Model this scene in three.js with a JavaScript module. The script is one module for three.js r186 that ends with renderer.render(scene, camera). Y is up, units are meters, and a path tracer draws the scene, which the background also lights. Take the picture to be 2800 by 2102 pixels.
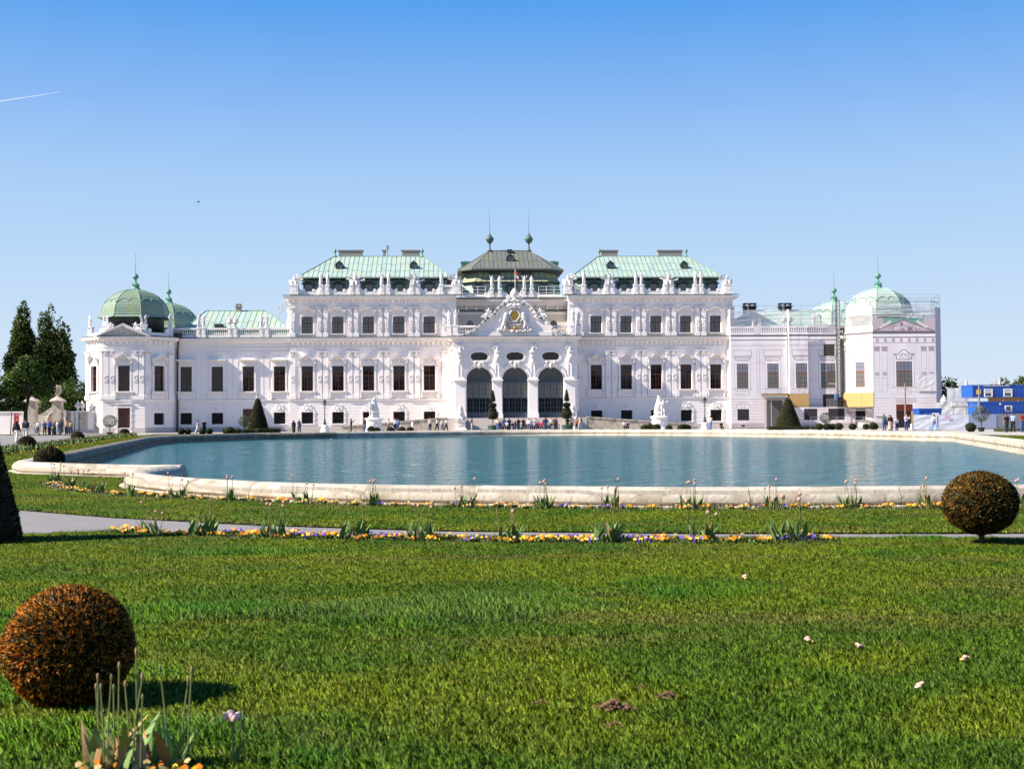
import * as THREE from 'three';
import { mergeGeometries, mergeVertices, toCreasedNormals } from 'three/addons/utils/BufferGeometryUtils.js';

// ---------------------------------------------------------------- camera, sky, sun, exposure
const scene = new THREE.Scene();
const EXPOSURE = 2.1;
const camera = new THREE.PerspectiveCamera(33.65, 1024 / 768, 0.1, 40000);
camera.position.set(-9.2, 1.65, 185);
camera.rotation.order = 'YXZ';
camera.rotation.set(Math.atan(93 / 3472), -2.8 * Math.PI / 180, -0.38 * Math.PI / 180);
camera.focus = 120; camera.userData.fStop = 5.6;
scene.add(camera);

const SUN_EL = 38.5 * Math.PI / 180, SUN_AZ = 12.5 * Math.PI / 180;
const sunDir = new THREE.Vector3(-Math.cos(SUN_AZ) * Math.cos(SUN_EL), Math.sin(SUN_EL), Math.sin(SUN_AZ) * Math.cos(SUN_EL));
const sun = new THREE.DirectionalLight(new THREE.Color().setRGB(1, 0.91, 0.78), 5.0);
sun.position.copy(sunDir).multiplyScalar(300);
sun.castShadow = true;
sun.shadow.mapSize.set(4096, 4096);
Object.assign(sun.shadow.camera, { left: -130, right: 130, top: 130, bottom: -130, near: 1, far: 700 });
sun.shadow.radius = 1.2;
scene.add(sun, sun.target);

{ // clear late-spring sky: pale at the horizon, deep blue overhead
  const w = 512, h = 512, d = new Float32Array(w * h * 4);
  const stops = [[-90, .22, .25, .24], [-6, .42, .50, .56], [0, .71, .81, .93], [2.5, .65, .785, .935], [7, .505, .695, .94], [10.8, .385, .61, .93], [13.9, .255, .49, .905], [18.2, .10, .36, .855], [28, .07, .29, .76], [45, .055, .235, .66], [90, .045, .195, .57]];
  for (let j = 0; j < h; j++) {
    const el = ((j + .5) / h - .5) * 180;
    let k = 1; while (k < stops.length - 1 && stops[k][0] < el) k++;
    const a = stops[k - 1], b = stops[k], t = Math.min(1, Math.max(0, (el - a[0]) / (b[0] - a[0])));
    for (let i = 0; i < w; i++) {
      const o = (j * w + i) * 4;
      for (let c = 0; c < 3; c++) d[o + c] = (a[c + 1] + (b[c + 1] - a[c + 1]) * t) / EXPOSURE;
      d[o + 3] = 1;
    }
  }
  const t = new THREE.DataTexture(d, w, h, THREE.RGBAFormat, THREE.FloatType);
  t.mapping = THREE.EquirectangularReflectionMapping; t.magFilter = t.minFilter = THREE.LinearFilter; t.needsUpdate = true;
  scene.background = t; scene.environment = t;
}
const renderer = new THREE.WebGLRenderer({ antialias: true });
renderer.toneMapping = THREE.LinearToneMapping;
renderer.toneMappingExposure = EXPOSURE;
renderer.shadowMap.enabled = true;
renderer.setSize(1024, 768);

// ---------------------------------------------------------------- helpers
function rngOf(seed) { let a = seed >>> 0; return () => { a = (a + 0x6D2B79F5) | 0; let t = Math.imul(a ^ (a >>> 15), 1 | a); t = (t + Math.imul(t ^ (t >>> 7), 61 | t)) ^ t; return ((t ^ (t >>> 14)) >>> 0) / 4294967296; }; }
const R0 = rngOf(7);
const rr = (r, a, b) => a + (b - a) * r();
const hash = (x, y) => { let h = Math.imul(x | 0, 374761393) + Math.imul(y | 0, 668265263); h = Math.imul(h ^ (h >>> 13), 1274126177); return ((h ^ (h >>> 16)) >>> 0) / 4294967296; };
function vnoise(x, y) { const i = Math.floor(x), j = Math.floor(y), f = x - i, g = y - j, u = f * f * (3 - 2 * f), v = g * g * (3 - 2 * g); const a = hash(i, j), b = hash(i + 1, j), c = hash(i, j + 1), d = hash(i + 1, j + 1); return a + (b - a) * u + (c - a) * v + (a - b - c + d) * u * v; }
function fbm(x, y, o = 4) { let s = 0, a = .5, n = 0; for (let k = 0; k < o; k++) { s += a * vnoise(x, y); n += a; a *= .5; x = x * 2.03 + 17.1; y = y * 2.03 + 9.7; } return s / n; }
// noise that tiles over p cells
function tnoise(x, y, p) { const i = Math.floor(x), j = Math.floor(y), f = x - i, g = y - j, u = f * f * (3 - 2 * f), v = g * g * (3 - 2 * g), m = (k) => ((k % p) + p) % p; const a = hash(m(i), m(j) + 91), b = hash(m(i + 1), m(j) + 91), c = hash(m(i), m(j + 1) + 91), d = hash(m(i + 1), m(j + 1) + 91); return a + (b - a) * u + (c - a) * v + (a - b - c + d) * u * v; }
function tfbm(x, y, p, o = 4) { let s = 0, a = .5, n = 0; for (let k = 0; k < o; k++) { s += a * tnoise(x * p, y * p, p); n += a; a *= .5; p *= 2; } return s / n; }
const clamp = (x, a = 0, b = 1) => Math.min(b, Math.max(a, x));
const smooth = (a, b, x) => { const t = clamp((x - a) / (b - a)); return t * t * (3 - 2 * t); };
const lin2s = (c) => Math.round(255 * clamp(c <= .0031308 ? c * 12.92 : 1.055 * Math.pow(c, 1 / 2.4) - .055));

// a tiling colour texture from a function of (u,v) giving linear rgb, metres = size of one tile
function colorTex(n, metres, f) {
  const d = new Uint8Array(n * n * 4);
  for (let j = 0; j < n; j++) for (let i = 0; i < n; i++) { const c = f((i + .5) / n, (j + .5) / n), o = (j * n + i) * 4; d[o] = lin2s(c[0]); d[o + 1] = lin2s(c[1]); d[o + 2] = lin2s(c[2]); d[o + 3] = 255; }
  const t = new THREE.DataTexture(d, n, n); t.colorSpace = THREE.SRGBColorSpace; t.wrapS = t.wrapT = THREE.RepeatWrapping; t.magFilter = THREE.LinearFilter; t.minFilter = THREE.LinearMipmapLinearFilter; t.generateMipmaps = true; t.repeat.set(1 / metres, 1 / metres); t.needsUpdate = true; return t;
}
function greyTex(n, metres, f) { const t = colorTex(n, metres, (u, v) => [0, 0, 0]); const d = t.image.data; for (let j = 0; j < n; j++) for (let i = 0; i < n; i++) { const o = (j * n + i) * 4; d[o] = d[o + 1] = d[o + 2] = Math.round(255 * clamp(f((i + .5) / n, (j + .5) / n))); } t.colorSpace = THREE.NoColorSpace; return t; }
function M(c, rough = .85, o = {}) { const m = new THREE.MeshStandardMaterial({ roughness: rough, ...o }); m.color.setRGB(...c); return m; }
function MP(c, rough = .85, o = {}) { const m = new THREE.MeshPhysicalMaterial({ roughness: rough, ...o }); m.color.setRGB(...c); return m; }

const used = {};
function numbered(n) { used[n] = (used[n] ?? -1) + 1; return used[n] ? n + '_' + String(used[n]).padStart(3, '0') : n; }
function tag(o, label, category, group, kind) { if (label) o.userData.label = label; if (category) o.userData.category = category; if (group) o.userData.group = group; if (kind) o.userData.kind = kind; return o; }
const STUFF = new Set(['bracket_frieze', 'rusticated_courses', 'seams', 'wall_strips', 'glazing_bars', 'crown_leaves', 'leaves', 'sprigs']);
function shadows(o) { o.castShadow = o.receiveShadow = true; return o; }
function part(name, geo, mat, parent, label) { const m = shadows(new THREE.Mesh(geo, mat)); m.name = name; if (label) m.userData.label = label; if (STUFF.has(name)) m.userData.kind = 'stuff'; parent.add(m); return m; }
function thing(name, label, category, pos = [0, 0, 0], turn = 0, group) { const g = new THREE.Group(); g.name = numbered(name); g.position.set(...pos); g.rotation.y = turn; tag(g, label, category, group); scene.add(g); return g; }
function single(name, geo, mat, label, category, group, kind) { const m = part(numbered(name), geo, mat, scene); return tag(m, label, category, group, kind); }
function sub(name, parent, pos = [0, 0, 0], turn = 0) { const g = new THREE.Group(); g.name = name; g.position.set(...pos); g.rotation.y = turn; parent.add(g); return g; }

// uv in metres from the dominant axis of each face's normal
function metreUV(g) {
  const p = g.attributes.position, n = g.attributes.normal, uv = new Float32Array(p.count * 2);
  for (let i = 0; i < p.count; i++) { const ax = Math.abs(n.getX(i)), ay = Math.abs(n.getY(i)), az = Math.abs(n.getZ(i)); const x = p.getX(i), y = p.getY(i), z = p.getZ(i); if (az >= ax && az >= ay) { uv[2 * i] = x; uv[2 * i + 1] = y; } else if (ax >= ay) { uv[2 * i] = z; uv[2 * i + 1] = y; } else { uv[2 * i] = x; uv[2 * i + 1] = z; } }
  g.setAttribute('uv', new THREE.BufferAttribute(uv, 2)); return g;
}
const _m = new THREE.Matrix4(), _q = new THREE.Quaternion(), _e = new THREE.Euler();
class GB { // collects pieces of one part and joins them into one geometry
  constructor() { this.l = []; }
  add(g, pos, rot, scl) { let h = g.index ? g.toNonIndexed() : g.clone(); for (const k of Object.keys(h.attributes)) if (k !== 'position' && k !== 'normal') h.deleteAttribute(k); if (!h.attributes.normal) h.computeVertexNormals(); if (pos || rot || scl) { _e.set(...(rot || [0, 0, 0])); _q.setFromEuler(_e); _m.compose(new THREE.Vector3(...(pos || [0, 0, 0])), _q, new THREE.Vector3(...(scl ? (Array.isArray(scl) ? scl : [scl, scl, scl]) : [1, 1, 1]))); h.applyMatrix4(_m); } this.l.push(h); return this; }
  box(x0, x1, y0, y1, z0, z1) { const g = new THREE.BoxGeometry(Math.abs(x1 - x0), Math.abs(y1 - y0), Math.abs(z1 - z0)); g.translate((x0 + x1) / 2, (y0 + y1) / 2, (z0 + z1) / 2); return this.add(g); }
  // polygon of [z, y] drawn out along x
  xp(pts, x0, x1) { return this.prism(pts, x0, x1, (a, b, d) => [d, b, a]); }
  // polygon of [x, y] drawn out along z
  zp(pts, z0, z1) { return this.prism(pts, z0, z1, (a, b, d) => [a, b, d]); }
  // polygon of [x, z] drawn out along y
  yp(pts, y0, y1) { return this.prism(pts, y0, y1, (a, b, d) => [a, d, b]); }
  prism(pts, d0, d1, map) {
    const v = pts.map((p) => new THREE.Vector2(p[0], p[1])), tri = THREE.ShapeUtils.triangulateShape(v, []), out = [], n = pts.length;
    for (const t of tri) for (const d of [d0, d1]) { const o = d === d0 ? t : [t[2], t[1], t[0]]; for (const k of o) out.push(...map(pts[k][0], pts[k][1], d)); }
    for (let i = 0; i < n; i++) { const a = pts[i], b = pts[(i + 1) % n]; const A = map(a[0], a[1], d0), B = map(b[0], b[1], d0), C = map(b[0], b[1], d1), D = map(a[0], a[1], d1); out.push(...A, ...B, ...C, ...A, ...C, ...D); }
    const g = new THREE.BufferGeometry(); g.setAttribute('position', new THREE.Float32BufferAttribute(out, 3)); g.computeVertexNormals();
    return this.add(g);
  }
  quad(a, b, c, d) { const g = new THREE.BufferGeometry(); g.setAttribute('position', new THREE.Float32BufferAttribute([...a, ...b, ...c, ...a, ...c, ...d], 3)); g.computeVertexNormals(); return this.add(g); }
  tube(pts, r, seg = 6, r2) { // straight pieces between points
    for (let i = 0; i + 1 < pts.length; i++) { const a = new THREE.Vector3(...pts[i]), b = new THREE.Vector3(...pts[i + 1]), L = a.distanceTo(b); if (L < 1e-6) continue; const g = new THREE.CylinderGeometry(r2 ?? r, r, L, seg); g.applyQuaternion(new THREE.Quaternion().setFromUnitVectors(new THREE.Vector3(0, 1, 0), b.clone().sub(a).normalize())); g.translate((a.x + b.x) / 2, (a.y + b.y) / 2, (a.z + b.z) / 2); this.add(g); } return this; }
  lathe(prof, pos = [0, 0, 0], seg = 12, scl) { return this.add(new THREE.LatheGeometry(prof.map((p) => new THREE.Vector2(Math.max(p[0], 1e-4), p[1])), seg), pos, null, scl); }
  ball(x, y, z, r, d = 1, scl) { return this.add(icos[d], [x, y, z], null, scl ? scl.map((k) => k * r) : r); }
  geo(uv = true) { const g = mergeGeometries(this.l, false); if (uv) metreUV(g); return g; }
}
const icos = [0, 1, 2, 3].map((d) => { let g = new THREE.IcosahedronGeometry(1, d); g.deleteAttribute('uv'); g = mergeVertices(g); g.computeVertexNormals(); return g; });
const gb = () => new GB();
// flat wall with rectangular or free openings, drawn out backwards from its front face
function wallGeo(x0, x1, y0, y1, zf, thick, holes) {
  const s = new THREE.Shape(); s.moveTo(x0, y0); s.lineTo(x1, y0); s.lineTo(x1, y1); s.lineTo(x0, y1); s.closePath();
  for (const h of holes) { const p = new THREE.Path(); const q = h.pts ?? [[h[0], h[2]], [h[0], h[3]], [h[1], h[3]], [h[1], h[2]]]; q.forEach((a, i) => i ? p.lineTo(...a) : p.moveTo(...a)); p.closePath(); s.holes.push(p); }
  const g = new THREE.ExtrudeGeometry(s, { depth: thick, bevelEnabled: false }); g.translate(0, 0, zf - thick); return g;
}
// ---- surface nets: mesh of the zero level of f over a box
function netMesh(f, lo, hi, cell) {
  const nx = Math.ceil((hi[0] - lo[0]) / cell) + 1, ny = Math.ceil((hi[1] - lo[1]) / cell) + 1, nz = Math.ceil((hi[2] - lo[2]) / cell) + 1, V = new Float32Array(nx * ny * nz), at = (i, j, k) => i + nx * (j + ny * k);
  for (let k = 0; k < nz; k++) for (let j = 0; j < ny; j++) for (let i = 0; i < nx; i++) V[at(i, j, k)] = f(lo[0] + i * cell, lo[1] + j * cell, lo[2] + k * cell);
  const id = new Int32Array(nx * ny * nz).fill(-1), pos = [], idx = [];
  for (let k = 0; k < nz - 1; k++) for (let j = 0; j < ny - 1; j++) for (let i = 0; i < nx - 1; i++) {
    let m = 0, sx = 0, sy = 0, sz = 0, n = 0; const c = [];
    for (let q = 0; q < 8; q++) { const v = V[at(i + (q & 1), j + ((q >> 1) & 1), k + (q >> 2))]; c.push(v); if (v < 0) m++; }
    if (m === 0 || m === 8) continue;
    for (let q = 0; q < 8; q++) for (const b of [1, 2, 4]) if (!(q & b)) { const p = q | b; if ((c[q] < 0) !== (c[p] < 0)) { const t = c[q] / (c[q] - c[p]); sx += (q & 1) + (b === 1 ? t : 0); sy += ((q >> 1) & 1) + (b === 2 ? t : 0); sz += (q >> 2) + (b === 4 ? t : 0); n++; } }
    id[at(i, j, k)] = pos.length / 3; pos.push(lo[0] + (i + sx / n) * cell, lo[1] + (j + sy / n) * cell, lo[2] + (k + sz / n) * cell);
  }
  for (let k = 1; k < nz - 1; k++) for (let j = 1; j < ny - 1; j++) for (let i = 1; i < nx - 1; i++) {
    const a = V[at(i, j, k)] < 0;
    const q = (A, B, C, D, flip) => { if (A < 0 || B < 0 || C < 0 || D < 0) return; flip ? idx.push(A, B, C, A, C, D) : idx.push(A, C, B, A, D, C); };
    if (a !== (V[at(i + 1, j, k)] < 0)) q(id[at(i, j - 1, k - 1)], id[at(i, j, k - 1)], id[at(i, j, k)], id[at(i, j - 1, k)], a);
    if (a !== (V[at(i, j + 1, k)] < 0)) q(id[at(i - 1, j, k - 1)], id[at(i - 1, j, k)], id[at(i, j, k)], id[at(i, j, k - 1)], a);
    if (a !== (V[at(i, j, k + 1)] < 0)) q(id[at(i - 1, j - 1, k)], id[at(i, j - 1, k)], id[at(i, j, k)], id[at(i - 1, j, k)], a);
  }
  const g = new THREE.BufferGeometry(); g.setAttribute('position', new THREE.Float32BufferAttribute(pos, 3)); g.setIndex(idx); g.computeVertexNormals(); return g;
}
// distance to a tapered capsule
function cap(x, y, z, b) { const dx = b[3] - b[0], dy = b[4] - b[1], dz = b[5] - b[2], L = dx * dx + dy * dy + dz * dz; let t = L > 0 ? ((x - b[0]) * dx + (y - b[1]) * dy + (z - b[2]) * dz) / L : 0; t = t < 0 ? 0 : t > 1 ? 1 : t; const px = x - b[0] - t * dx, py = y - b[1] - t * dy, pz = z - b[2] - t * dz; return Math.sqrt(px * px + py * py + pz * pz) - (b[6] + (b[7] - b[6]) * t); }
function field(bones, k) { return (x, y, z) => { let s = 1e9; for (const b of bones) { const d = cap(x, y, z, b); if (d > s + k) continue; if (s > d + k) { s = d; continue; } const h = clamp(.5 + .5 * (s - d) / k); s = s + (d - s) * h - k * h * (1 - h); } return s; }; }
function boneMesh(bones, k, cell, grow = 0) { const lo = [1e9, 1e9, 1e9], hi = [-1e9, -1e9, -1e9]; for (const b of bones) for (let a = 0; a < 3; a++) { const r = Math.max(b[6], b[7]) + grow + cell * 2.5; lo[a] = Math.min(lo[a], b[a] - r, b[a + 3] - r); hi[a] = Math.max(hi[a], b[a] + r, b[a + 3] + r); } const f = field(bones, k); return netMesh(grow ? (x, y, z) => f(x, y, z) - grow : f, lo, hi, cell); }
// ---------------------------------------------------------------- materials
const stuccoMap = colorTex(512, 9, (u, v) => { const a = tfbm(u, v, 5, 5), b = tfbm(u + .31, v * .25 + .17, 24, 3), k = .93 + .1 * a + .05 * (b - .5) - .10 * smooth(.66, .8, a * .5 + b * .5); return [k, k * .992, k * .985]; });
const stuccoBump = greyTex(256, 1.5, (u, v) => tfbm(u, v, 24, 3));
const stucco = M([.83, .775, .755], .9, { map: stuccoMap, bumpMap: stuccoBump, bumpScale: .004 });
const trimWhite = M([.84, .785, .76], .85, { map: stuccoMap, bumpMap: stuccoBump, bumpScale: .004 });
const statueStone = M([.66, .635, .615], .8, { map: stuccoMap, bumpMap: stuccoBump, bumpScale: .01 });
const plinthStone = M([.50, .45, .42], .9, { map: stuccoMap, bumpMap: stuccoBump, bumpScale: .01 });
const oldStone = M([.50, .44, .36], .9, { map: colorTex(256, 3, (u, v) => { const a = tfbm(u, v, 6, 5), b = smooth(.5, .7, tfbm(u + .5, v + .2, 9, 4)); const k = .75 + .4 * a - .3 * b; return [k, k * .98, k * .95]; }), bumpMap: stuccoBump, bumpScale: .01 });
const copperMapOf = (seed, rust) => colorTex(256, 5, (u, v) => { const a = tfbm(u + seed, v, 5, 5), b = tfbm(u * 1 + seed * 2, v * .5, 16, 4), r = smooth(.56, .74, tfbm(u + .2 + seed, v + .6, 5, 4)) * rust, k = .86 + .26 * a + .1 * (b - .5); return [k * (1 + .55 * r), k * (1 + .02 * r), k * (1 - .32 * r)]; });
const cmA = copperMapOf(0, .45), cmB = copperMapOf(.37, 1);
const copperLight = [[.325, .425, .375], [.345, .45, .395], [.305, .41, .37], [.355, .435, .355]].map((c) => M(c, .62, { map: cmA }));
const copperDome = [[.165, .24, .185], [.185, .25, .18], [.15, .235, .195], [.185, .225, .155]].map((c) => M(c, .62, { map: cmB }));
const copperTeal = M([.13, .27, .225], .62, { map: cmA });
const copperGrey = [[.135, .14, .125], [.15, .152, .132], [.125, .135, .125]].map((c) => M(c, .62, { map: cmB }));
const copperDarkShade = M([.022, .034, .029], .6, { map: cmA });  // dark copper, deepened so the shadow under the eaves is in the colour
const copperFinial = M([.10, .25, .20], .55, { map: cmA });
const flashing = M([.15, .155, .14], .6, { map: cmB });
const seamDark = M([.06, .075, .065], .6);
const woodFrame = M([.12, .028, .012], .55);
const paneDark = MP([.008, .008, .009], .03, { ior: 2.0 });
const paneLow = MP([.007, .007, .008], .03, { ior: 1.5 });
const paneCurtain = MP([.018, .024, .023], .04, { ior: 1.5 });
const paneArch = MP([.012, .013, .014], .05, { ior: 1.5 });
const blindGrey = MP([.16, .155, .135], .12, { ior: 1.5 });
const steelBlue = M([.035, .055, .085], .5);
const iron = M([.012, .012, .013], .5, { metalness: .3 });
const leadPipe = M([.018, .024, .024], .5);
const gold = M([.50, .27, .045], .35, { metalness: .75, map: colorTex(128, .6, (u, v) => { const k = .55 + .9 * tfbm(u, v, 12, 3); return [k, k, k]; }) });
const doorWood = M([.075, .022, .012], .5, { map: colorTex(128, 1, (u, v) => { const k = .8 + .4 * tfbm(u, v * .2, 20, 3); return [k, k, k]; }) });
const voidDark = M([.006, .006, .007], .9);
const galv = M([.42, .43, .45], .45, { metalness: .6 });
const chimneyStone = M([.30, .275, .24], .9, { map: stuccoMap });

// ---------------------------------------------------------------- sweeps along a path seen from above
// path [[x,z]...], profile [[outward, y]...]; outward is to the left of the walking direction when side = 1
function sweep(path, prof, side = 1, closed = false, capEnds = true) {
  const n = path.length, N = [];
  for (let i = 0; i < n; i++) {
    const a = path[closed ? (i + n - 1) % n : Math.max(0, i - 1)], b = path[i], c = path[closed ? (i + 1) % n : Math.min(n - 1, i + 1)];
    const nrm = (p, q) => { const dx = q[0] - p[0], dz = q[1] - p[1], L = Math.hypot(dx, dz) || 1; return [dz / L * side, -dx / L * side]; };
    let u = i > 0 || closed ? nrm(a, b) : nrm(b, c), v = i < n - 1 || closed ? nrm(b, c) : u; if (Math.hypot(u[0], u[1]) < .5) u = v;
    const mx = u[0] + v[0], mz = u[1] + v[1], L = mx * mx + mz * mz; N.push([2 * mx / L, 2 * mz / L]);
  }
  const out = [], P = (i, k) => [path[i][0] + N[i][0] * prof[k][0], prof[k][1], path[i][1] + N[i][1] * prof[k][0]];
  for (let i = 0; i < (closed ? n : n - 1); i++) { const j = (i + 1) % n; for (let k = 0; k + 1 < prof.length; k++) { const A = P(i, k), B = P(j, k), C = P(j, k + 1), D = P(i, k + 1); out.push(...A, ...B, ...C, ...A, ...C, ...D); } }
  if (!closed && capEnds) { const tri = THREE.ShapeUtils.triangulateShape(prof.map((p) => new THREE.Vector2(p[0], p[1])), []); for (const i of [0, n - 1]) for (const t of tri) for (const k of t) out.push(...P(i, k)); }
  const g = new THREE.BufferGeometry(); g.setAttribute('position', new THREE.Float32BufferAttribute(out, 3)); g.computeVertexNormals(); return g;
}
// symmetric carved ornament made of small lumps and scrolls
const torusS = new THREE.TorusGeometry(1, .32, 5, 10);
function relief(b, cx, cy, w, h, z, seed, n = 7, depth = .5) {
  const r = rngOf(seed);
  for (let i = 0; i < n; i++) { const x = (i + .5) / n * w * .5, y = (r() - .5) * h * (1 - .6 * x / w), s = rr(r, .10, .2) * h; for (const m of [-1, 1]) b.ball(cx + m * x, cy + y, z, s, 0, [1.3, .9, depth]); }
  for (const m of [-1, 1]) { b.add(torusS, [cx + m * w * .33, cy - h * .12, z], null, [h * .17, h * .17, h * .12]); b.add(torusS, [cx + m * w * .17, cy + h * .2, z], null, [h * .12, h * .12, h * .1]); }
  b.ball(cx, cy, z, h * .26, 1, [.8, 1.2, depth]);
  return b;
}
// ---------------------------------------------------------------- the palace
const palace = thing('baroque_palace', 'long white baroque palace with green copper roofs and corner domes behind the pool', 'palace');
const bellTop = (x, w, base, peak) => Math.abs(x) > w ? base : base + (peak - base) * Math.pow(Math.cos(x / w * Math.PI / 2), 1.25);
function curvedPediment(b, half, w, base, peak, th, z1, flat = false) {
  const top = [], N = 14; for (let i = 0; i <= N; i++) { const x = -half + 2 * half * i / N; top.push([x, flat ? (Math.abs(x) > w ? base : base + (peak - base) * clamp((w - Math.abs(x)) / (w * .5))) : bellTop(x, w, base, peak)]); }
  b.zp([...top, ...top.slice().reverse().map((p) => [p[0], p[1] - th])], 0, z1);
  b.zp([...top.map((p) => [p[0] * 1.03, p[1] + .05]), ...top.slice().reverse().map((p) => [p[0] * 1.03, p[1] + .002])], 0, z1 + .08);
  return top;
}
function casement(g, x0, x1, y0, y1, ty, z, cols, rowsUp, rowsDn, paneUp, paneDn, frame = woodFrame) {
  const f = gb(), t = .085; f.box(x0, x0 + t, y0, y1, z - .05, z + .05).box(x1 - t, x1, y0, y1, z - .05, z + .05).box(x0 + t, x1 - t, y0, y0 + t, z - .05, z + .05).box(x0 + t, x1 - t, y1 - t, y1, z - .05, z + .05);
  const xm = (x0 + x1) / 2; f.box(x0 + t, x1 - t, ty - .07, ty + .07, z - .05, z + .07); f.box(xm - .055, xm + .055, y0 + t, ty - .07, z - .05, z + .06).box(xm - .055, xm + .055, ty + .07, y1 - t, z - .05, z + .06);
  part('frame', f.geo(), frame, g);
  const bars = gb(), e = .018;
  for (const [a, c] of [[x0 + t, xm - .055], [xm + .055, x1 - t]]) for (const [lo, hi, rows] of [[y0 + t, ty - .07, rowsDn], [ty + .07, y1 - t, rowsUp]]) {
    for (let i = 1; i < cols; i++) { const x = a + (c - a) * i / cols; bars.box(x - e, x + e, lo, hi, z - .03, z + .03); }
    for (let j = 1; j < rows; j++) { const y = lo + (hi - lo) * j / rows; bars.box(a, c, y - e, y + e, z - .026, z + .026); }
    const up = lo > ty; part('pane', gb().box(a, c, lo, hi, z - .012, z - .002).geo(), up ? paneUp : paneDn, g);
  }
  part('glazing_bars', bars.geo(), frame, g);
}
// --- windows of the main storey
const winProto = {};
function mainWindow(style, pUp, pDn) {
  const key = style + pUp.uuid + pDn.uuid; if (winProto[key]) return winProto[key].clone();
  const g = new THREE.Group(); g.name = 'window';
  casement(g, -.83, .83, 5.81, 9.41, 8.02, -.2, 2, 2, 3, pUp, pDn);
  const s = gb(), W = .83;
  s.box(-W - .24, -W, 5.81, 9.65, 0, .13).box(W, W + .24, 5.81, 9.65, 0, .13).box(-W, W, 9.41, 9.65, 0, .13);
  s.box(-W - .36, -W - .24, 8.75, 9.65, 0, .1).box(W + .24, W + .36, 8.75, 9.65, 0, .1);
  s.box(-1.3, 1.3, 5.66, 5.81, 0, .28); part('surround', s.geo(), trimWhite, g);
  const p = gb();
  if (style === 'bell' || style === 'step') {
    const top = curvedPediment(p, 1.3, .84, 10.42, 10.99, .17, .38, style === 'step');
    p.zp([[-1.08, 9.65], [1.08, 9.65], ...top.slice().reverse().map((q) => [clamp(q[0], -1.08, 1.08), q[1] - .17])], 0, .1);
    relief(p, 0, 10.08, 1.5, .62, .12, style === 'bell' ? 5 : 9, 7);
    for (const m of [-1, 1]) p.box(m * 1.13 - .09, m * 1.13 + .09, 9.7, 10.25, 0, .3).add(torusS, [m * 1.16, 9.45, .14], [0, 0, 0], [.1, .1, .2]);
  } else { // flat hood
    p.box(-1.3, 1.3, 10.28, 10.42, 0, .45).box(-1.22, 1.22, 10.16, 10.28, 0, .3).zp([[-1.0, 10.42], [1.0, 10.42], [.8, 10.8], [-.8, 10.8]], 0, .06); p.box(-1.1, 1.1, 9.65, 10.16, 0, .08); relief(p, 0, 9.92, 1.4, .36, .09, 3, 6);
  }
  part('pediment', p.geo(), trimWhite, g);
  const a = gb(); a.box(-1.05, 1.05, 4.75, 5.66, 0, .07); for (const m of [-1, 1]) a.box(m * 1.16 - .11, m * 1.16 + .11, 4.72, 5.66, 0, .2);
  if (style !== 'flat') relief(a, 0, 5.2, 1.7, .55, .08, 13, 8); else a.box(-.75, .75, 4.95, 5.45, 0, .1);
  part('apron', a.geo(), trimWhite, g);
  winProto[key] = g; return g.clone();
}
function upperWindow(style, pUp, pDn) {
  const key = 'u' + style + pUp.uuid + pDn.uuid; if (winProto[key]) return winProto[key].clone();
  const g = new THREE.Group(); g.name = 'window';
  casement(g, -.83, .83, 14.08, 16.56, 15.6, -.2, 2, 2, 3, pUp, pDn);
  const s = gb(), W = .83; s.box(-W - .2, -W, 14.08, 16.8, 0, .13).box(W, W + .2, 14.08, 16.8, 0, .13).box(-W, W, 16.56, 16.8, 0, .13).box(-W - .2, W + .2, 13.95, 14.08, 0, .2).box(-W - .27, -W - .2, 14.6, 16.8, 0, .06).box(W + .2, W + .27, 14.6, 16.8, 0, .06); part('surround', s.geo(), trimWhite, g);
  const p = gb(); const top = curvedPediment(p, 1.3, .88, 17.42, 17.86, .17, .36, style === 'step'); p.zp([[-1.05, 16.8], [1.05, 16.8], ...top.slice().reverse().map((q) => [clamp(q[0], -1.05, 1.05), q[1] - .17])], 0, .09); relief(p, 0, 17.15, 1.6, .5, .1, 21, 8); part('pediment', p.geo(), trimWhite, g);
  winProto[key] = g; return g.clone();
}
function cellarWindow() { // barred window of the ground storey
  if (winProto.low) return winProto.low.clone();
  const g = new THREE.Group(); g.name = 'barred_window';
  part('pane', gb().box(-.85, .85, 1.09, 2.77, -.36, -.33).geo(), voidDark, g);
  const i = gb(); for (let k = 0; k < 8; k++) { const x = -.74 + k * .211; i.box(x - .018, x + .018, 1.1, 2.76, -.1, -.07); } for (const y of [1.35, 1.93, 2.5]) i.box(-.84, .84, y - .022, y + .022, -.07, -.05); part('grille', i.geo(), iron, g);
  const s = gb(); const blk = [[1.0, 1.35, .3], [1.35, 1.75, .18], [1.75, 2.15, .3], [2.15, 2.5, .18], [2.5, 2.95, .32]]; for (const [a, b, w] of blk) for (const m of [-1, 1]) s.box(m * .83, m * (.83 + w), a, b - .03, 0, .14); s.box(-.83, .83, 2.76, 2.95, 0, .14); s.box(-1.05, 1.05, .96, 1.1, 0, .15); part('surround', s.geo(), trimWhite, g);
  const c = gb(); c.zp([[-1.0, 2.95], [1.0, 2.95], [.98, 3.2], [.62, 3.42], [.42, 3.72], [-.42, 3.72], [-.62, 3.42], [-.98, 3.2]], 0, .13); relief(c, 0, 3.32, 1.3, .62, .15, 31, 7); c.ball(0, 3.3, .17, .2, 1, [.8, 1.1, .8]); c.box(-.5, .5, 3.72, 3.8, 0, .2); part('crest', c.geo(), trimWhite, g);
  winProto.low = g; return g.clone();
}
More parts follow.
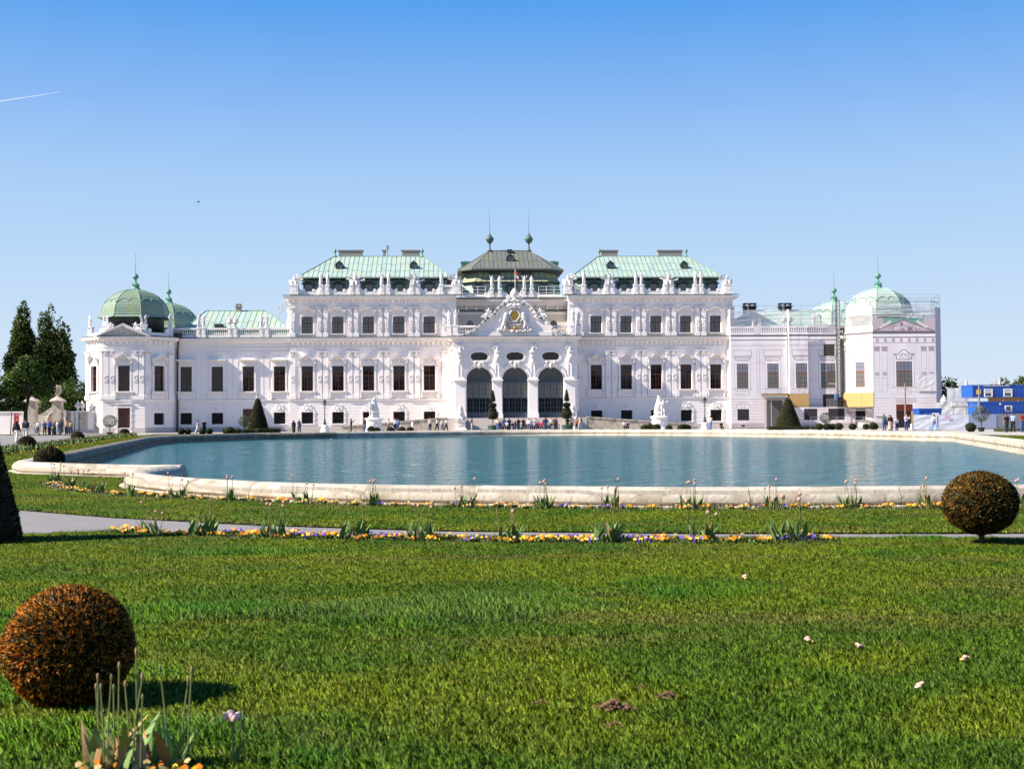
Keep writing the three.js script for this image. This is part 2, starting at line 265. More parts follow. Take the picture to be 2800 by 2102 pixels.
const put = (o, x, z, turn = 0, y = 0) => { o.position.set(x, y, z); o.rotation.y = turn; if (/^(pilaster|herm_pilaster|window)$/.test(o.name)) o.scale.z = 1.6; palace.add(o); return o; };
// --- pilasters
function pilasterMain() {
  if (winProto.pm) return winProto.pm.clone();
  const g = new THREE.Group(); g.name = 'pilaster';
  part('shaft', gb().box(-.36, .36, 5.3, 10.85, 0, .13).box(-.26, .26, 7.1, 7.16, .13, .17).geo(), stucco, g);
  part('base', gb().box(-.42, .42, 4.66, 5.2, 0, .2).box(-.4, .4, 5.2, 5.3, 0, .17).geo(), trimWhite, g);
  const c = gb().box(-.36, .36, 10.85, 11.4, 0, .13).box(-.46, .46, 11.4, 11.52, 0, .24); for (const m of [-1, 1]) c.add(torusS, [m * .3, 11.25, .15], null, [.11, .11, .12]).ball(m * .14, 11.02, .14, .1, 0).ball(m * .33, 10.98, .14, .08, 0); c.ball(0, 11.2, .15, .13, 0); part('capital', c.geo(), trimWhite, g);
  const r = gb().add(new THREE.TorusGeometry(.25, .045, 5, 18), [0, 7.65, .13]).add(new THREE.TorusGeometry(.08, .035, 4, 10), [0, 7.65, .13]).box(-.3, .3, 7.98, 8.02, .13, .17).box(-.3, .3, 7.26, 7.31, .13, .17); part('rosette', r.geo(), trimWhite, g);
  winProto.pm = g; return g.clone();
}
function pilasterUpper() {
  if (winProto.pu) return winProto.pu.clone();
  const g = new THREE.Group(); g.name = 'herm_pilaster';
  part('shaft', gb().zp([[-.2, 14.2], [.2, 14.2], [.34, 17.1], [-.34, 17.1]], 0, .2).box(-.4, .4, 13.62, 14.2, 0, .22).box(-.33, .33, 16.0, 17.1, .03, .16).geo(), stucco, g);
  const d = gb().zp([[-.26, 16.0], [-.1, 16.05], [.27, 15.3], [.2, 15.1], [-.24, 15.75]], .2, .3).zp([[-.24, 15.6], [-.12, 15.6], [-.1, 14.6], [-.2, 14.6]], .2, .27).zp([[.1, 16.1], [.26, 16.05], [.2, 14.5], [.12, 14.5]], .2, .27); d.ball(0, 15.0, .2, .13, 0, [1, 1.7, .7]).ball(0, 14.6, .2, .12, 0, [1, 1.3, .7]); part('drapery', d.geo(), trimWhite, g);
  const c = gb().box(-.36, .36, 17.1, 17.75, 0, .16).box(-.44, .44, 17.75, 17.9, 0, .26); for (const m of [-1, 1]) c.add(torusS, [m * .26, 17.55, .18], null, [.11, .11, .12]).ball(m * .12, 17.3, .16, .1, 0); c.ball(0, 17.5, .18, .12, 0); part('capital', c.geo(), trimWhite, g);
  winProto.pu = g; return g.clone();
}
// --- ground storey in drafted courses, one strip per course, left open where windows are
function courses(b, x0, x1, y0, y1, z, holes, hgt = .44, proud = .05) {
  const n = Math.round((y1 - y0) / hgt), h = (y1 - y0) / n;
  for (let k = 0; k < n; k++) {
    const a = y0 + k * h + .02, c = y0 + (k + 1) * h - .02; let xs = [[x0, x1]];
    for (const [hx0, hx1, hy0, hy1] of holes) if (c > hy0 && a < hy1) xs = xs.flatMap(([p, q]) => hx1 <= p || hx0 >= q ? [[p, q]] : [[p, hx0], [hx1, q]].filter(([u, v]) => v - u > .02));
    for (const [p, q] of xs) b.box(p, q, a, c, z, z + proud);
  }
}
const corniceMain = [[0, 12.0], [.12, 12.0], [.12, 12.14], [.05, 12.16], [.05, 12.86], [.22, 12.92], [.30, 12.98], [.66, 13.06], [.72, 13.1], [.72, 13.27], [.84, 13.36], [.84, 13.42], [0, 13.5]];
const corniceUpper = [[0, 18.2], [.12, 18.2], [.12, 18.32], [.06, 18.34], [.06, 19.02], [.25, 19.06], [.72, 19.12], [.78, 19.16], [.78, 19.34], [.92, 19.44], [.92, 19.5], [0, 19.58]];
const P2 = (prof) => prof.map(([o, y]) => [o, y]);
function brackets(b, x0, x1, y0, y1, z, step = .72) { const n = Math.max(1, Math.round((x1 - x0) / step)); for (let k = 0; k < n; k++) { const x = x0 + (x1 - x0) * (k + .5) / n, d = y1 - y0; b.xp([[z, y0], [z + .1, y0 + .02], [z + .12, y0 + d * .45], [z + .3, y0 + d * .8], [z + .55, y1], [z, y1]], x - .13, x + .13); } }
function flashingStrip(b, x0, x1, y, z, out, step = 1.25) { b.xp([[z + out + .03, y - .07], [z - .2, y + .13], [z - .2, y + .165], [z + out + .03, y - .035]], x0, x1); for (let x = x0 + step * .4; x < x1; x += step) b.xp([[z + out + .035, y - .035], [z - .2, y + .165], [z - .2, y + .21], [z + out + .035, y + .01]], x - .03, x + .03); }

// ================= wings and blocks, s = -1 left, +1 right
const WZ = 0, BZ = .35;
const blockX = [12.17, 16.57, 20.97, 25.37, 29.77], wingX = [33.8, 38.26, 42.7, 47.15];
const mod = (a, n) => ((a % n) + n) % n;
for (const s of [-1, 1]) {
  // block wall
  const bw = blockX.map((x) => s * x), ord = (a, b) => a < b ? [a, b] : [b, a];
  const [bx0, bx1] = ord(s * 8.2, s * 32.35);
  const holes = bw.flatMap((x) => [[x - .83, x + .83, 5.81, 9.41], [x - .83, x + .83, 1.11, 2.75], [x - .83, x + .83, 14.08, 16.56], [x - .83, x + .83, .12, .58]]);
  part('wall', metreUV(gb().add(wallGeo(bx0, bx1, 0, 19.5, BZ, .5, holes)).box(bx0, bx0 + .5, 0, 19.5, BZ - 17, BZ - .51).box(bx1 - .5, bx1, 0, 19.5, BZ - 17, BZ - .51).box(bx0, bx1, 0, 19.5, BZ - 17.5, BZ - 17).geo()), stucco, palace);
  const rust = gb(); courses(rust, bx0 + (s < 0 ? 0 : .3), bx1 - (s < 0 ? .3 : 0), .72, 4.2, BZ, bw.map((x) => [x - .85, x + .85, 1.0, 2.9])); part('rusticated_courses', rust.geo(), stucco, palace);
  part('plinth', gb().add(sweep([[bx0, BZ], [bx1, BZ]], [[0, 0], [.1, 0], [.1, .66], [.06, .72], [0, .72]], -1)).geo(), plinthStone, palace);
  part('string_course', gb().add(sweep([[bx0 - .001, BZ], [bx1, BZ]], [[0, 4.2], [.08, 4.22], [.08, 4.45], [.2, 4.56], [.2, 4.64], [0, 4.7]], -1)).geo(), trimWhite, palace);
  bw.forEach((x, i) => {
    const k = s < 0 ? 4 - i : i;
    put(mainWindow('bell', paneLow, (k + (s > 0)) % 2 ? paneLow : paneCurtain), x, BZ); put(upperWindow(i % 2 ? 'step' : 'bell', paneDark, paneDark), x, BZ); put(cellarWindow(), x, BZ);
    const v = new THREE.Group(); v.name = 'cellar_vent'; part('opening', gb().box(-.83, .83, .12, .58, -.4, -.37).geo(), voidDark, v); put(v, x, BZ);
  });
  for (let i = 0; i < 4; i++) { const m = (bw[i] + bw[i + 1]) / 2; for (const d of [-.45, .45]) { put(pilasterMain(), m + d, BZ); put(pilasterUpper(), m + d, BZ); } }
  for (const e of [s * 9.95, s * 31.85]) { put(pilasterMain(), e, BZ); put(pilasterUpper(), e, BZ); }
  put(pilasterMain(), s * 32.35, BZ - .55, s * Math.PI / 2); put(pilasterUpper(), s * 32.35, BZ - .55, s * Math.PI / 2); put(pilasterUpper(), s * 32.35, BZ - 3.2, s * Math.PI / 2);
  // entablatures
  const wrap = s < 0 ? [[bx0, BZ - 12], [bx0, BZ], [bx1 + 1, BZ]] : [[bx0 - 1, BZ], [bx1, BZ], [bx1, BZ - 12]];
  part('cornice', gb().add(sweep([[bx0, BZ], [bx1, BZ]], corniceMain, -1)).geo(), trimWhite, palace);
  const br = gb(); brackets(br, bx0 + .2, bx1 - .2, 12.2, 12.95, BZ + .05); part('bracket_frieze', br.geo(), trimWhite, palace);
  part('cornice', gb().add(sweep(wrap.map(([x, z]) => [clamp(x, bx0, bx1), z]), corniceUpper, -1)).geo(), trimWhite, palace);
  const br2 = gb(); brackets(br2, bx0 + .2, bx1 - .2, 18.38, 19.08, BZ + .06, .95); part('bracket_frieze', br2.geo(), trimWhite, palace);
  const fl = gb(); flashingStrip(fl, bx0, bx1, 13.56, BZ, .84); flashingStrip(fl, bx0 - .9, bx1 + .9, 19.62, BZ, .92); part('cornice_flashing', fl.geo(), flashing, palace);
  // wing
  const ww = wingX.map((x) => s * x), [wx0, wx1] = ord(s * 32.2, s * 49.4);
  const wh = ww.flatMap((x, i) => [[x - .83, x + .83, 5.81, 9.41], i === 1 ? [x - .83, x + .83, .3, 3.3] : [x - .83, x + .83, 1.11, 2.75]]);
  part('wall', metreUV(gb().add(wallGeo(wx0, wx1, 0, 13.5, WZ, .5, wh)).box(wx0, wx1, 0, 13.5, WZ - 14.5, WZ - 14).box(wx0, wx1, 13.3, 13.45, WZ - 14, WZ - .51).geo()), stucco, palace);
  const r2 = gb(); courses(r2, wx0, wx1, .72, 4.2, WZ, ww.map((x, i) => i === 1 ? [x - 1.0, x + 1.0, 0, 3.5] : [x - .85, x + .85, 1.0, 2.9])); part('rusticated_courses', r2.geo(), stucco, palace);
  part('plinth', gb().add(sweep([[wx0, WZ], [wx1, WZ]], [[0, 0], [.1, 0], [.1, .66], [.06, .72], [0, .72]], -1)).geo(), plinthStone, palace);
  part('string_course', gb().add(sweep([[wx0, WZ], [wx1, WZ]], [[0, 4.2], [.08, 4.22], [.08, 4.45], [.2, 4.56], [.2, 4.64], [0, 4.7]], -1)).geo(), trimWhite, palace);
  ww.forEach((x, i) => { put(mainWindow('flat', paneLow, i < 2 ? paneCurtain : paneLow), x, WZ); if (i !== 1) put(cellarWindow(), x, WZ); else { const d = new THREE.Group(); d.name = 'door'; part('leaf', gb().box(-.8, -.01, .1, 3.3, -.3, -.22).box(.01, .8, .1, 3.3, -.3, -.22).box(-.65, -.15, .5, 1.4, -.22, -.19).box(.15, .65, .5, 1.4, -.22, -.19).box(-.65, -.15, 1.6, 3.0, -.22, -.19).box(.15, .65, 1.6, 3.0, -.22, -.19).geo(), doorWood, d); part('surround', gb().box(-1.1, -.83, 0, 3.5, 0, .13).box(.83, 1.1, 0, 3.5, 0, .13).box(-.83, .83, 3.3, 3.55, 0, .13).geo(), trimWhite, d); put(d, x, WZ); } });
  // plain wall strips between the wing windows
  const st = gb(); for (let i = 0; i < 3; i++) { const m = (ww[i] + ww[i + 1]) / 2; st.box(m - .72, m - .08, 4.72, 11.5, WZ, WZ + .06).box(m + .08, m + .72, 4.72, 11.5, WZ, WZ + .06); } st.box(wx0, wx1, 11.5, 11.62, WZ, WZ + .05); part('wall_strips', st.geo(), stucco, palace);
  part('cornice', gb().add(sweep([[wx0, WZ], [wx1, WZ]], corniceMain, -1)).geo(), trimWhite, palace);
  const fw = gb(); flashingStrip(fw, wx0, wx1, 13.56, WZ, .84); part('cornice_flashing', fw.geo(), flashing, palace);
}
// ---- balustrades
const balProf = [[.05, 0], [.07, .03], [.05, .08], [.10, .2], [.085, .32], [.045, .5], [.04, .58], [.065, .64], [.065, .75]];
const balGeo = new THREE.LatheGeometry(balProf.map((p) => new THREE.Vector2(...p)), 7);
function balustrade(x0, x1, y, z, h = 1.37, step = .27, turn) { // rails with a row of balusters
  const g = sub('balustrade', palace, [(x0 + x1) / 2, y, z], turn ?? 0), L = Math.abs(x1 - x0) / 2;
  part('rail', gb().box(-L, L, 0, .33, -.16, .16).box(-L, L, h - .25, h, -.19, .19).geo(), trimWhite, g);
  const b = gb(), n = Math.max(1, Math.round(2 * L / step)); for (let k = 0; k < n; k++) b.add(balGeo, [-L + 2 * L * (k + .5) / n, .33, 0], null, [1, (h - .58) / .75, 1]); const m = part('balusters', b.geo(), trimWhite, g); m.userData.kind = 'stuff'; return g;
}
function pedestal(x, y, z, h, w = .6) { const g = part('pedestal', gb().box(x - w / 2, x + w / 2, y, y + h - .15, z - w / 2, z + w / 2).box(x - w / 2 - .06, x + w / 2 + .06, y + h - .15, y + h, z - w / 2 - .06, z + w / 2 + .06).box(x - w / 2 - .05, x + w / 2 + .05, y, y + .35, z - w / 2 - .05, z + w / 2 + .05).box(x - w * .32, x + w * .32, y + .5, y + h - .35, z + w / 2, z + w / 2 + .03).geo(), trimWhite, palace); return g; }
const statuePlaces = []; // [x, y, z, kind, turn, scale]
for (const s of [-1, 1]) { // wing balustrades between the pedestals
  const pd = [45.39, 44.6, 40.92, 40.09, 36.4, 35.55], ends = [49.0, 45.75, 44.25, 41.25, 39.75, 36.75, 35.2, 32.5], z = WZ + .12, y = 13.62;
  for (const x of pd) pedestal(s * x, y, z, 1.4, .5);
  for (let k = 0; k < 8; k += 2) balustrade(s * ends[k], s * ends[k + 1], y, z);
  [[45.3, 44.7], [40.8, 40.2], [36.3, 35.65]].forEach(([a, b]) => part('parapet', gb().box(s * (a - .2), s * (b + .2), y, y + 1.3, z - .1, z + .1).geo(), trimWhite, palace));
  pd.forEach((x, k) => statuePlaces.push([s * x, y + 1.4, z, k === 2 || k === 3 ? 'urn' : ['standA', 'standB', '', '', 'standC', 'standD'][k], s < 0 ? .15 : -.15, 1.0, s < 0 ? 'L' : 'R', 'wing']));
  // attic parapet of the block
  const zb = BZ + .1, yb = 19.7, bx = [27.3, 22.9, 18.5, 14.2];
  part('parapet', gb().box(s * 7.5, s * 32.3, yb - .1, yb + .46, zb - .35, zb + .12).box(s * 31.5, s * 32.3, yb - .1, yb + .46, zb - 14, zb - .35).geo(), trimWhite, palace);
  for (const x of bx) {
    pedestal(s * (x - .45), yb, zb, 1.42, .56); pedestal(s * (x + .45), yb, zb, 1.42, .56);
    part('parapet', gb().box(s * x - .2, s * x + .2, yb + .46, yb + 1.3, zb - .1, zb + .1).geo(), trimWhite, palace);
    const v = gb(); for (const m of [-1, 1]) { const e = s * x + m * .74; v.zp([[e, yb + .46], [e + m * .95, yb + .46], [e + m * .95, yb + .62], [e + m * .55, yb + .62], [e + m * .15, yb + .95], [e, yb + 1.2]].map(([a, b]) => [a, b]), zb - .12, zb + .12).add(new THREE.CylinderGeometry(.23, .23, .3, 12), [e + m * .8, yb + .66, zb], [Math.PI / 2, 0, 0]); } part('scroll', v.geo(), trimWhite, palace);
  }
  pedestal(s * 31.6, yb, zb, 1.42, 1.15); pedestal(s * 10.4, yb, zb, 1.42, .62); pedestal(s * 8.1, yb, zb, 1.42, 1.1); balustrade(s * 10.1, s * 8.7, yb + .1, zb, 1.3, .22);
  const v = gb(); for (const e of [s * 31.0, s * 10.75]) { const m = e === s * 31.0 ? -s : s; v.zp([[e, yb + .46], [e + m * .9, yb + .46], [e + m * .5, yb + .64], [e + m * .15, yb + .95], [e, yb + 1.2]], zb - .12, zb + .12).add(new THREE.CylinderGeometry(.23, .23, .3, 12), [e + m * .75, yb + .66, zb], [Math.PI / 2, 0, 0]); } part('scroll', v.geo(), trimWhite, palace);
  const top = yb + 1.42, T = (x, k, t = 0, sc = 1) => statuePlaces.push([s * x, top, zb, k, t, sc, s < 0 ? 'L' : 'R', 'attic']);
  T(31.6, 'trophyWing', s * .2, 1); T(27.75, 'standB', .1); T(26.85, 'standA', -.1); T(22.9, 'trophy'); T(18.95, 'standD', .1); T(18.05, 'standE', 0); T(14.2, 'trophy', .3); T(10.4, 'standC', 0, 1.05); T(8.1, 'trophyWing', -s * .2, 1.05);
}
// ---- copper roofs in sheets
// front: a sloping face from the eave (y0,z0) to the ridge (y1,z1); its edge runs xl0..xr0 at the eave and xl1..xr1 at the ridge
function sheetRoof(parent, mats, xl0, xr0, y0, z0, xl1, xr1, y1, z1, step, rows, seed, sheetName = 'roof_sheet') {
  const r = rngOf(seed), nrm = [0, -(z1 - z0), (y1 - y0)], L = Math.hypot(nrm[1], nrm[2]); const ny = -(z1 - z0) / L, nz = (y1 - y0) / L;
  const pt = (x, t, o) => [x, y0 + (y1 - y0) * t + ny * o, z0 + (z1 - z0) * t + nz * o];
  const lim = (x) => x < xl1 ? (x - xl0) / (xl1 - xl0) : x > xr1 ? (xr0 - x) / (xr0 - xr1) : 1;
  const seams = gb();
  const n = Math.round((xr0 - xl0) / step), w = (xr0 - xl0) / n;
  for (let k = 0; k < n; k++) {
    const a = xl0 + k * w, b = a + w, la = clamp(lim(a)), lb = clamp(lim(b)), off = r() * .3;
    for (let j = 0; j < rows; j++) {
      const t0 = Math.max(0, (j - off) / rows), t1 = j === rows - 1 ? 1 : (j + 1 - off) / rows; if (t0 >= Math.max(la, lb) - .01) continue;
      const g = .012, ta = Math.min(t1, la), tb = Math.min(t1, lb), sa = Math.min(t0, la), sb = Math.min(t0, lb), o = .015 + r() * .02;
      const q = [pt(a + g, sa + .004, o + .012), pt(b - g, sb + .004, o + .012), pt(b - g, Math.max(sb, tb - .004), o), pt(a + g, Math.max(sa, ta - .004), o)], u = [pt(a + g, sa + .004, 0), pt(b - g, sb + .004, 0), pt(b - g, Math.max(sb, tb - .004), 0), pt(a + g, Math.max(sa, ta - .004), 0)];
      const B = gb().quad(...q).quad(u[0], u[1], q[1], q[0]).quad(u[1], u[2], q[2], q[1]).quad(u[3], u[0], q[0], q[3]);
      part(sheetName, B.geo(), mats[Math.floor(r() * mats.length)], parent);
    }
    if (k > 0) { const t = la; if (t > .05) seams.quad(pt(a - .02, 0, .06), pt(a + .02, 0, .06), pt(a + .02, t, .06), pt(a - .02, t, .06)).quad(pt(a - .02, 0, 0), pt(a - .02, 0, .06), pt(a - .02, t, .06), pt(a - .02, t, 0)).quad(pt(a + .02, 0, .06), pt(a + .02, 0, 0), pt(a + .02, t, 0), pt(a + .02, t, .06)); }
  }
  part('seams', seams.geo(), seamDark, parent);
}
// solid hipped body under the sheets
function hipBody(xl0, xr0, y0, z0, zb, xl1, xr1, y1, zr, eave = .12) {
  const b = gb(), A = [xl0, y0, z0], B = [xr0, y0, z0], C = [xr0, y0, zb], D = [xl0, y0, zb], E = [xl1, y1, zr], F = [xr1, y1, zr];
  b.quad(A, B, F, E).quad(C, D, E, F); const tri = (p, q, r) => b.quad(p, q, r, r); tri(D, A, E); tri(B, C, F);
  const d = ([x, y, z]) => [x, y - eave, z]; b.quad(A, B, d(B), d(A)).quad(B, C, d(C), d(B)).quad(C, D, d(D), d(C)).quad(D, A, d(A), d(D)).quad(d(A), d(B), d(C), d(D)); return b;
}
const finialProf = [[.3, 0], [.3, .1], [.12, .25], [.1, .6], [.2, .75], [.3, .95], [.26, 1.15], [.1, 1.3], [.05, 1.45], [.02, 1.5]];
function roofFinial(parent, x, y, z, k = 1, spike = 1.5) { part('finial', gb().lathe(finialProf, [x, y, z], 10, k).tube([[x, y + 1.4 * k, z], [x, y + 1.4 * k + spike, z]], .03 * k, 5, .008).geo(), copperFinial, parent); }
function oculusDormer(parent, x, y, z) { // round dormer window with a hood
  const b = gb().add(new THREE.TorusGeometry(.5, .13, 6, 16), [x, y, z + .5]).add(new THREE.CylinderGeometry(.5, .5, 1.4, 14, 1, true), [x, y, z - .2], [Math.PI / 2, 0, 0]).ball(x, y + .62, z + .5, .14, 1).box(x - .62, x + .62, y - .62, y - .5, z - .2, z + .55); part('round_dormer', b.geo(), copperDarkShade, parent); part('dormer_glass', gb().add(new THREE.CircleGeometry(.46, 14), [x, y, z + .42]).geo(), paneDark, parent);
}
const dormerProto = new THREE.Group(); dormerProto.name = 'dormer_window';
{ const b = gb().box(-.72, -.55, 0, 1.5, -.9, .35).box(.55, .72, 0, 1.5, -.9, .35).box(-.72, .72, -.12, 0, -.9, .4); const top = []; for (let i = 0; i <= 10; i++) { const x = -.95 + 1.9 * i / 10; top.push([x, bellTop(x, .8, 1.5, 1.95)]); } b.zp([...top, ...top.slice().reverse().map((p) => [p[0], p[1] - .16])], -.9, .5).zp([[-.6, 1.3], [.6, 1.3], [.5, 1.6], [0, 1.8], [-.5, 1.6]], .1, .3); part('casing', b.geo(), copperDarkShade, dormerProto);
  part('pane', gb().box(-.55, .55, 0, 1.35, .1, .12).geo(), paneDark, dormerProto); part('glazing_bars', gb().box(-.03, .03, 0, 1.35, .12, .16).box(-.55, .55, .62, .68, .12, .16).box(-.55, -.49, 0, 1.35, .12, .17).box(.49, .55, 0, 1.35, .12, .17).geo(), M([.16, .17, .17], .5), dormerProto); }
for (const s of [-1, 1]) {
  const g = sub('roof', palace); const xl = s < 0 ? -31.0 : 9.0, xr = s < 0 ? -9.0 : 31.0;
  // steep lower part with dormers
  const low = gb(); low.xp([[-1.9, 19.6], [-1.55, 20.6], [-2.2, 22.5], [-14.5, 22.5], [-15.2, 19.6]], xl + .55, xr - .55); part('mansard', low.geo(), copperLight[2], g);
  for (const x of blockX) { const d = dormerProto.clone(); put(d, s * x, -1.35, 0, 20.05); d.scale.setScalar(1.02); }
  const E0 = 22.42, zf = -.85, zr = -8.2, R1 = 26.35, a0 = xl - .25, b0 = xr + .25, a1 = s < 0 ? -26.6 : 13.6, b1 = s < 0 ? -13.2 : 27.2;
  part('roof_body', hipBody(a0, b0, E0, zf, zr * 2 - zf, a1, b1, R1, zr).geo(), copperLight[0], g);
  part('eave_shade_soffit', gb().box(a0 + .3, b0 - .3, E0 - .32, E0 - .125, zr * 2 - zf + .3, zf - .25).geo(), copperDarkShade, g);
  sheetRoof(g, copperLight, a0, b0, E0, zf, a1, b1, R1, zr, .70, 3, 11 + s);
  const ridge = gb().tube([[a0, E0 + .05, zf], [a1, R1 + .05, zr], [b1, R1 + .05, zr], [b0, E0 + .05, zf]], .07, 6); part('ridge_cap', ridge.geo(), copperTeal, g);
  for (const x of s < 0 ? [-25.5, -14.5] : [14.9, 26.0]) oculusDormer(g, x, 24.45, -4.1);
  roofFinial(g, s < 0 ? -26.5 : 13.8, R1, zr, .85, .5); roofFinial(g, s < 0 ? -13.3 : 27.2, R1, zr, .85, .5);
  for (const [c0, c1] of s < 0 ? [[-26.1, -22.3], [-16.5, -13.6], [-19.4, -18.8]] : [[14.0, 16.8], [22.8, 26.8]]) part('chimney', gb().zp([[c0 + .12, R1 - .6], [c1 - .12, R1 - .6], [c1 - .12, R1 + .75], [c1, R1 + .95], [c0, R1 + .95], [c0 + .12, R1 + .75]], zr - 1.4, zr - .5).box(c0 - .06, c1 + .06, R1 + .95, R1 + 1.1, zr - 1.5, zr - .4).geo(), chimneyStone, g);
  if (s < 0) part('roof_vent', gb().tube([[-18.6, R1, zr], [-18.6, R1 + 1.1, zr]], .09, 8).box(-18.75, -18.3, R1 + 1.1, R1 + 1.7, zr - .2, zr + .2).geo(), galv, g);
  // wing roof
  const w = sub('roof', palace), c0 = s < 0 ? -47.9 : 32.4, c1 = s < 0 ? -32.4 : 47.9, d0 = s < 0 ? -45.9 : 36.9, d1 = s < 0 ? -36.9 : 45.9;
  part('roof_body', hipBody(c0, c1, 14.9, -1.6, -14.4, d0, d1, 18.1, -8).geo(), copperLight[1], w); part('roof_base', gb().box(c0 + .3, c1 - .3, 13.45, 14.85, -14.1, -1.9).geo(), copperTeal, w);
  if (s < 0) { sheetRoof(w, copperLight, c0, c1, 14.9, -1.6, d0, d1, 18.1, -8, .82, 2, 31); part('ridge_cap', gb().tube([[c0, 14.95, -1.6], [d0, 18.15, -8], [d1, 18.15, -8], [c1, 14.95, -1.6]], .07, 6).geo(), copperTeal, w); part('chimney', gb().box(-41.35, -40.6, 17.6, 18.7, -8.5, -7.7).box(-41.5, -40.45, 18.7, 18.85, -8.6, -7.6).box(-41.4, -40.55, 19.05, 19.2, -8.55, -7.65).box(-41.3, -41.15, 18.85, 19.05, -8.4, -7.8).box(-40.8, -40.65, 18.85, 19.05, -8.4, -7.8).geo(), chimneyStone, w); part('roof_hatch', gb().box(-43.4, -42.2, 14.9, 15.7, -2.4, -1.4).geo(), copperDarkShade, w); }
  else for (const x of [36.9, 42.4]) part('chimney', gb().box(x - .9, x + .9, 17.4, 18.5, -8.6, -7.4).box(x - 1.05, x + 1.05, 18.5, 18.65, -8.7, -7.3).box(x - .95, x + .95, 18.95, 19.1, -8.65, -7.35).box(x - .9, x - .75, 18.65, 18.95, -8.5, -7.5).box(x + .75, x + .9, 18.65, 18.95, -8.5, -7.5).box(x - .1, x + .1, 18.65, 18.95, -8.5, -7.5).geo(), iron, w);
}
// ---- corner pavilions
const oct = (cx, cz, h, a) => { const k = h - a; return [[cx + k, cz + h], [cx - k, cz + h], [cx - h, cz + k], [cx - h, cz - k], [cx - k, cz - h], [cx + k, cz - h], [cx + h, cz - k], [cx + h, cz + k]]; };
const domeProf = [[4.85, 16.38], [4.62, 16.55], [4.47, 16.85], [4.40, 17.3], [4.28, 17.9], [4.03, 18.5], [3.62, 19.1], [3.05, 19.65], [2.35, 20.12], [1.55, 20.45], [.8, 20.62]];
function domeAt(y) { for (let i = 0; i + 1 < domeProf.length; i++) { const a = domeProf[i], b = domeProf[i + 1]; if (y <= b[1]) return a[0] + (b[0] - a[0]) * (y - a[1]) / (b[1] - a[1]); } return .8; }
function makeDome(cx, cz, mats, sheetFaces, seed) {
  const g = sub('dome', palace, [cx, 0, cz]), r = rngOf(seed), tg = Math.tan(Math.PI / 8);
  const P = (k, u, y, o = 0) => { const R = domeAt(y) + o, a = k * Math.PI / 4, x = u * R * tg * 2, c = Math.cos(a), s = Math.sin(a); return [R * s + x * c, y, R * c - x * s]; };
  const body = gb(); for (let k = 0; k < 8; k++) for (let i = 0; i + 1 < domeProf.length; i++) { const y0 = domeProf[i][1], y1 = domeProf[i + 1][1]; body.quad(P(k, -.5, y0), P(k, .5, y0), P(k, .5, y1), P(k, -.5, y1)); } part('shell', body.geo(), mats[0], g);
  for (const k of sheetFaces) { const rows = [16.75, 17.2, 17.65, 18.1, 18.55, 19.0, 19.45, 19.9, 20.3, 20.6]; for (let j = 0; j + 1 < rows.length; j++) { const n = j > 6 ? 2 : j > 4 ? 3 : 5; for (let c = 0; c < n; c++) { const sh = (j % 2) * .5 / n, u0 = clamp(-.5 + c / n + (c ? sh : 0), -.5, .5) + .003, u1 = clamp(-.5 + (c + 1) / n + (c < n - 1 ? sh : 0), -.5, .5) - .003, o = .022 + r() * .01, y0 = rows[j] + .006, y1 = rows[j + 1] - .002; part('dome_sheet', gb().quad(P(k, u0, y0, o + .015), P(k, u1, y0, o + .015), P(k, u1, y1, o), P(k, u0, y1, o)).quad(P(k, u0, y0, 0), P(k, u1, y0, 0), P(k, u1, y0, o + .015), P(k, u0, y0, o + .015)).geo(), mats[Math.floor(r() * mats.length)], g); } } }
  // scalloped edge of the upper layer and ridge rolls
  const sc = gb(), lo = (u) => { const t = Math.abs(u) * 2, w = Math.abs(((t * 2 + .5) % 1) - .5) * 2; return 18.35 + .62 * Math.pow(Math.abs(Math.sin(t * Math.PI * 1.0 + .25)), .8) * (t < .94 ? 1 : .6) + .1 * w; };
  for (let k = 0; k < 8; k++) { const N = 26; for (let i = 0; i < N; i++) { const u0 = -.5 + i / N, u1 = -.5 + (i + 1) / N, a = lo(u0), b = lo(u1); sc.quad(P(k, u0, a, .02), P(k, u1, b, .02), P(k, u1, b + .09, .12), P(k, u0, a + .09, .12)).quad(P(k, u0, a + .09, .12), P(k, u1, b + .09, .12), P(k, u1, b + .16, .05), P(k, u0, a + .16, .05)); } }
  part('scalloped_edge', sc.geo(), copperTeal, g);
  const rd = gb(); for (let k = 0; k < 8; k++) rd.tube(domeProf.map((p) => P(k, .5, p[1], .02)), .055, 5); part('ridge_roll', rd.geo(), mats[1], g);
  part('eave_shade_soffit', gb().lathe([[4.72, 16.36], [4.1, 16.2], [4.1, 13.6], [0, 13.6]], [0, 0, 0], 8).geo(), copperDarkShade, g);
  const f = gb().lathe([[.95, 20.55], [.95, 20.65], [.62, 20.8], [.5, 21.15], [.62, 21.2], [.62, 21.28], [.3, 21.4], [.2, 21.7], [.14, 22.0], [.2, 22.15], [.42, 22.3], [.46, 22.5], [.36, 22.75], [.2, 22.9], [.08, 22.98], [.05, 23.3], [.09, 23.35], [.04, 23.4]], [0, 0, 0], 10).tube([[0, 23.3, 0], [0, 26.2, 0]], .045, 5, .012); for (let k = 0; k < 4; k++) { const a = k * Math.PI / 2 + .78; f.ball(.42 * Math.sin(a), 21.45, .42 * Math.cos(a), .14, 0); } part('finial', f.geo(), copperFinial, g);
  return g;
}
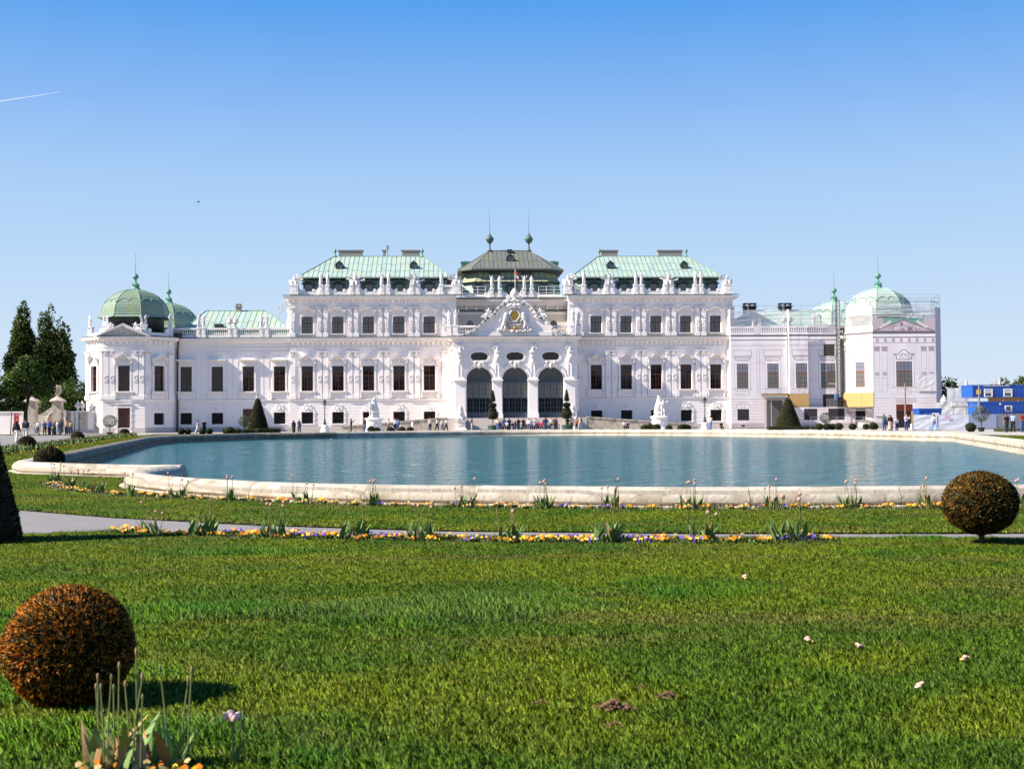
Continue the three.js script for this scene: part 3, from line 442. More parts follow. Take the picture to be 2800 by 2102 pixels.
for (const s of [-1, 1]) {
  const cx = s * 54.7, cz = -.9, h = 6.0, a = 3.1, V = oct(cx, cz, h, a);
  // the faces towards the garden: front, and the two slanting ones
  const faces = [[V[1], V[0], 'front'], [V[0], V[7], 'slant'], [V[2], V[1], 'slant'], [V[3], V[2], 'side'], [V[7], V[6], 'side']];
  for (const [p, q, kind] of faces) {
    const L = Math.hypot(q[0] - p[0], q[1] - p[1]), ang = Math.atan2(-(q[1] - p[1]), q[0] - p[0]), mx = (p[0] + q[0]) / 2, mz = (p[1] + q[1]) / 2;
    const tf = (g) => { const k = gb().add(g); k.l[0].applyMatrix4(new THREE.Matrix4().makeRotationY(ang)).applyMatrix4(new THREE.Matrix4().makeTranslation(mx, 0, mz)); return k.geo(); };
    const hs = kind === 'side' ? [] : [[-.83, .83, 5.81, 9.41], kind === 'front' ? [-.85, .85, .05, 3.5] : [-.83, .83, 1.11, 2.75]];
    part('wall', tf(wallGeo(-L / 2, L / 2, 0, 13.5, 0, .5, hs)), stucco, palace);
    const rc = gb(); courses(rc, -L / 2, L / 2, .72, 4.2, 0, kind === 'side' ? [] : kind === 'front' ? [[-1.15, 1.15, 0, 3.8]] : [[-.85, .85, 1.0, 2.9]]); part('rusticated_courses', tf(rc.geo()), stucco, palace);
    if (kind === 'side') continue;
    put(mainWindow('bell', paneLow, paneLow), mx, mz, ang);
    if (kind === 'front') {
      const d = new THREE.Group(); d.name = 'door'; part('leaf', gb().box(-.85, -.01, .05, 3.5, -.32, -.24).box(.01, .85, .05, 3.5, -.32, -.24).box(-.7, -.15, .4, 1.2, -.24, -.2).box(.15, .7, .4, 1.2, -.24, -.2).box(-.7, -.15, 1.4, 2.6, -.24, -.2).box(.15, .7, 1.4, 2.6, -.24, -.2).box(-.85, .85, 2.75, 2.87, -.24, -.18).geo(), doorWood, d);
      const sr = gb(); for (let y = 0; y < 3.4; y += .42) for (const m of [-1, 1]) sr.box(m * .85, m * (1.05 + ((y / .42) % 2 < 1 ? .12 : 0)), y, y + .38, 0, .14); sr.box(-1.1, 1.1, 3.5, 3.66, 0, .16).box(-1.15, 1.15, 4.02, 4.14, 0, .26); relief(sr, 0, 3.84, 1.7, .32, .12, 41, 7); part('surround', sr.geo(), trimWhite, d); put(d, mx, mz, ang);
      for (const x of [-2.45, -1.62, 1.62, 2.45]) put(pilasterMain(), mx + x, mz, ang);
    } else { put(cellarWindow(), mx, mz, ang); const c = Math.cos(ang), sn = -Math.sin(ang); for (const x of [-1.85, 1.85]) put(pilasterMain(), mx + c * x, mz + sn * x, ang); }
    const bb = gb(); brackets(bb, -L / 2 + .2, L / 2 - .2, 12.2, 12.95, .05, .85); part('bracket_frieze', tf(bb.geo()), trimWhite, palace);
  }
  const ring = V.slice().reverse();
  part('wall', gb().yp(V.map(([x, z]) => [cx + (x - cx) * .9, cz + (z - cz) * .9]), .02, 13.4).geo(), voidDark, palace); palace.children.at(-1).name = 'dark_interior';
  part('plinth', gb().add(sweep(ring, [[0, 0], [.1, 0], [.1, .66], [.06, .72], [0, .72]], -1, true)).geo(), plinthStone, palace);
  part('string_course', gb().add(sweep(ring, [[0, 4.2], [.08, 4.22], [.08, 4.45], [.2, 4.56], [.2, 4.64], [0, 4.7]], -1, true)).geo(), trimWhite, palace);
  part('cornice', gb().add(sweep(ring, corniceMain, -1, true)).geo(), trimWhite, palace);
  part('cornice_flashing', gb().add(sweep(ring, [[.87, 13.46], [-.5, 13.72], [-.5, 13.76], [.87, 13.5]], -1, true)).geo(), s < 0 ? flashing : flashing, palace);
  // triangular gable over the front
  { const g = sub('gable', palace, [cx, 0, cz + h]); const b = gb().zp([[-3.45, 13.5], [3.45, 13.5], [3.45, 13.66], [0, 15.15], [-3.45, 13.66]], -.1, .16); part('tympanum', b.geo(), stucco, g);
    part('raking_cornice', gb().zp([[-3.75, 13.46], [-3.4, 13.46], [0, 14.86], [3.4, 13.46], [3.75, 13.46], [0, 15.2]], .0, .8).zp([[-3.8, 13.5], [-3.7, 13.5], [0, 15.18], [3.7, 13.5], [3.8, 13.5], [0, 15.27]], -.05, .88).geo(), trimWhite, g);
    const rl = gb(); relief(rl, 0, 14.05, 3.8, .75, .22, 51, 13, .7); relief(rl, 0, 13.8, 5, .4, .2, 57, 11, .7); rl.add(torusS, [0, 14.35, .22], null, [.26, .26, .25]); part('trophy_relief', rl.geo(), statueStone, g); }
  // parapet pieces and drum
  const H = .05, ped = 15.05; const A = (x, z) => [cx + x, cz + z];
  for (const [x, z, w] of [[-2.6, 5.6, .8], [2.6, 5.6, .8], [-5.6, 2.6, .7], [5.6, 2.6, .7]]) { const [px, pz] = A(x, z); pedestal(px, 13.6, pz - H, ped - 13.6, w); }
  part('parapet', gb().add(sweep([A(-2.95, 5.75), A(2.95, 5.75)], [[0, 13.6], [0, 14.2], [-.3, 14.2], [-.3, 13.6]], -1)).add(sweep([A(3.0, 5.7), A(5.7, 3.0)], [[0, 13.6], [0, 14.1], [-.3, 14.1], [-.3, 13.6]], -1)).add(sweep([A(-5.7, 3.0), A(-3.0, 5.7)], [[0, 13.6], [0, 14.1], [-.3, 14.1], [-.3, 13.6]], -1)).geo(), trimWhite, palace);
  const sc = gb(); for (const m of [-1, 1]) for (const [x, z] of [[3.3, 5.3], [5.3, 3.3]]) { const [px, pz] = A(m * x, z); sc.add(new THREE.CylinderGeometry(.3, .3, .32, 12), [px, 14.35, pz], [Math.PI / 2, 0, m * -Math.PI / 4]); } part('scroll', sc.geo(), trimWhite, palace);
  for (const [x, z, k, t] of [[-2.6, 5.6, 'putti', 0], [2.6, 5.6, 'putti', .6], [-5.6, 2.6, 'standD', -.8], [5.6, 2.6, 'standC', .6]]) { const [px, pz] = A(x, z); statuePlaces.push([px, ped, pz, k, t, 1, s < 0 ? 'L' : 'R', 'pavilion']); }
  if (s < 0) for (const m of [-1, 1]) statuePlaces.push([cx + m * 1.95, 14.28, cz + h + .35, m < 0 ? 'reclineL' : 'reclineR', 0, 1, 'L', 'gable']);
  makeDome(cx - s * .1, cz, s < 0 ? copperDome : copperLight, s < 0 ? [0, 1, 7] : [0, 7], 61); makeDome(cx - s * .1, -22.6, s < 0 ? copperDome : copperLight, [], 67);
  part('rear_pavilion', gb().yp(oct(cx, -22.6, 6.25, 3.3), 0, 13.5).geo(), stucco, palace);
  part('rear_wing', gb().box(s * 49, s * 61, 0, 13.4, -20, -8).geo(), stucco, palace);
}
// drain pipe in the corner of the left pavilion
part('drain_pipe', gb().tube([[-48.1, 13.3, .9], [-48.25, 12.3, .4], [-48.35, 11.5, .22], [-48.35, 0, .22]], .13, 8).lathe([[.1, 0], [.34, .3], [.4, .75], [.36, .8]], [-48.1, 13.1, .95], 8).box(-48.7, -47.6, 13.7, 14.2, .7, 1.3).geo(), leadPipe, palace);
// stair bridge with railing from the wing roof to the block's side
part('roof_ladder', (() => { const b = gb(); for (const z of [-10.3, -9.7]) { b.tube([[-35.2, 18.0, z], [-32.6, 19.8, z]], .06, 4).tube([[-35.2, 19.1, z], [-32.6, 20.9, z]], .03, 4).tube([[-35.2, 18.55, z], [-32.6, 20.35, z]], .02, 4); for (let k = 0; k <= 5; k++) { const x = -35.2 + k * .52, y = 18.0 + k * .36; b.tube([[x, y, z], [x, y + 1.1, z]], .025, 4); } } for (let k = 0; k < 10; k++) b.box(-35.1 + k * .26, -34.88 + k * .26, 18.02 + k * .18, 18.06 + k * .18, -10.3, -9.7); b.tube([[-35.2, 15.5, -10], [-35.2, 18, -10]], .06, 5); return b.geo(); })(), galv, palace);
// ---------------------------------------------------------------- centre: arched entrance hall, curved gable and the tall middle roof
const PZ = 6, FLOOR = 1.75, archX = [-5.05, 0, 5.05], ARW = 1.8, SPR = 7.1;
{
  const holes = []; const lobed = (x, y0 = 9.88, y1 = 10.92) => { const p = [], c = (y0 + y1) / 2, r = (y1 - y0) / 2, w = .68; for (let k = 0; k <= 10; k++) { const a = -Math.PI / 2 + Math.PI * k / 10; p.push([x + w + r * Math.cos(a), c + r * Math.sin(a)]); } p.push([x + .62, y1], [x + .62, y1 + .09], [x - .62, y1 + .09], [x - .62, y1]); for (let k = 0; k <= 10; k++) { const a = Math.PI / 2 + Math.PI * k / 10; p.push([x - w + r * Math.cos(a), c + r * Math.sin(a)]); } return p; };
  const archPts = (x, w, spr, y0) => { const p = [[x - w, y0]]; for (let k = 0; k <= 20; k++) { const a = Math.PI - Math.PI * k / 20; p.push([x + w * Math.cos(a), spr + w * Math.sin(a)]); } p.push([x + w, y0]); return p; };
  for (const x of archX) { holes.push({ pts: archPts(x, ARW, SPR, FLOOR) }, { pts: lobed(x) }); }
  part('wall', gb().add(wallGeo(-8.75, 8.75, 0.05, 12.2, PZ, .9, holes)).box(-8.75, -8.05, .05, 13.2, .4, PZ - .91).box(8.05, 8.75, .05, 13.2, .4, PZ - .91).box(-8.7, 8.7, 12.3, 13.1, .4, PZ - .1).geo(), stucco, palace);
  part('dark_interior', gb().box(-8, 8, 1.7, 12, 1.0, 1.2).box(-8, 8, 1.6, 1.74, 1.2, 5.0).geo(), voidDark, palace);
  // square piers with bases and imposts
  for (const x of [-7.75, -2.525, 2.525, 7.75]) {
    const w = Math.abs(x) > 5 ? .72 : .62, g = sub('pier', palace, [x, 0, PZ]);
    part('shaft', gb().box(-w, w, FLOOR + .9, 6.85, 0, .28).geo(), stucco, g); part('base', gb().box(-w - .16, w + .16, FLOOR, FLOOR + .55, 0, .42).box(-w - .08, w + .08, FLOOR + .55, FLOOR + .9, 0, .36).geo(), trimWhite, g);
    part('impost', gb().box(-w - .06, w + .06, 6.78, 6.88, 0, .36).box(-w - .14, w + .14, 6.88, 7.0, 0, .44).box(-w - .22, w + .22, 7.0, 7.15, 0, .54).geo(), trimWhite, g);
    part('strip', gb().box(-.42, .42, 7.15, 12.1, 0, .22).box(-.26, -.2, 7.4, 9.3, .22, .27).box(.2, .26, 7.4, 9.3, .22, .27).box(-.26, .26, 7.4, 7.46, .22, .27).box(-.62, .62, 7.15, 7.5, 0, .3).geo(), stucco, g);
    part('capital', gb().box(-.5, .5, 11.75, 12.1, 0, .42).box(-.42, .42, 11.55, 11.75, 0, .34).geo(), trimWhite, g);
  }
  for (const s of [-1, 1]) { const g = sub('pier', palace, [s * 8.75, 0, PZ - .95], s * Math.PI / 2); part('shaft', gb().box(-.6, .6, FLOOR + .9, 6.85, 0, .28).geo(), stucco, g); part('impost', gb().box(-.75, .75, 6.88, 7.15, 0, .5).geo(), trimWhite, g); part('strip', gb().box(-.42, .42, 7.15, 12.1, 0, .22).geo(), stucco, g); }
  // arch mouldings, keystones, window hoods
  for (const x of archX) {
    const g = sub('arch_moulding', palace, [x, 0, PZ]), b = gb();
    for (const [r0, r1, z] of [[ARW, ARW + .2, .12], [ARW + .2, ARW + .42, .2], [ARW + .42, ARW + .5, .28]]) { const p = []; for (let k = 0; k <= 22; k++) { const a = Math.PI * k / 22; p.push([r1 * Math.cos(a), SPR + r1 * Math.sin(a)]); } for (let k = 22; k >= 0; k--) { const a = Math.PI * k / 22; p.push([r0 * Math.cos(a), SPR + r0 * Math.sin(a)]); } b.zp(p, 0, z); } part('archivolt', b.geo(), trimWhite, g);
    const k = gb(); relief(k, 0, 9.35, 1.7, .8, .26, 71 + x, 7, .8); k.ball(0, 9.15, .4, .3, 1, [.8, 1.2, .9]).ball(-.55, 9.6, .3, .22, 1).ball(.55, 9.6, .3, .22, 1).box(-.16, .16, 8.7, 9.0, 0, .35); part('keystone_mask', k.geo(), statueStone, g);
    const o = gb(), pt = lobed(0), po = lobed(0, 9.62, 11.18); for (let i = 0; i < pt.length; i++) { const j = (i + 1) % pt.length, A = pt[i], B = pt[j], C = po[j], D = po[i]; const sc = (q) => [q[0] * 1.06, q[1]]; o.quad([...A, .1], [...B, .1], [...sc(C), .1], [...sc(D), .1]).quad([...sc(D), .1], [...sc(C), .1], [...sc(C), 0], [...sc(D), 0]); } relief(o, 0, 11.35, 1.2, .3, .08, 81, 5); part('oval_surround', o.geo(), trimWhite, g);
    const w = sub('oval_window', palace, [x, 0, PZ]); part('pane', gb().zp(lobed(0), -.62, -.6).geo(), paneLow, w); part('frame', gb().box(-.04, .04, 9.9, 11, -.6, -.54).box(-.62, -.56, 9.9, 11, -.6, -.54).box(.56, .62, 9.9, 11, -.6, -.54).geo(), woodFrame, w);
  }
  // glazed doors in the arches
  for (const x of archX) {
    const g = sub('arched_door', palace, [x, 0, PZ - .55]), f = gb(), W = ARW;
    f.box(-W, -W + .14, FLOOR, SPR, -.06, .06).box(W - .14, W, FLOOR, SPR, -.06, .06).box(-W, W, SPR - .42, SPR, -.06, .08).box(-W + .14, W - .14, FLOOR, 2.55, -.06, .06);
    for (const u of [-.88, 0, .88]) f.box(u - .05, u + .05, 2.55, SPR - .42, -.05, .06); f.box(-W + .14, W - .14, 4.5, 4.58, -.045, .055);
    const p = []; for (let k = 0; k <= 20; k++) { const a = Math.PI * k / 20; p.push([W * Math.cos(a), SPR + W * Math.sin(a)]); } for (let k = 20; k >= 0; k--) { const a = Math.PI * k / 20; p.push([(W - .14) * Math.cos(a), SPR + (W - .14) * Math.sin(a)]); } f.zp(p, -.06, .06);
    for (const [u, w] of [[-1.3, .3], [-.45, .3], [.45, .3], [1.3, .3]]) f.box(u - w, u + w, 1.95, 2.4, .06, .09); part('frame', f.geo(), steelBlue, g);
    const b = gb(); for (let k = 1; k < 8; k++) { const u = -W + .14 + (2 * W - .28) * k / 8; b.box(u - .022, u + .022, 2.55, SPR - .42, -.03, .03); } for (const y of [3.2, 3.85, 5.15, 5.8, 6.35]) b.box(-W + .14, W - .14, y - .022, y + .022, -.026, .026);
    for (const rr2 of [.55, 1.02, 1.4]) for (let k = 0; k < 14; k++) { const a = Math.PI * k / 14, c = Math.PI * (k + 1) / 14; b.tube([[rr2 * Math.cos(a), SPR + rr2 * Math.sin(a), 0], [rr2 * Math.cos(c), SPR + rr2 * Math.sin(c), 0]], .025, 4); } for (let k = 1; k < 8; k++) { const a = Math.PI * k / 8; b.tube([[.12 * Math.cos(a), SPR + .12 * Math.sin(a), 0], [W * Math.cos(a), SPR + W * Math.sin(a), 0]], .025, 4); } part('glazing_bars', b.geo(), steelBlue, g);
    part('pane', gb().box(-W + .1, -.05, 2.5, 4.5, -.012, 0).geo(), paneArch, g); part('pane', gb().box(.05, W - .1, 2.5, 4.5, -.012, 0).geo(), paneArch, g); part('pane', gb().box(-W + .1, -.05, 4.55, SPR - .4, -.012, 0).geo(), blindGrey, g, 'pane with pale blind behind it'); part('pane', gb().box(.05, W - .1, 4.55, SPR - .4, -.012, 0).geo(), blindGrey, g, 'pane with pale blind behind it');
    const fan = []; for (let k = 0; k <= 16; k++) { const a = Math.PI * k / 16; fan.push([(W - .1) * Math.cos(a), SPR + (W - .1) * Math.sin(a)]); } part('fanlight', gb().zp(fan, -.012, 0).geo(), MP([.09, .088, .078], .12, { ior: 1.5 }), g);
  }
  // entablature
  const path = [[-8.75, .4], [-8.75, PZ], [8.75, PZ], [8.75, .4]];
  part('cornice', gb().add(sweep(path, [[0, 12.1], [.14, 12.12], [.14, 12.3], [.08, 12.32], [.08, 12.8], [.3, 12.86], [.6, 12.92], [.64, 13.06], [.78, 13.14], [.78, 13.2], [0, 13.28]], -1)).geo(), trimWhite, palace);
  const tri = gb(); for (let k = 0; k < 11; k++) { const x = -7.6 + k * 1.52; tri.box(x - .3, x + .3, 12.36, 12.78, PZ + .08, PZ + .18).box(x - .2, x - .08, 12.3, 12.7, PZ + .18, PZ + .23).box(x + .08, x + .2, 12.3, 12.7, PZ + .18, PZ + .23); } part('bracket_frieze', tri.geo(), trimWhite, palace);
  part('porch_roof', gb().xp([[PZ + .84, 13.22], [.2, 13.5], [.2, 13.55], [PZ + .84, 13.27]], -9.55, 9.55).geo(), flashing, palace);
  // the curved gable
  const half = [[0, 18.3], [.75, 18.2], [1.45, 17.95], [2.05, 17.55], [2.6, 17.0], [2.95, 16.45], [3.08, 16.02], [3.85, 15.98], [4.25, 15.55], [4.75, 14.95], [5.4, 14.35], [6.2, 13.85], [7.1, 13.5], [8.2, 13.32]];
  const full = [...half.slice(1).reverse().map(([x, y]) => [-x, y]), ...half];
  const gable = sub('curved_gable', palace, [0, 0, PZ - .55]);
  part('face', gb().zp([[-8.2, 13.2], [8.2, 13.2], ...full.slice().reverse()], -.4, .2).box(-5.3, 5.3, 13.3, 13.9, .2, .3).geo(), stucco, gable);
  const rim = gb(); for (let i = 0; i + 1 < full.length; i++) { const [x0, y0] = full[i], [x1, y1] = full[i + 1], L = Math.hypot(x1 - x0, y1 - y0), nx = -(y1 - y0) / L, ny = (x1 - x0) / L; const e = .07 * (x1 - x0) / L, e2 = .07 * (y1 - y0) / L; rim.zp([[x0 - e, y0 - e2], [x1 + e, y1 + e2], [x1 + e + nx * .17, y1 + e2 + ny * .17], [x0 - e + nx * .17, y0 - e2 + ny * .17]], -.5, .62); rim.zp([[x0 - e - nx * .3, y0 - e2 - ny * .3], [x1 + e - nx * .3, y1 + e2 - ny * .3], [x1 + e, y1 + e2], [x0 - e, y0 - e2]], .15, .42); } part('coping', rim.geo(), trimWhite, gable);
  const ring = gb(); for (let k = 0; k < 20; k++) { const a = -.25 + (Math.PI + .5) * k / 20, c = -.25 + (Math.PI + .5) * (k + 1) / 20, r = 2.15; ring.tube([[r * Math.cos(a), 15.75 + r * Math.sin(a), .22], [r * Math.cos(c), 15.75 + r * Math.sin(c), .22]], .04, 4); } part('arch_line', ring.geo(), trimWhite, gable);
  // coat of arms
  const arms = sub('coat_of_arms', palace, [0, 0, PZ - .3]);
  { const sh = []; for (let k = 0; k <= 24; k++) { const t = k / 24 * Math.PI * 2, r = .62; let x = r * 1.0 * Math.sin(t), y = r * 1.15 * Math.cos(t); if (y < 0) x *= 1 - .45 * (-y / (r * 1.15)); sh.push([x, 16.15 + y * 1.0]); } part('golden_shield', gb().zp(sh.slice(0, 24), .1, .32).geo(), gold, arms);
    const ow = gb(); for (let k = 0; k < 24; k++) { const a = sh[k], c = sh[(k + 1) % 24], q = (p, m) => [p[0] * m, 16.15 + (p[1] - 16.15) * m, .25]; ow.tube([q(a, 1.16), q(c, 1.16)], .13, 5); } relief(ow, 0, 17.1, 2.0, .5, .15, 91, 8, .8); relief(ow, 0, 14.95, 1.8, .6, .18, 93, 8, .8); for (const m of [-1, 1]) ow.add(torusS, [m * .55, 15.1, .2], null, [.28, .28, .3]).add(torusS, [m * .95, 15.55, .15], null, [.2, .2, .2]).add(torusS, [m * 1.9, 14.3, .18], null, [.26, .22, .26]).ball(m * 1.9, 14.3, .15, .3, 1, [1.3, .8, .7]); part('cartouche', ow.geo(), statueStone, arms);
    const ch = gb(); for (let k = 0; k < 26; k++) { const t = k / 25, a = Math.PI * (1 + t), x = 1.12 * Math.cos(a) * (1 - .12 * Math.sin(t * Math.PI)), y = t < .0 ? 0 : 15.4 + 1.35 * Math.sin(a) * .95; ch.ball(x, y + (Math.abs(Math.cos(a)) > .9 ? .5 * (Math.abs(Math.cos(a)) - .9) * 10 : 0), .2, .11, 0); } ch.ball(0, 14.35, .3, .22, 1, [.9, 1.5, .8]); part('golden_chain', ch.geo(), gold, arms);
    const cr = gb(); for (const m of [-1, 1]) cr.ball(m * .62, 17.68, .25, .36, 2, [1.25, .75, .7]).ball(m * .95, 17.55, .25, .2, 1); cr.ball(0, 17.62, .28, .34, 2, [1.1, .8, .8]).ball(0, 18.0, .28, .1, 1).box(-.05, .05, 17.9, 18.2, .25, .33).box(-.85, .85, 17.22, 17.42, .1, .42); for (let k = -4; k <= 4; k++) cr.ball(k * .2, 17.3, .42, .08, 0); part('crown', cr.geo(), statueStone, arms); }
  // rampant lions
  for (const m of [-1, 1]) { const B = [[1.55, 15.0, .2, 1.32, 15.9, .25, .24, .27], [1.32, 15.9, .25, 1.22, 16.35, .3, .3, .26], [1.2, 16.4, .32, 1.02, 16.42, .36, .24, .14], [1.3, 16.05, .3, .85, 15.95, .35, .13, .09], [1.3, 15.8, .3, .88, 15.45, .35, .13, .09], [1.55, 15.0, .25, 1.3, 14.55, .32, .2, .12], [1.3, 14.55, .32, 1.55, 14.25, .3, .11, .09], [1.62, 14.95, .2, 1.85, 14.5, .28, .18, .1], [1.85, 14.5, .28, 1.72, 14.22, .3, .1, .08], [1.7, 14.95, .15, 2.15, 15.3, .18, .07, .05], [2.15, 15.3, .18, 2.0, 15.75, .18, .06, .09]].map((b) => [m * b[0], b[1], b[2], m * b[3], b[4], b[5], b[6], b[7]]); part('lion', boneMesh(B, .1, .07), statueStone, arms); }
  part('cloud_base', (() => { const b = gb(); for (let k = -6; k <= 6; k++) b.ball(k * .38, 14.05 - .06 * (k % 2), .2, .2, 1, [1.3, .7, .8]); for (const m of [-1, 1]) b.ball(m * .35, 13.95, .35, .22, 1).ball(m * 2.25, 14.15, .2, .26, 1, [1.2, .8, .8]); return b.geo(); })(), statueStone, arms);
  // balconies at both sides of the gable
  for (const s of [-1, 1]) { balustrade(s * 8.0, s * 5.4, 13.5, PZ - 2.1, 1.45, .24); pedestal(s * 8.35, 13.5, PZ - 2.1, 1.45, .7); pedestal(s * 9.3, 13.5, PZ - 2.6, 1.45, .62); part('balcony_wall', gb().box(s * 8.0, s * 8.7, 13.25, 14.9, 1.0, PZ - 2.4).geo(), trimWhite, palace);
    statuePlaces.push([s * 8.35, 14.95, PZ - 2.1, s < 0 ? 'standE' : 'standA', -s * .2, 1.25, s < 0 ? 'L' : 'R', 'balcony'], [s * 9.3, 14.95, PZ - 2.6, s < 0 ? 'standC' : 'standD', s * .3, 1.2, s < 0 ? 'L' : 'R', 'balcony']); }
}
// ---- the hall block behind with its stepped roof
{
  const HZ = -2.6; const g = sub('roof', palace);
  part('wall', gb().add(wallGeo(-9.5, 9.5, 12, 19.3, HZ, .5, [-6.2, 6.2].map((x) => ({ pts: [[x - .55, 14.6], [x - .55, 15.7], [x - .35, 16.05], [x, 16.2], [x + .35, 16.05], [x + .55, 15.7], [x + .55, 14.6]] })))).geo(), M([.70, .60, .50], .9, { map: stuccoMap }), palace);
  for (const x of [-6.2, 6.2]) { const w = sub('arched_window', palace, [x, 0, HZ]); part('pane', gb().box(-.6, .6, 14.5, 16.25, -.3, -.28).geo(), paneDark, w); part('frame', gb().box(-.03, .03, 14.5, 16.2, -.28, -.22).box(-.55, .55, 15.6, 15.66, -.28, -.22).geo(), woodFrame, w); }
  part('cornice', gb().add(sweep([[-9.5, HZ], [9.5, HZ]], [[0, 17.0], [.2, 17.0], [.35, 17.3], [.35, 17.4], [0, 17.5]], -1)).add(sweep([[-9.5, HZ], [9.5, HZ]], [[0, 18.3], [.2, 18.3], [.5, 18.9], [.8, 19.0], [.8, 19.25], [0, 19.4]], -1)).geo(), trimWhite, palace);
  const bb = gb(); brackets(bb, -9, 9, 17.55, 18.3, HZ, 1.5); part('bracket_frieze', bb.geo(), trimWhite, palace);
  part('cornice_flashing', gb().xp([[HZ + .4, 17.42], [HZ, 17.75], [HZ, 17.8], [HZ + .42, 17.47]], -9.5, 9.5).xp([[HZ + .85, 19.28], [HZ - .3, 19.55], [HZ - .3, 19.6], [HZ + .85, 19.33]], -9.5, 9.5).geo(), flashing, palace);
  // chamfered plan of the three tiers
  const plan = (hx, c, z, d) => [[-hx + c, z], [hx - c, z], [hx, z - c], [hx, z - d], [-hx, z - d], [-hx, z - c]];
  const tier = (a, b) => { const q = gb(), n = a.p.length; for (let i = 0; i < n; i++) { const j = (i + 1) % n; q.quad([a.p[i][0], a.y, a.p[i][1]], [a.p[j][0], a.y, a.p[j][1]], [b.p[j][0], b.y, b.p[j][1]], [b.p[i][0], b.y, b.p[i][1]]); } q.yp(b.p, b.y - .01, b.y + .04); return q; };
  part('parapet', gb().box(-7.6, 7.6, 19.5, 19.95, HZ + .1, HZ + .5).geo(), trimWhite, palace);
  part('lower_tier', tier({ p: plan(7.6, 2, -3.0, 13), y: 19.4 }, { p: plan(7.3, 2, -3.3, 12.5), y: 21.9 }).geo(), copperLight[2], g);
  part('tier_shadow_band', tier({ p: plan(7.1, 2, -3.2, 12.5), y: 21.75 }, { p: plan(7.45, 2.0, -2.75, 13), y: 21.95 }).geo(), copperDarkShade, g);  // dark band in place of the shadow below the flared tier
  const mid = gb(); { const A = plan(7.5, 2, -2.7, 13), B = plan(7.0, 2, -3.5, 11.6), C = plan(6.6, 1.9, -3.8, 11), ys = [21.95, 22.7, 23.75]; [[A, ys[0], B, ys[1]], [B, ys[1], C, ys[2]]].forEach(([p, y, q, y2]) => { for (let i = 0; i < 6; i++) { const j = (i + 1) % 6; mid.quad([p[i][0], y, p[i][1]], [p[j][0], y, p[j][1]], [q[j][0], y2, q[j][1]], [q[i][0], y2, q[i][1]]); } }); } part('flared_tier', mid.geo(), M([.30, .33, .235], .62, { map: cmB }), g);
  const sm = gb(); for (let k = 0; k <= 12; k++) { const x = -5.4 + k * .9; sm.tube([[x, 21.97, -2.68], [x * .93, 22.7, -3.48], [x * .9, 23.7, -3.78]], .03, 4); } part('seams', sm.geo(), seamDark, g);
  const E1 = plan(7.95, 2.05, -2.5, 13.4), R1 = 27.25, zr = -8.6; const cap1 = gb(); { const R = [[-3.05, zr], [3.05, zr]]; const P = (q, y) => [q[0], y, q[1]], y0 = 23.85, n = 6, top = [0, 1, 1, 1, 0, 0]; for (let i = 0; i < n; i++) { const j = (i + 1) % n; cap1.quad(P(E1[i], y0), P(E1[j], y0), P(R[top[j]], R1), P(R[top[i]], R1)); cap1.quad(P(E1[i], y0), P(E1[j], y0), P(E1[j], y0 - .15), P(E1[i], y0 - .15)); } cap1.yp(E1.map(([x, z]) => [x * .99, z - .03]), y0 - .17, y0 - .13); } part('roof_body', cap1.geo(), copperGrey[0], g);
  part('eave_shade_soffit', gb().yp(plan(7.3, 1.9, -3.1, 12.4), 23.4, 23.7).geo(), copperDarkShade, g);
  sheetRoof(g, copperGrey, -5.9, 5.9, 23.86, -2.5, -3.05, 3.05, R1, zr, .66, 2, 71);
  const hip = gb(); for (const s of [-1, 1]) hip.tube([[s * 5.9, 23.9, -2.5], [s * 3.05, R1 + .03, zr]], .06, 5).tube([[s * 7.95, 23.9, -4.55], [s * 3.05, R1 + .03, zr]], .06, 5); hip.tube([[-3.05, R1 + .05, zr], [3.05, R1 + .05, zr]], .09, 6); part('ridge_cap', hip.geo(), copperGrey[1], g);
  oculusDormer(g, -.1, 25.65, -5.4); part('roof_hatch', gb().box(-.4, .4, 26.9, 27.4, zr + .2, zr + 1).geo(), copperDarkShade, g);
  for (const s of [-1, 1]) { part('side_dormer', gb().box(s * 6.1, s * 7.4, 24.4, 25.3, -8.4, -7.4).zp([[s * 6.0, 25.3], [s * 7.5, 25.3], [s * 7.5, 25.45], [s * 6.75, 25.6], [s * 6.0, 25.5]], -8.5, -7.3).geo(), copperFinial, g);
    part('urn_finial', gb().lathe([[.42, 0], [.42, .12], [.2, .2], [.14, .5], [.1, 1.0], [.2, 1.15], [.5, 1.45], [.62, 1.75], [.66, 1.95], [.5, 2.05], [.42, 2.2], [.25, 2.45], [.12, 2.6], [.06, 2.9]], [s * 3.0, R1, zr], 12).tube([[s * 3.0, R1 + 2.8, zr], [s * 3.0, R1 + 6.4, zr]], .04, 5, .008).geo(), M([.075, .115, .105], .5, { map: cmA }), g); }
  for (const x of [-2.45, 2.35]) { const d = dormerProto.clone(); put(d, x, -3.15, 0, 22.1); d.scale.set(.8, .75, .8); }
  for (const x of [-4.95, 0, 4.85]) { const d = dormerProto.clone(); put(d, x, -2.75, 0, 19.95); d.scale.set(1, .95, 1); }
  // pairs of pedestals before the lower tier
  for (const [x, k] of [[-2.95, 'standA'], [-1.75, 'standB'], [1.85, 'standE'], [2.95, 'standC']]) { pedestal(x, 19.55, HZ + .35, 1.3, .55); statuePlaces.push([x, 20.85, HZ + .35, k, 0, 1.05, x < 0 ? 'L' : 'R', 'middle']); }
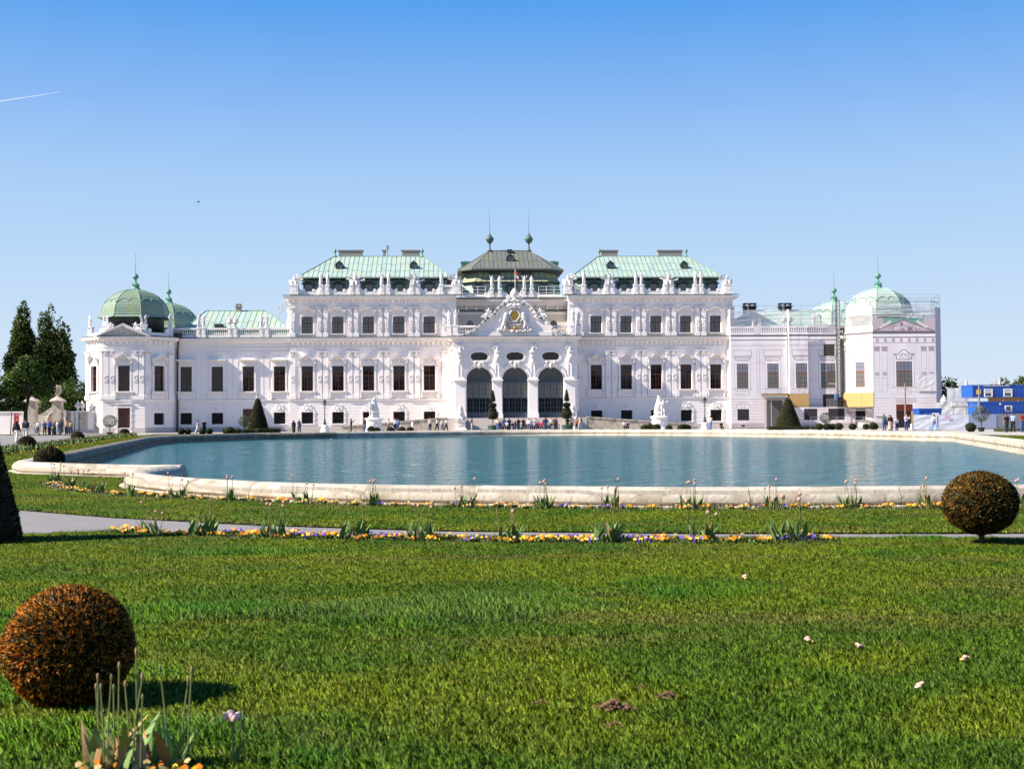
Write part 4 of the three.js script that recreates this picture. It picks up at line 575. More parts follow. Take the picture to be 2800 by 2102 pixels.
  const v = gb(); for (const x of [-2.35, 2.4]) for (const m of [-1, 1]) { const e = x + m * .95; v.zp([[e, 19.9], [e + m * .8, 19.9], [e + m * .4, 20.15], [e + m * .1, 20.5], [e, 20.8]], HZ + .2, HZ + .45).add(new THREE.CylinderGeometry(.2, .2, .3, 10), [e + m * .6, 20.1, HZ + .33], [Math.PI / 2, 0, 0]); } part('scroll', v.geo(), trimWhite, palace);
  // service railings
  for (const s of [-1, 1]) { const b = gb(); for (const y of [20.0, 20.5, 21.0]) b.tube([[s * 7.3, y, -.6], [s * 3.9, y, -.6]], .035, 5); for (let k = 0; k < 4; k++) { const x = s * (3.9 + k * 1.13); b.tube([[x, 19.5, -.6], [x, 21.0, -.6]], .04, 5); } b.box(s * 3.9, s * 7.4, 19.4, 19.52, -2, -.5); part('service_railing', b.geo(), M([.62, .63, .63], .5), palace); }
  statuePlaces.push([0, 18.42, PZ - .5, 'bigUrn', 0, 1, 'C', 'gabletop'], [-1.05, 18.15, PZ - .45, 'reclineL', 0, .75, 'C', 'gabletop'], [1.05, 18.15, PZ - .45, 'reclineR', 0, .75, 'C', 'gabletop'], [-3.9, 15.95, PZ - .4, 'seatL', 0, 1.05, 'C', 'gableside'], [3.9, 15.95, PZ - .4, 'seatR', 0, 1.05, 'C', 'gableside']);
}
// flag on the gable
{ const f = thing('flag', 'red and white flag on the pole above the curved gable', 'flag', [.12, 19.9, PZ - .5]); part('pole', gb().tube([[0, 0, 0], [0, 2.75, 0]], .045, 6).ball(0, 2.8, 0, .07, 1).geo(), M([.75, .75, .75], .4), f);
  const G = (y0, y1) => { const n = 8, o = [], q = (u, v) => { const w = .36 * u, y = y0 + (y1 - y0) * v - u * u * .45; return [.05 + w * (1 + .25 * Math.sin(y * 5)), y, .07 * Math.sin(u * 7 + y * 4)]; }; const b = gb(); for (let i = 0; i < n; i++) b.quad(q(i / n, 0), q((i + 1) / n, 0), q((i + 1) / n, 1), q(i / n, 1)); void o; return b.geo(); };
  const cl = sub('cloth', f); const red = M([.55, .01, .015], .8, { side: THREE.DoubleSide }); part('stripe', G(2.2, 2.65), red, cl); part('stripe', G(1.75, 2.2), M([.8, .78, .76], .8, { side: THREE.DoubleSide }), cl); part('stripe', G(1.3, 1.75), red, cl); }
// steps and ramps
{ const st = thing('entrance_steps', 'wide stone steps rising to the three arched doors', 'steps'); const n = 10; for (let k = 0; k < n; k++) { const z0 = PZ + .6 + (n - 1 - k) * .45; part('step', gb().box(-7.1, 7.1, k * .175, (k + 1) * .175, PZ - 1.2, z0 + .45).geo(), plinthStone, st); }
  part('landing', gb().box(-9.6, -7.11, 0, 1.75, .9, 10.8).box(7.11, 9.6, 0, 1.75, .9, 10.8).geo(), plinthStone, st); }
for (const s of [-1, 1]) { const r = thing('ramp', s < 0 ? 'sloping stone ramp up to the doors, left of the steps' : 'sloping stone ramp up to the doors, right of the steps', 'ramp');
  part('deck', gb().zp(s < 0 ? [[-24, 0], [-9.6, 0], [-9.6, 1.1]] : [[9.6, 0], [24, 0], [9.6, 1.1]], 4.5, 10.4).geo(), plinthStone, r);
  for (let k = 0; k < 8; k++) { const x0 = 9.6 + k * 1.8, x1 = x0 + 1.785, y = (x) => 1.1 * (24 - x) / 14.4 + .62; part('parapet_stone', gb().zp([[s * x0, 0], [s * x1, 0], [s * x1, y(x1)], [s * x0, y(x0)]], 10.41, 10.75).geo(), oldStone, r); part('coping_stone', gb().zp([[s * x0, y(x0)], [s * x1, y(x1)], [s * x1, y(x1) + .17], [s * x0, y(x0) + .17]], 10.33, 10.84).geo(), oldStone, r); } }
// ---------------------------------------------------------------- pool, lawns, paths
const WATER_Y = -.33;
// inner edge of the pool's stone rim, walked anticlockwise seen from above
const poolPts = [[-16.9, 147.2], [-17.05, 150.4], [-16.5, 152.9], [-15.5, 154.7], [-14.1, 156.6], [-11.7, 158.75], [-8.0, 160.35], [-4.6, 161.35], [-1, 161.65], [3, 161.3], [7, 160], [10.5, 157.8], [13, 155], [14.4, 151.8], [14.7, 148], [16.2, 139], [17.6, 129.5], [29.2, 89.4], [28.2, 86.2], [24.9, 68.2], [22.5, 65.4], [17.5, 54], [10, 45.6], [4, 42.2], [-1.8, 41.2], [-8, 42.4], [-13.5, 44.6], [-18.4, 47.6], [-24.7, 52.4], [-28.2, 54.4], [-33.5, 71.5], [-33.2, 81.5], [-24.0, 136.5], [-23.1, 141.6], [-22.2, 143.6], [-19.6, 145.9], [-18.0, 147.0]];
// lay a smooth run of points through the curved stretches
function densify(pts, curved) { const out = []; const n = pts.length; for (let i = 0; i < n; i++) { const p = pts[i], q = pts[(i + 1) % n]; out.push(p); if (curved(i)) { const a = pts[(i + n - 1) % n], d = pts[(i + 2) % n], K = 5; for (let k = 1; k < K; k++) { const t = k / K, f = (x) => .5 * ((2 * p[x]) + (-a[x] + q[x]) * t + (2 * a[x] - 5 * p[x] + 4 * q[x] - d[x]) * t * t + (-a[x] + 3 * p[x] - 3 * q[x] + d[x]) * t * t * t); out.push([f(0), f(1)]); } } } return out; }
const poolIn = densify(poolPts, (i) => (i >= 0 && i < 13) || (i >= 20 && i < 27));
function offsetPath(path, o) { const n = path.length; return path.map((b, i) => { const a = path[(i + n - 1) % n], c = path[(i + 1) % n], nr = (p, q) => { const dx = q[0] - p[0], dz = q[1] - p[1], L = Math.hypot(dx, dz) || 1; return [-dz / L, dx / L]; }; const u = nr(a, b), v = nr(b, c), mx = u[0] + v[0], mz = u[1] + v[1], L = Math.max(.7, mx * mx + mz * mz); return [b[0] + 2 * mx / L * o, b[1] + 2 * mz / L * o]; }); }
function inside(pts, x, z) { let r = false; for (let i = 0, j = pts.length - 1; i < pts.length; j = i++) { const a = pts[i], b = pts[j]; if ((a[1] > z) !== (b[1] > z) && x < (b[0] - a[0]) * (z - a[1]) / (b[1] - a[1]) + a[0]) r = !r; } return r; }
const poolOut = offsetPath(poolIn, .5), poolRimOuter = offsetPath(poolIn, .95);
function sheet(outer, holes, y) { const s = new THREE.Shape(outer.map(([x, z]) => new THREE.Vector2(x, z))); for (const h of holes) s.holes.push(new THREE.Path(h.map(([x, z]) => new THREE.Vector2(x, z)))); const g = new THREE.ShapeGeometry(s); g.rotateX(Math.PI / 2); g.translate(0, y, 0); const p = g.attributes.position, n = g.attributes.normal, uv = new Float32Array(p.count * 2); for (let i = 0; i < p.count; i++) { uv[2 * i] = p.getX(i); uv[2 * i + 1] = p.getZ(i); n.setXYZ(i, 0, 1, 0); } const ix = g.index.array; for (let i = 0; i < ix.length; i += 3) { const t = ix[i]; ix[i] = ix[i + 1]; ix[i + 1] = t; } g.setAttribute('uv', new THREE.BufferAttribute(uv, 2)); return g; }
const gravelMat = M([.42, .385, .35], .95, { map: colorTex(512, 6, (u, v) => { const a = tfbm(u, v, 6, 5), g = tnoise(u * 190, v * 190, 190), k = .78 + .3 * a + .2 * (g - .5); return [k, k * .985, k * .96]; }), bumpMap: greyTex(256, 1, (u, v) => tnoise(u * 64, v * 64, 64)), bumpScale: .006 });
const asphaltMat = M([.215, .20, .195], .95, { map: colorTex(1024, 7, (u, v) => { const a = tfbm(u, v, 7, 5), g = tnoise(u * 380, v * 380, 380), crack = Math.abs(tfbm(u + .2, v + .7, 5, 4) - .5) < .004 ? .72 : 1, k = (.82 + .26 * a + .22 * (g - .5)) * crack; return [k, k * .985, k * .975]; }), bumpMap: greyTex(256, .7, (u, v) => tnoise(u * 90, v * 90, 90)), bumpScale: .004 });
single('ground', sheet([[-1500, -1500], [1500, -1500], [1500, 800], [-1500, 800]], [poolOut], -.03), gravelMat, 'pale gravel ground around the pool and palace', null, null, 'structure');
const pathNear = [[-60, 166.8], [-24, 166.4], [-15.56, 166.25], [-14.3, 165.75], [-12, 166.45], [-9.4, 167.2], [-5.9, 167.85], [-1.8, 168.4], [4, 168.2], [14, 165.5], [30, 156]];
const pathFar = [[30, 152], [14, 163], [4, 167.1], [-1.4, 167.4], [-5.7, 166.9], [-9.4, 166], [-12.3, 164.6], [-15.1, 162.65], [-17.6, 160.3], [-20.4, 156.8], [-23.2, 153.4], [-27, 150.5], [-60, 149]];
single('path', sheet([...offLine(pathNear, .5), ...offLine(pathFar, -.5)], [], -.022), asphaltMat, 'pinkish grey asphalt path curving round the pool lawn', null, null, 'structure');
function offLine(p, o) { return p.map(([x, z]) => [x, z + o]); }
const borderX = (z) => -33.5 - .157 * (111 - z); // line of the tulip border on the left
const lawnRing = [[30, 152], [14, 163], [4, 167.1], [-1.4, 167.4], [-5.7, 166.9], [-9.4, 166], [-12.3, 164.6], [-15.1, 162.65], [-17.6, 160.3], [-20.4, 156.8], [-23.2, 153.4], [-26.5, 150.8], [-28.4, 146], [borderX(140) - .7, 140], [borderX(110) - .7, 110], [borderX(80) - .7, 80], [borderX(50) - .7, 50], [-42.2, 41], [-31, 39.5], [-20, 35], [-8, 31.5], [4, 31.5], [16, 36], [28, 52], [33, 66], [37, 88], [33, 120]];
const lawnFront = [...pathNear.slice(1, 10), [26, 160], [30, 200], [-40, 200]];
const soilMat = M([.05, .062, .02], 1, { map: colorTex(256, 3, (u, v) => { const k = .7 + .6 * tfbm(u, v, 9, 5); return [k * 1.1, k, k * .9]; }) });
single('lawn', sheet(lawnRing, [poolOut], 0), soilMat, 'short mown turf around the pool rim', null, null, 'structure');
single('lawn', sheet(lawnFront, [], 0), soilMat, 'short mown turf in the foreground', null, null, 'structure');
single('promenade', sheet([[borderX(150) - 2.2, 150], [borderX(80) - 2.2, 80], [borderX(34) - 2.2, 34], [-58, 31], [-72, 60], [-70, 150]], [], -.018), asphaltMat, 'grey promenade left of the tulip border', null, null, 'structure');
single('verge', sheet([[-75, 26], [-75, 15], [-60, 15], [-50.5, 24], [-50, 28], [-60, 29.5]], [], -.006), soilMat, 'strip of turf before the garden wall', null, null, 'structure');
single('verge', sheet([[-46.5, 34], [-47, 20], [-30, 17], [-27, 22], [-34, 34]], [], -.006), soilMat, 'strip of turf between pool and palace on the left', null, null, 'structure');

// water
{ const n = 512, bump = greyTex(n, 11, (u, v) => { let s = 0; const W = [[1, 5, 3.2], [-2, 9, 2.4], [3, 13, 1.7], [-1, 17, 1.2], [7, 31, .9], [-11, 37, .8], [5, 47, .8], [-17, 59, .55], [13, 71, .5], [23, 83, .35], [-29, 97, .3], [3, 23, .7]]; for (const [a, b, k] of W) s += k * Math.sin(6.2832 * (a * u + b * v) + 9 * tnoise(u * 5 + .3, v * 9, 45) * 1); return .5 + .035 * s + .25 * (tfbm(u, v * 1, 22, 4) - .5); });
  bump.repeat.set(1 / 11, 1 / 11);
  const wm = MP([.018, .112, .128], .15, { ior: 1.33, bumpMap: bump, bumpScale: .7 });
  single('water', sheet(offsetPath(poolIn, .3), [], WATER_Y), wm, 'rippled teal water of the pool', null, null, 'structure'); single('pool_bed', sheet(offsetPath(poolIn, .3), [], -1.1), M([.1, .12, .1], 1), 'bed under the pool water', null, null, 'structure'); }
// stone rim, stone by stone
{ const rim = thing('pool_rim', 'rounded pale stone rim running round the whole pool', 'pool rim');
  const stoneTex = (seed) => colorTex(512, 5, (u, v) => { const a = tfbm(u + seed, v, 6, 6), st = smooth(.54, .72, tfbm(u + .4 + seed, v * 1.0, 8, 5)), pit = smooth(.72, .8, tfbm(u, v + seed, 40, 2)); const k = .86 + .26 * a - .30 * st - .25 * pit; return [k, k * (.985 - .03 * st), k * (.95 - .09 * st)]; });
  const maps = [stoneTex(.1), stoneTex(.6)], bm = greyTex(256, .8, (u, v) => tfbm(u, v, 12, 5)); const mats = [[.46, .405, .34], [.485, .43, .36], [.42, .37, .305], [.47, .415, .355]].map((c, i) => M(c, .9, { map: maps[i % 2], bumpMap: bm, bumpScale: .012 }));
  const agedShaded = [[.20, .17, .135], [.235, .20, .155]].map((c, i) => M(c, .95, { map: maps[i], bumpMap: bm, bumpScale: .015 }));  // darker stones for the left wall: stains plus its shade in the colour
  const prof = [[-.1, -1.1], [-.1, -.26], [.06, -.22], [.06, -.03], [0, .0], [0, .1], [.03, .17], [.09, .25], [.17, .31], [.28, .355], [.4, .37], [.52, .355], [.62, .315], [.7, .25], [.745, .17], [.74, .1], [.7, .06], [.66, .045], [.8, .04], [.86, .02], [.86, -.1], [.5, -.1]];
  const path = poolIn, n = path.length, cum = [0]; for (let i = 0; i < n; i++) cum.push(cum[i] + Math.hypot(path[(i + 1) % n][0] - path[i][0], path[(i + 1) % n][1] - path[i][1]));
  const at = (s) => { s = ((s % cum[n]) + cum[n]) % cum[n]; let i = 0; while (cum[i + 1] < s) i++; const t = (s - cum[i]) / (cum[i + 1] - cum[i]), a = path[i], b = path[(i + 1) % n]; return [a[0] + (b[0] - a[0]) * t, a[1] + (b[1] - a[1]) * t]; };
  // cut every straight or curved stretch into stones; corners are real joints, so each stone is a run of path points
  const corner = (i) => { const a = path[(i + n - 1) % n], b = path[i], c = path[(i + 1) % n], u = Math.atan2(b[1] - a[1], b[0] - a[0]), v = Math.atan2(c[1] - b[1], c[0] - b[0]); let d = Math.abs(u - v); if (d > Math.PI) d = 2 * Math.PI - d; return d; };
  const r = rngOf(17); let s0 = 0, k = 0; void at;
  while (s0 < cum[n] - .2) { let L = rr(r, 2.1, 2.9); let s1 = Math.min(s0 + L, cum[n]); if (cum[n] - s1 < 1) s1 = cum[n]; const pts = [at(s0 + .006)]; const idx = []; for (let i = 0; i < n; i++) if (cum[i] > s0 + .05 && cum[i] < s1 - .05) { pts.push(path[i]); idx.push(i); } pts.push(at(s1 - .006));
    const o = (r() - .5) * .012, pr = prof.map(([a, b]) => [a, b > 0 ? b + o : b]); let g = sweep(pts, pr, -1); g = toCreasedNormals(g, .7); const b = gb(); b.l.push(g); const mid = pts[pts.length >> 1]; part('rim_stone', b.geo(), mid[0] < -22.5 && mid[1] < 139 && mid[1] > 50 ? agedShaded[k++ % 2] : mats[k++ % 4], rim); s0 = s1; void corner; }
}
// ---------------------------------------------------------------- grass
const camX = -9.2, camZ = 185, yawC = -2.8 * Math.PI / 180;
function inView(x, z, m = 2.6) { const dx = x - camX, dz = camZ - z, f = dz * Math.cos(yawC) - dx * Math.sin(yawC) * 1, l = dx * Math.cos(yawC) + dz * Math.sin(yawC); return f > 4.6 && Math.abs(l) < f * .415 + m; }
function tuft(seed, blades, rad, h0, h1, w, lean) { const r = rngOf(seed), pos = [], nor = [], cl = []; for (let i = 0; i < blades; i++) { const dry = r() < .07, kb = .35 + 1.25 * r(), cb = dry ? [2.9, 1.9, 4.5] : [kb * (.85 + .3 * r()), kb, kb * .8]; for (let k = 0; k < 9; k++) cl.push(...cb); const a = r() * 6.283, d = Math.sqrt(r()) * rad, x = Math.cos(a) * d, z = Math.sin(a) * d, h = rr(r, h0, h1), t = r() * 6.283, lx = Math.cos(t) * lean * h * r(), lz = Math.sin(t) * lean * h * r(), q = r() * 6.283, wx = Math.cos(q) * w * .5, wz = Math.sin(q) * w * .5; const A = [x - wx, 0, z - wz], B = [x + wx, 0, z + wz], C = [x - wx * .8 + lx * .35, h * .6, z - wz * .8 + lz * .35], D = [x + wx * .8 + lx * .35, h * .6, z + wz * .8 + lz * .35], E = [x + lx, h, z + lz]; pos.push(...A, ...B, ...D, ...A, ...D, ...C, ...C, ...D, ...E); for (let k = 0; k < 9; k++) nor.push(lx / h * .6 + (r() - .5) * .7, .9, lz / h * .6 + (r() - .5) * .7); } const g = new THREE.BufferGeometry(); g.setAttribute('position', new THREE.Float32BufferAttribute(pos, 3)); const nn = nor; for (let i = 0; i < nn.length; i += 3) { const L = Math.hypot(nn[i], nn[i + 1], nn[i + 2]); nn[i] /= L; nn[i + 1] /= L; nn[i + 2] /= L; } g.setAttribute('normal', new THREE.Float32BufferAttribute(nn, 3)); g.setAttribute('color', new THREE.Float32BufferAttribute(cl, 3)); return g; }  // pale dry blades, brightened to stand for glints of sun as well
const grassMat = MP([1, 1, 1], .45, { side: THREE.DoubleSide, specularIntensity: .3, vertexColors: true });
const bedLine1 = (x) => { const P = [[-14.6, 165.6], [-14.1, 165.9], [-12.9, 166.55], [-10.8, 167.35], [-8.4, 168.1], [-6.1, 168.4], [-4.1, 168.45]]; for (let i = 0; i + 1 < P.length; i++) if (x <= P[i + 1][0]) return P[i][1] + (P[i + 1][1] - P[i][1]) * (x - P[i][0]) / (P[i + 1][0] - P[i][0]); return P.at(-1)[1]; };
const bed2P = [[-20.2, 149.9], [-19.7, 151.3], [-18.6, 153.6], [-17.3, 155.5], [-14.8, 157.9], [-11.5, 160.3], [-8.1, 161.75], [-4.9, 162.5], [-1.0, 162.85], [2.5, 162.7], [6, 161.8]];
const bed2Z = (x) => { for (let i = 0; i + 1 < bed2P.length; i++) if (x <= bed2P[i + 1][0]) return bed2P[i][1] + (bed2P[i + 1][1] - bed2P[i][1]) * (x - bed2P[i][0]) / (bed2P[i + 1][0] - bed2P[i][0]); return bed2P.at(-1)[1]; };
const inBed1 = (x, z) => x > -14.3 && x < -4.2 && Math.abs(z - bedLine1(x)) < .34;
const inBed2 = (x, z) => x > -20.3 && Math.abs(z - bed2Z(x)) < .36 + (x < -15 ? .25 : 0);
{ const r = rngOf(99), kinds = [0, 1, 2, 3].map((k) => tuft(300 + k, 34, .085, .022, .05, .0048, .9)), tall = [0, 1].map((k) => tuft(320 + k, 26, .09, .06, .12, .0055, .9)), far = [0, 1].map((k) => tuft(340 + k, 34, .24, .025, .055, .013, .9));
  const lists = { n0: [], n1: [], n2: [], n3: [], t0: [], t1: [], f0: [], f1: [] };
  const col = new THREE.Color(); const stripe = (x, z) => { // straw-coloured mower tracks and worn arcs
    const d = Math.hypot(x + 13.2, z - 183.4); return smooth(.22, .0, Math.abs(d - 5.9 - .35 * vnoise(x * .8, z * .8))) * smooth(.35, .6, vnoise(x * .9 + 7, z * .9)) * (x > -11.2 ? 1 : .4) + .75 * smooth(.5, .68, fbm(x * .32 + 40, z * 2.1, 3)) * smooth(177, 175, z); };
  const tint = (x, z, k) => { const a = fbm(x * .9 + 3, z * 1.2 + 8, 4), b = vnoise(x * 3.1, z * 3.1), st = clamp(stripe(x, z)); let R = .112 + .085 * a, G = .190 + .075 * a, B = .010 + .005 * b; const dark = smooth(.56, .40, fbm(x * .8 + 90, z * 1.1 + 30, 4)); R *= 1 - .4 * dark; G *= 1 - .2 * dark; R += (.20 - R) * .62 * st; G += (.185 - G) * .55 * st; B += (.055 - B) * .5 * st; const j = .8 + .45 * k; return [R * j, G * j, B * j]; };
  const add = (list, x, z, sc, sy) => lists[list].push([x, z, sc, sy]);
  const scatter = (poly, x0, x1, z0, z1, dens, f) => { const n = Math.round((x1 - x0) * (z1 - z0) * dens); for (let i = 0; i < n; i++) { const x = rr(r, x0, x1), z = rr(r, z0, z1); if (!inView(x, z) || !inside(poly, x, z)) continue; f(x, z); } };
  const bands = [[168, 181, -18, 2, 420]];
  for (const [z0, z1, x0, x1, d] of bands) scatter(lawnFront, x0, x1, z0, z1, d, (x, z) => { if (inBed1(x, z)) return; const lush = smooth(.6, .76, fbm(x * .42 + 11, z * .62 + 5, 4)) + smooth(.9, .3, Math.hypot((x + 8.9) / 1.2, (z - 173.6) / .5)) + smooth(1, .4, Math.hypot((x + 11.0) / 1.1, (z - 178.3) / .5)); if (lush > .3 && r() < .5) add('t' + (r() < .5 ? 0 : 1), x, z, rr(r, .8, 1.2), rr(r, .7, 1.15) * (.5 + .5 * clamp(lush))); else add('n' + Math.floor(r() * 4), x, z, rr(r, .85, 1.25), rr(r, .8, 1.3) * (1 - .35 * clamp(stripe(x, z)))); });
  scatter(lawnFront, -20, 3, 164.5, 168, 300, (x, z) => { if (!inBed1(x, z)) add('n' + Math.floor(r() * 4), x, z, rr(r, 1, 1.4), rr(r, .8, 1.2)); });
  scatter(lawnRing, -30, 12, 140, 168, 210, (x, z) => { if (inside(poolRimOuter, x, z) || inBed2(x, z)) return; add('n' + Math.floor(r() * 4), x, z, rr(r, 1.1, 1.6), rr(r, .8, 1.2)); });
  scatter(lawnRing, -50, 40, 31, 140, 16, (x, z) => { if (inside(poolRimOuter, x, z)) return; add('f' + (r() < .5 ? 0 : 1), x, z, rr(r, 1, 1.5), rr(r, .8, 1.2)); });
  const geos = { n0: kinds[0], n1: kinds[1], n2: kinds[2], n3: kinds[3], t0: tall[0], t1: tall[1], f0: far[0], f1: far[1] };
  for (const [k, L] of Object.entries(lists)) { if (!L.length) continue; const im = new THREE.InstancedMesh(geos[k], grassMat, L.length); im.name = numbered('grass'); const m = new THREE.Matrix4(), q = new THREE.Quaternion(), up = new THREE.Vector3(0, 1, 0); L.forEach(([x, z, sc, sy], i) => { q.setFromAxisAngle(up, r() * 6.283); m.compose(new THREE.Vector3(x, 0, z), q, new THREE.Vector3(sc, sy, sc)); im.setMatrixAt(i, m); const c = tint(x, z, r()); if (k[0] === 't') { c[0] *= .62; c[1] *= .95; } im.setColorAt(i, col.setRGB(...c)); }); shadows(im); scene.add(im); tag(im, k[0] === 'n' ? 'short green grass blades of the mown lawn' : k[0] === 't' ? 'tufts of longer dark green grass in the lawn' : 'distant green grass along the left side of the pool', 'grass', null, 'stuff'); console.log('grass', k, L.length); }
}
// ---------------------------------------------------------------- plants
const leafMat = MP([1, 1, 1], .55, { vertexColors: true, side: THREE.DoubleSide, specularIntensity: .5 });
const leafThin = MP([1, 1, 1], .6, { vertexColors: true, side: THREE.DoubleSide, transmission: .25, thickness: 0, specularIntensity: .4 });
// many small needles or leaves: sp = [[px,py,pz, nx,ny,nz, size, r,g,b], ...]
function sprigs(sp, per, seed, spread = .8, wide = .22) {
  const r = rngOf(seed), n = sp.length * per, P = new Float32Array(n * 9), N = new Float32Array(n * 9), C = new Float32Array(n * 9); let o = 0;
  for (const [x, y, z, nx, ny, nz, s, cr, cg, cb] of sp) for (let k = 0; k < per; k++) {
    let dx = nx + (r() - .5) * 2 * spread, dy = ny + (r() - .5) * 2 * spread, dz = nz + (r() - .5) * 2 * spread; const L = Math.hypot(dx, dy, dz) || 1; dx /= L; dy /= L; dz /= L;
    let ax = r() - .5, ay = r() - .5, az = r() - .5; const d = ax * dx + ay * dy + az * dz; ax -= d * dx; ay -= d * dy; az -= d * dz; const A = Math.hypot(ax, ay, az) || 1, w = s * wide; ax *= w / A; ay *= w / A; az *= w / A;
    const l = s * (.7 + .6 * r()), m = .55; P.set([x + ax * .3, y + ay * .3, z + az * .3, x + dx * l * m - ax, y + dy * l * m - ay, z + dz * l * m - az, x + dx * l, y + dy * l, z + dz * l], o);
    let qx = dy * az - dz * ay, qy = dz * ax - dx * az, qz = dx * ay - dy * ax; const Q = Math.hypot(qx, qy, qz) || 1, sg = (qx * nx + qy * ny + qz * nz) < 0 ? -1 : 1; qx = nx * .75 + sg * qx / Q; qy = ny * .75 + sg * qy / Q; qz = nz * .75 + sg * qz / Q; const T = Math.hypot(qx, qy, qz) || 1; const j = .75 + .5 * r();
    for (let v = 0; v < 3; v++) { N.set([qx / T, qy / T, qz / T], o + v * 3); C.set([cr * j, cg * j, cb * j], o + v * 3); } o += 9;
  }
  const g = new THREE.BufferGeometry(); g.setAttribute('position', new THREE.BufferAttribute(P, 3)); g.setAttribute('normal', new THREE.BufferAttribute(N, 3)); g.setAttribute('color', new THREE.BufferAttribute(C, 3)); return g;
}
const coreMat = M([.012, .016, .006], 1), barkMat = M([.07, .05, .035], .95), barkDark = M([.025, .018, .013], .95);
// clipped body of revolution: prof(t) gives [radius, height] for t in 0..1 from bottom to top
function clipped(prof, n, size, colours, seed, per = 6, lump = .05, spread = .8, wide = .22) {
  const r = rngOf(seed), sp = []; const ar = []; let tot = 0; for (let k = 0; k < 64; k++) { const a = prof(k / 64), b = prof((k + 1) / 64), s = Math.hypot(b[0] - a[0], b[1] - a[1]) * (a[0] + b[0]); tot += s; ar.push(tot); }
  for (let i = 0; i < n; i++) { const q = r() * tot; let k = 0; while (ar[k] < q) k++; const t = (k + r()) / 64, [R, h] = prof(t), [R2, h2] = prof(Math.min(1, t + .01)), a = r() * 6.283, tx = R2 - R, ty = h2 - h, L = Math.hypot(tx, ty) || 1, nr = ty / L, ny = -tx / L; const f = 1 + lump * (fbm(a * 2.2 + seed, h * 5 / Math.max(.4, prof(.5)[0]), 3) - .5) * 2 - .08 * r() * r(); const c = colours(r, t, a); sp.push([R * f * Math.sin(a), h, R * f * Math.cos(a), nr * Math.sin(a), ny, nr * Math.cos(a), size * (.7 + .6 * r()), ...c]); }
  return sprigs(sp, per, seed + 1, spread, wide);
}
const ballProf = (rad, sq = .92, y0 = 0) => (t) => [rad * Math.sin(Math.PI * t) + .002, y0 + rad * sq * (1 - Math.cos(Math.PI * t))];
const coneProf = (rad, h) => (t) => { const y = t * h; return [t > .93 ? rad * .2 * Math.sqrt(Math.max(0, 1 - Math.pow((t - .93) / .07, 2))) * .98 + .003 : rad * (1 - .8 * Math.pow(t / .93, 1.12)) * (t < .03 ? .93 + t * 2.3 : 1), y]; };
function core(prof, k = .93) { const p = []; for (let i = 0; i <= 24; i++) { const [R, h] = prof(i / 24); p.push([R * k, h]); } return gb().lathe(p, [0, 0, 0], 18).geo(); }
const yewOrange = (r) => r() < .62 ? [.42 + .16 * r(), .145 + .05 * r(), .010] : [.12, .08, .012], yewMix = (r) => r() < .33 ? [.115, .062, .010] : [.042, .052, .012], yewGreen = (r) => r() < .3 ? [.085, .075, .016] : [.045, .055, .014], boxGreen = (r) => [.06 + .03 * r(), .095 + .04 * r(), .018];
function yewBall(pos, rad, n, size, cols, label, group, seed, trunk = 0, sq = .92) {
  const t = thing('yew_ball', label, 'shrub', pos, 0, group), p = ballProf(rad, sq, trunk);
  part('crown', core(p, .92), coreMat, t); part('sprigs', clipped(p, n, size, cols, seed, n > 2000 ? 8 : 6, .045, .8, .2), leafMat, t);
  const tr = gb().tube([[0, -.02, 0], [.01, trunk * .6 + .03, .01], [-.015, trunk + rad * .5, 0]], .035, 7); if (trunk > .05) for (let k = 0; k < 6; k++) tr.tube([[0, trunk * .55, 0], [.16 * Math.cos(k * 1.05), trunk + .16, .16 * Math.sin(k * 1.05)]], .016, 5, .01); part('trunk', tr.geo(), barkMat, t); return t;
}
yewBall([-11.43, 0, 177.42], .352, 8500, .027, yewOrange, 'large rust-orange clipped yew ball in the left foreground', 'clipped yew balls on the lawns', 401, .0, .95);
yewBall([-2.46, 0, 169.1], .44, 6500, .036, (r) => r() < .5 ? [.20 + .08 * r(), .09 + .03 * r(), .012] : [.07, .068, .014], 'brownish clipped yew ball on a short stem at the right edge', 'clipped yew balls on the lawns', 403, .17, .84);
yewBall([-22.62, 0, 141.7], .47, 2600, .055, (r) => r() < .45 ? [.11, .055, .010] : [.045, .048, .010], 'clipped yew ball against the left end of the pool rim', 'clipped yew balls on the lawns', 405, 0, .8);
yewBall([-33.4, 0, 111], .47, 1500, .065, yewMix, 'clipped yew ball in the tulip border below the two strolling people', 'clipped yew balls on the lawns', 407, 0, .85);
yewBall([-38.1, 0, 84.8], .48, 1200, .07, yewMix, 'clipped yew ball midway along the tulip border, right of the strolling people', 'clipped yew balls on the lawns', 409, 0, .85);
yewBall([-42.6, 0, 52.8], .48, 900, .08, yewGreen, 'clipped yew ball on the grass just right of the potted tree before the left pavilion', 'clipped yew balls on the lawns', 411, 0, .85);
